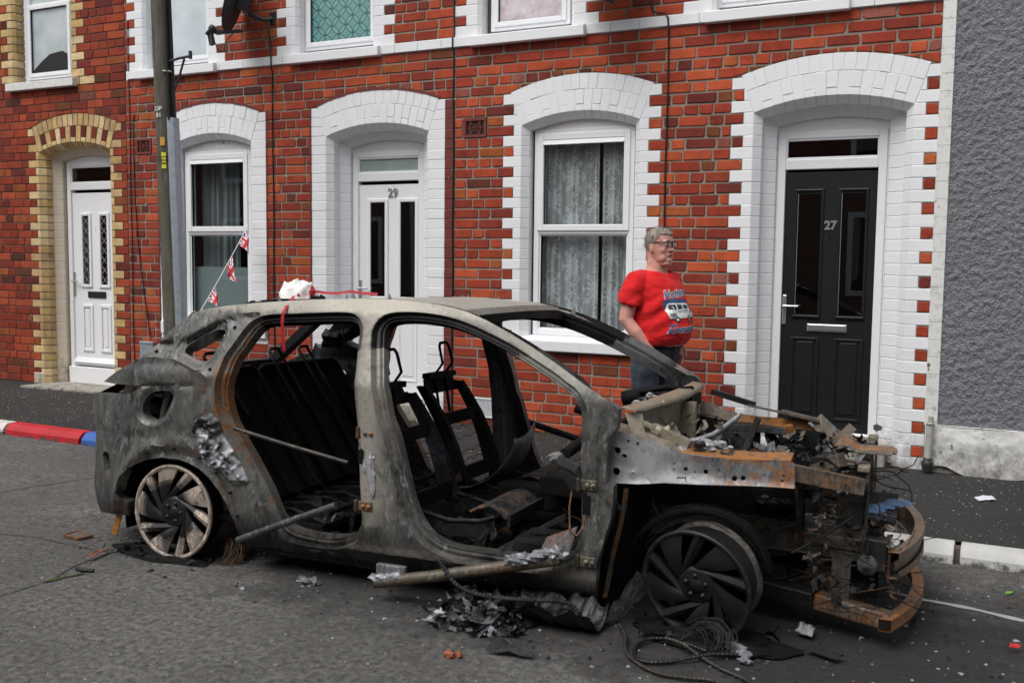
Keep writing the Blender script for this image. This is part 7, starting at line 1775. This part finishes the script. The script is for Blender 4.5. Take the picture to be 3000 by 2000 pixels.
# tyre wire
def tyre_wire(label, c, n, rad, seed, spread, tint):
    g = np.random.default_rng(seed)
    def f(mb):
        for k in range(n):
            r = rad * g.uniform(.5, 1.05); a0 = g.uniform(-1.2, .6); a1 = a0 + g.uniform(1.2, 3.0); off = Vector(g.normal(size=3)) * spread; til = g.uniform(-.3, .3)
            pts = [Vector(c) + off + Vector((r * math.cos(a), r * .5 * math.sin(a) + .05 * g.normal() * 0, max(0, .035 + .05 * math.sin(a * 1.3 + til)))) for a in np.linspace(a0, a1, 12)]
            pts = [Vector((p.x, p.y, max(.004, p.z))) for p in pts]
            mb.tube(pts, .0016, 4, tint if g.random() < .55 else (.7, .2, 0), False)
    return burnt_thing('tyre_wire', label, 'wire', 'rusty', f, c, 'tangles of burnt tyre wire')
tyre_wire('rusty tangle of tyre wire on the road ahead of the rear wheel', (-3.55, -3.70, 0), 130, .12, 3, .016, (.35, .55, 0))
tyre_wire('dark tangle of tyre wire on the road beneath the front wheel', (-1.06, -3.66, 0), 45, .12, 4, .02, (.5, .3, 0))
def arch_wire(mb):
    g = np.random.default_rng(6)
    for k in range(90):
        r = .25 + g.uniform(0, .06); a0 = g.uniform(.1, 1.6); a1 = a0 + g.uniform(.5, 1.3); v = g.uniform(-.02, .16)
        mb.tube([(2.655 + r * math.cos(a), .06 + v, .232 + r * math.sin(a)) for a in np.linspace(a0, a1, 9)], .0014, 4, (.45, .25, .1), False)
tag(cpart('tyre_wires', 'charred', arch_wire), kind='stuff')
# burnt rubber pads under the wheels
def pad(label, c, rx, ry, seed):
    def f(mb):
        def P(a, b):
            r = math.sqrt(a); t = b * 2 * math.pi; k = 1 + .35 * NZ(math.cos(t) * 1.5 + seed, math.sin(t) * 1.5, seed)
            return (c[0] + rx * r * k * math.cos(t), c[1] + ry * r * k * math.sin(t), .004 + .022 * (1 - a) + .022 * (1 - a) * NZ(a * 5, math.cos(t) * 3, math.sin(t) * 3 + seed))
        sheet(mb, P, 12, 40, (.7, .15, .05), .001)
        scrap(mb, 50, (c[0] - rx, c[0] + rx), (c[1] - ry, c[1] + ry), (.008, .03), (.02, .07), seed + 70, [(.7, .1, 0), (.5, .3, 0), (.3, .1, .3)], .15)
    return burnt_thing('burnt_rubber', label, 'debris', 'charred', f, c, 'patches of burnt tyre rubber')
pad('flat black patch of burnt tyre under the rear wheel', (-3.86, -3.76, 0), .34, .13, 1); pad('flat black patch of burnt tyre under the front wheel', (-1.08, -3.52, 0), .34, .17, 2)
# small fragments, each a thing
def shard(name, label, cat, pts, z, mat, tint, curl=.01, seed=0, group=None):
    c = sum((Vector((*p, 0)) for p in pts), Vector()) / len(pts)
    def f(mb):
        A, B, C_, D = [Vector((*p, 0)) for p in pts]
        def P(a, b):
            p = A.lerp(B, a).lerp(D.lerp(C_, a), b); return (p.x, p.y, z + curl * (.6 + NZ(a * 3, b * 3, seed)) * (.3 + math.sin(math.pi * b)))
        sheet(mb, P, 8, 8, tint, .002)
    return burnt_thing(name, label, cat, mat, f, (c.x, c.y, z), group)
TQ = [(-4.579, -3.801), (-4.453, -3.811), (-4.435, -3.737), (-4.589, -3.708)]
tl = empty('flat_tile', (-4.514, -3.764, 0), 'flat rust-edged rectangular plate lying behind the rear wheel', 'plate')
part(tl, 'face', 'tinted', lambda mb: mb.add([(*p, .010) for p in TQ], [(0, 1, 2, 3)], (.10, .085, .075)))
part(tl, 'rim', 'rusty', lambda mb: [mb.obox((*a, .010), (*b, .010), .010, .012, (0, 0, 1), (.2, .5, 0)) for a, b in zip(TQ, TQ[1:] + TQ[:1])])
shard('copper_strip', 'narrow coppery strip at the edge of the burnt rubber by the rear wheel', 'debris', [(-4.115, -4.045), (-4.085, -4.030), (-4.12, -3.885), (-4.15, -3.90)], .022, 'tinted', (.22, .10, .07), .01)
burnt_thing('rubber_strip', 'short curved black strip on the road left of the rear wheel', 'debris', 'rubber', lambda mb: mb.tube([(-4.035, -4.165, .009), (-3.99, -4.175, .011), (-3.935, -4.15, .009)], .010, 7), (-3.98, -4.16, 0))
shard('paper', 'white sheet of paper on the pavement below the grey plinth', 'paper', [(-.195, -.636), (-.163, -.724), (-.067, -.648), (-.094, -.535)], pav_z(-.63) + .006, 'tinted', (.66, .66, .72), .006)
shard('leaf', 'small green leaf on the road by the kerb', 'leaf', [(.005, -2.21), (.03, -2.20), (.05, -2.16), (.02, -2.17)], road_z(-2.18) + .006, 'tinted', (.16, .36, .06), .006)
shard('wrapper', 'tiny red scrap on the dark road at the right edge', 'litter', [(.03, -3.06), (.07, -3.05), (.075, -3.02), (.04, -3.03)], .008, 'tinted', (.5, .03, .02), .01)
shard('card', 'pale burnt flake of card under the front subframe', 'debris', [(-.765, -3.318), (-.689, -3.349), (-.691, -3.259), (-.735, -3.228)], .012, 'tinted', (.24, .24, .24), .02)
shard('charred_strip', 'long charred strip lying in front of the nose', 'debris', [(-.69, -3.50), (-.56, -3.55), (-.54, -3.50), (-.67, -3.455)], .012, 'charred', (.4, .05, .3), .02, 3)
shard('charred_flake', 'dark curled flake on the road below the melted heap', 'debris', [(-1.79, -4.12), (-1.60, -4.09), (-1.66, -4.02), (-1.74, -4.02)], .012, 'charred', (.3, .05, .35), .04, 4)
burnt_thing('metal_splash', 'splash of pale solidified metal beside the front wheel', 'debris', 'molten_metal', lambda mb: [lump(mb, (x_, y_, .012), r_, (1.5, 1.1, .5), 80 + i, (.25, 0, .5), 7, .8) for i, (x_, y_, r_) in enumerate([(-.99, -3.575, .022), (-.95, -3.60, .028), (-.90, -3.66, .024), (-.87, -3.72, .018), (-.93, -3.63, .022)])], (-.93, -3.63, 0))
burnt_thing('metal_splash', 'small blob of grey metal on the road below the rear door', 'debris', 'molten_metal', lambda mb: [lump(mb, (x_, -3.78, .012), .026, (1.3, 1, .6), 90 + i, (.3, 0, .4), 7, .8) for i, x_ in enumerate((-2.96, -2.92, -2.895))], (-2.93, -3.78, 0))
burnt_thing('brick_chip', 'larger of two orange brick chips on the road in the foreground', 'brick chip', 'tinted', lambda mb: lump(mb, (-1.90, -4.21, .012), .018, (1.3, 1, .8), 5, (.30, .09, .045), 6), (-1.90, -4.21, 0))
burnt_thing('brick_chip', 'smaller of two orange brick chips on the road in the foreground', 'brick chip', 'tinted', lambda mb: lump(mb, (-1.862, -4.20, .012), .014, (1, 1, .9), 6, (.30, .09, .045), 6), (-1.862, -4.2, 0))
# fine litter nobody could count: glass crumbs, grit and ash flakes
def crumbs(name, n, xr, yr, zf, rr, cols, seed, label):
    g = np.random.default_rng(seed); mb = MB()
    for k in range(n):
        x, y = g.uniform(*xr), g.uniform(*yr); r = g.uniform(*rr); z = zf(y) + .003; a = g.uniform(0, 6.3); t = cols[g.integers(len(cols))]
        p = [(x + r * math.cos(a + q * 2.1) * g.uniform(.6, 1.3), y + r * math.sin(a + q * 2.1) * g.uniform(.6, 1.3), z) for q in range(3)]; top = (x, y, z + r * g.uniform(.3, .8))
        mb.add(p + [top], [(0, 1, 3), (1, 2, 3), (2, 0, 3)], t)
    return tag(mb.build(name, MATS['tinted']), label, 'litter', kind='stuff')
W_ = [(.55, .56, .55), (.40, .41, .40), (.70, .71, .70)]
crumbs('glass_crumbs', 1900, (-9.5, .8), (-1.6, -.05), pav_z, (.002, .0065), W_, 31, 'crumbs of broken glass scattered over the pavement')
G_ = [(.30, .30, .29), (.02, .02, .02), (.10, .10, .095), (.42, .42, .41), (.02, .02, .02), (.20, .08, .05)]
crumbs('road_grit', 2600, (-5.5, .8), (-5.2, -1.9), road_z, (.002, .007), G_, 32, 'grit and ash flakes scattered over the road')
crumbs('ash_flakes', 700, (-4.4, .1), (-4.1, -2.2), road_z, (.004, .017), [(.012, .012, .012), (.02, .02, .021), (.30, .31, .33), (.012, .012, .012)], 33, 'black and pale ash flakes round the wreck')
# road joints, moss and worn markings
def strip_on_road(name, pts, w, mat, tint, label, cat, z=.004, seed=0, kind=None):
    def f(mb):
        P = []
        for i in range(len(pts) - 1):
            for k in range(14): t = k / 14; P.append((pts[i][0] + (pts[i + 1][0] - pts[i][0]) * t, pts[i][1] + (pts[i + 1][1] - pts[i][1]) * t))
        P.append(pts[-1])
        for (x0, y0), (x1, y1) in zip(P[:-1], P[1:]):
            d = Vector((x1 - x0, y1 - y0)).normalized(); n = Vector((-d.y, d.x))
            a0, a1 = w * (.7 + .5 * NZ(x0 * 14, y0 * 14, seed)), w * (.7 + .5 * NZ(x1 * 14, y1 * 14, seed))
            mb.add([(x0 - n.x * a0, y0 - n.y * a0, road_z(y0) + z), (x1 - n.x * a1, y1 - n.y * a1, road_z(y1) + z), (x1 + n.x * a1, y1 + n.y * a1, road_z(y1) + z), (x0 + n.x * a0, y0 + n.y * a0, road_z(y0) + z)], [(0, 1, 2, 3)], tint)
    mb = MB(); f(mb); o = mb.build(name, MATS[mat]); 
    return tag(o, kind='structure')
strip_on_road('road_joint', [(-3.95, -5.6), (-4.019, -4.588), (-4.012, -4.329), (-4.097, -4.122), (-4.113, -4.022)], .006, 'tinted', (.03, .03, .026), None, None, .003, 1)
strip_on_road('road_joint', [(-5.9, -4.15), (-4.927, -3.932), (-4.721, -3.881), (-4.512, -3.891), (-4.2, -3.89)], .005, 'tinted', (.04, .04, .036), None, None, .003, 2)
strip_on_road('road_joint', [(-5.86, -3.6), (-5.843, -3.270), (-5.827, -3.069), (-5.731, -2.623), (-5.7, -1.9)], .009, 'tinted', (.10, .095, .08), None, None, .003, 3)
strip_on_road('moss', [(-4.015, -4.37), (-3.99, -4.28), (-3.955, -4.19)], .016, 'tinted', (.045, .055, .010), None, None, .006, 4)
strip_on_road('road_marking', [(-.50, -2.46), (-.341, -2.505), (-.123, -2.535), (.084, -2.60), (.6, -2.68)], .026, 'tinted', (.34, .35, .36), None, None, .004, 5)
# weeds at the foot of the wall
def weeds(mb):
    g = np.random.default_rng(9)
    for c, n in (((-3.72, -.05), 60), ((-3.35, -.04), 30), ((-4.62, -.06), 40), ((-2.9, -.03), 20), ((-8.7, -.3), 10), ((-4.0, -.04), 15)):
        for k in range(n):
            x, y = c[0] + g.normal() * .07, c[1] + g.normal() * .012; z = pav_z(y); h = g.uniform(.02, .085); dx, dy = g.normal() * .03, -abs(g.normal()) * .02; w = .0022
            t = (.30, .20, .06) if g.random() < .6 else (.08, .11, .03)
            mb.add([(x - w, y, z), (x + w, y, z), (x + dx * .5 + w, y + dy * .5, z + h * .7), (x + dx * .5 - w, y + dy * .5, z + h * .7), (x + dx, y + dy, z + h)], [(0, 1, 2, 3), (3, 2, 4)], t)
mb = MB(); weeds(mb); tag(mb.build('weeds', MATS['tinted']), 'dry weeds and grass tufts along the foot of the wall', 'weeds', kind='stuff')

# white cap and red ribbon on the roof of the wreck --------------------
rp = lambda u, v, dw=0.0: CARM @ Vector((u, v, float(wtop(u)) + .02 + dw))
cb = rp(.45, .45)
cap = empty('cloth_cap', cb, 'crumpled white cap lying on the roof of the wreck', 'cap')
def capshape(mb):
    n, m_ = 14, 28; vs = []
    for i in range(n + 1):
        th = math.pi / 2 * i / n
        for j in range(m_):
            ph = 2 * math.pi * j / m_; r = .098 * math.cos(th) ** .65; q = Vector((math.cos(ph) * 2, math.sin(ph) * 2, th * 2))
            k = 1 + .22 * mnoise.noise(q) + .10 * mnoise.noise(q * 2.4)
            vs.append(cb + Vector((r * math.cos(ph) * k * 1.05, r * .85 * math.sin(ph) * k, .002 + .085 * math.sin(th) * (1 + .35 * mnoise.noise(q * 1.3)))))
    mb.add(vs, [(i * m_ + j, i * m_ + (j + 1) % m_, (i + 1) * m_ + (j + 1) % m_, (i + 1) * m_ + j) for i in range(n) for j in range(m_)], (.80, .80, .79), True)
part(cap, 'crown', 'tinted', capshape)
part(cap, 'peak', 'tinted', lambda mb: mb.add([tuple(cb + Vector(p)) for p in ((-.07, -.05, .012), (-.135, -.055, -.006), (-.15, -.01, -.004), (-.13, .04, 0), (-.07, .05, .015))], [(0, 1, 2, 3, 4)], (.70, .70, .70)))
part(cap, 'button', 'tinted', lambda mb: lump(mb, cb + Vector((.06, -.075, .022)), .010, (1, .4, .8), 2, (.35, .01, .04), 6, .2))
def ribbon(mb):
    RDC = (.38, .010, .020)
    a = [rp(.56, .40, .018), rp(.57, .33, .010), rp(.585, .25, .006), rp(.592, .20, .004)] + [CARM @ Vector(p) for p in ((.598, .145, 1.315), (.600, .098, 1.27), (.600, .092, 1.22), (.603, .095, 1.16), (.608, .10, 1.085))]
    for p, q in zip(a[:-1], a[1:]):
        w = Vector((.009, 0, 0)); mb.add([p - w, p + w, q + w, q - w], [(0, 1, 2, 3)], RDC, True)
    b = [rp(.565, .42, .03), rp(.62, .44, .020), rp(.68, .46, .014), rp(.74, .48, .022), rp(.80, .50, .012), rp(.88, .52, .004)]
    for k, (p, q) in enumerate(zip(b[:-1], b[1:])):
        w = Vector((0, .004, .007)); mb.add([p - w, q - w, q + w, p + w], [(0, 1, 2, 3)], RDC, True)
    lump(mb, rp(.56, .41, .028), .022, (.7, .6, 1.2), 9, RDC, 7, .6)
rb = burnt_thing('ribbon', 'red ribbon trailing over the roof edge beside the white cap', 'ribbon', 'tinted', ribbon, rp(.56, .40))
burnt_thing('charred_scrap', 'black charred scrap on the roof rail right of the ribbon', 'debris', 'charred', lambda mb: (lump(mb, rp(.735, .17, -.018), .022, (1.6, .6, .7), 1, (.6, 0, .1), 7, .6), lump(mb, rp(.775, .17, -.014), .016, (1.2, .6, .8), 2, (.6, 0, .1), 7, .6)), rp(.75, .17))
burnt_thing('charred_scrap', 'row of black flakes along the rear edge of the roof', 'debris', 'charred', lambda mb: [lump(mb, rp(.14 + .018 * k, .42 + .012 * k, .0), .013 + .004 * (k % 3), (1.4, 1, .6), k, (.6, 0, .25), 5, .7) for k in range(8)], rp(.2, .45))
burnt_thing('charred_scrap', 'small grey flakes on the roof left of the cap', 'debris', 'charred', lambda mb: [lump(mb, rp(.30 + .022 * k, .50, .004), .014, (1.4, 1, .8), k + 20, (.3, 0, .4), 5, .7) for k in range(3)], rp(.32, .5))
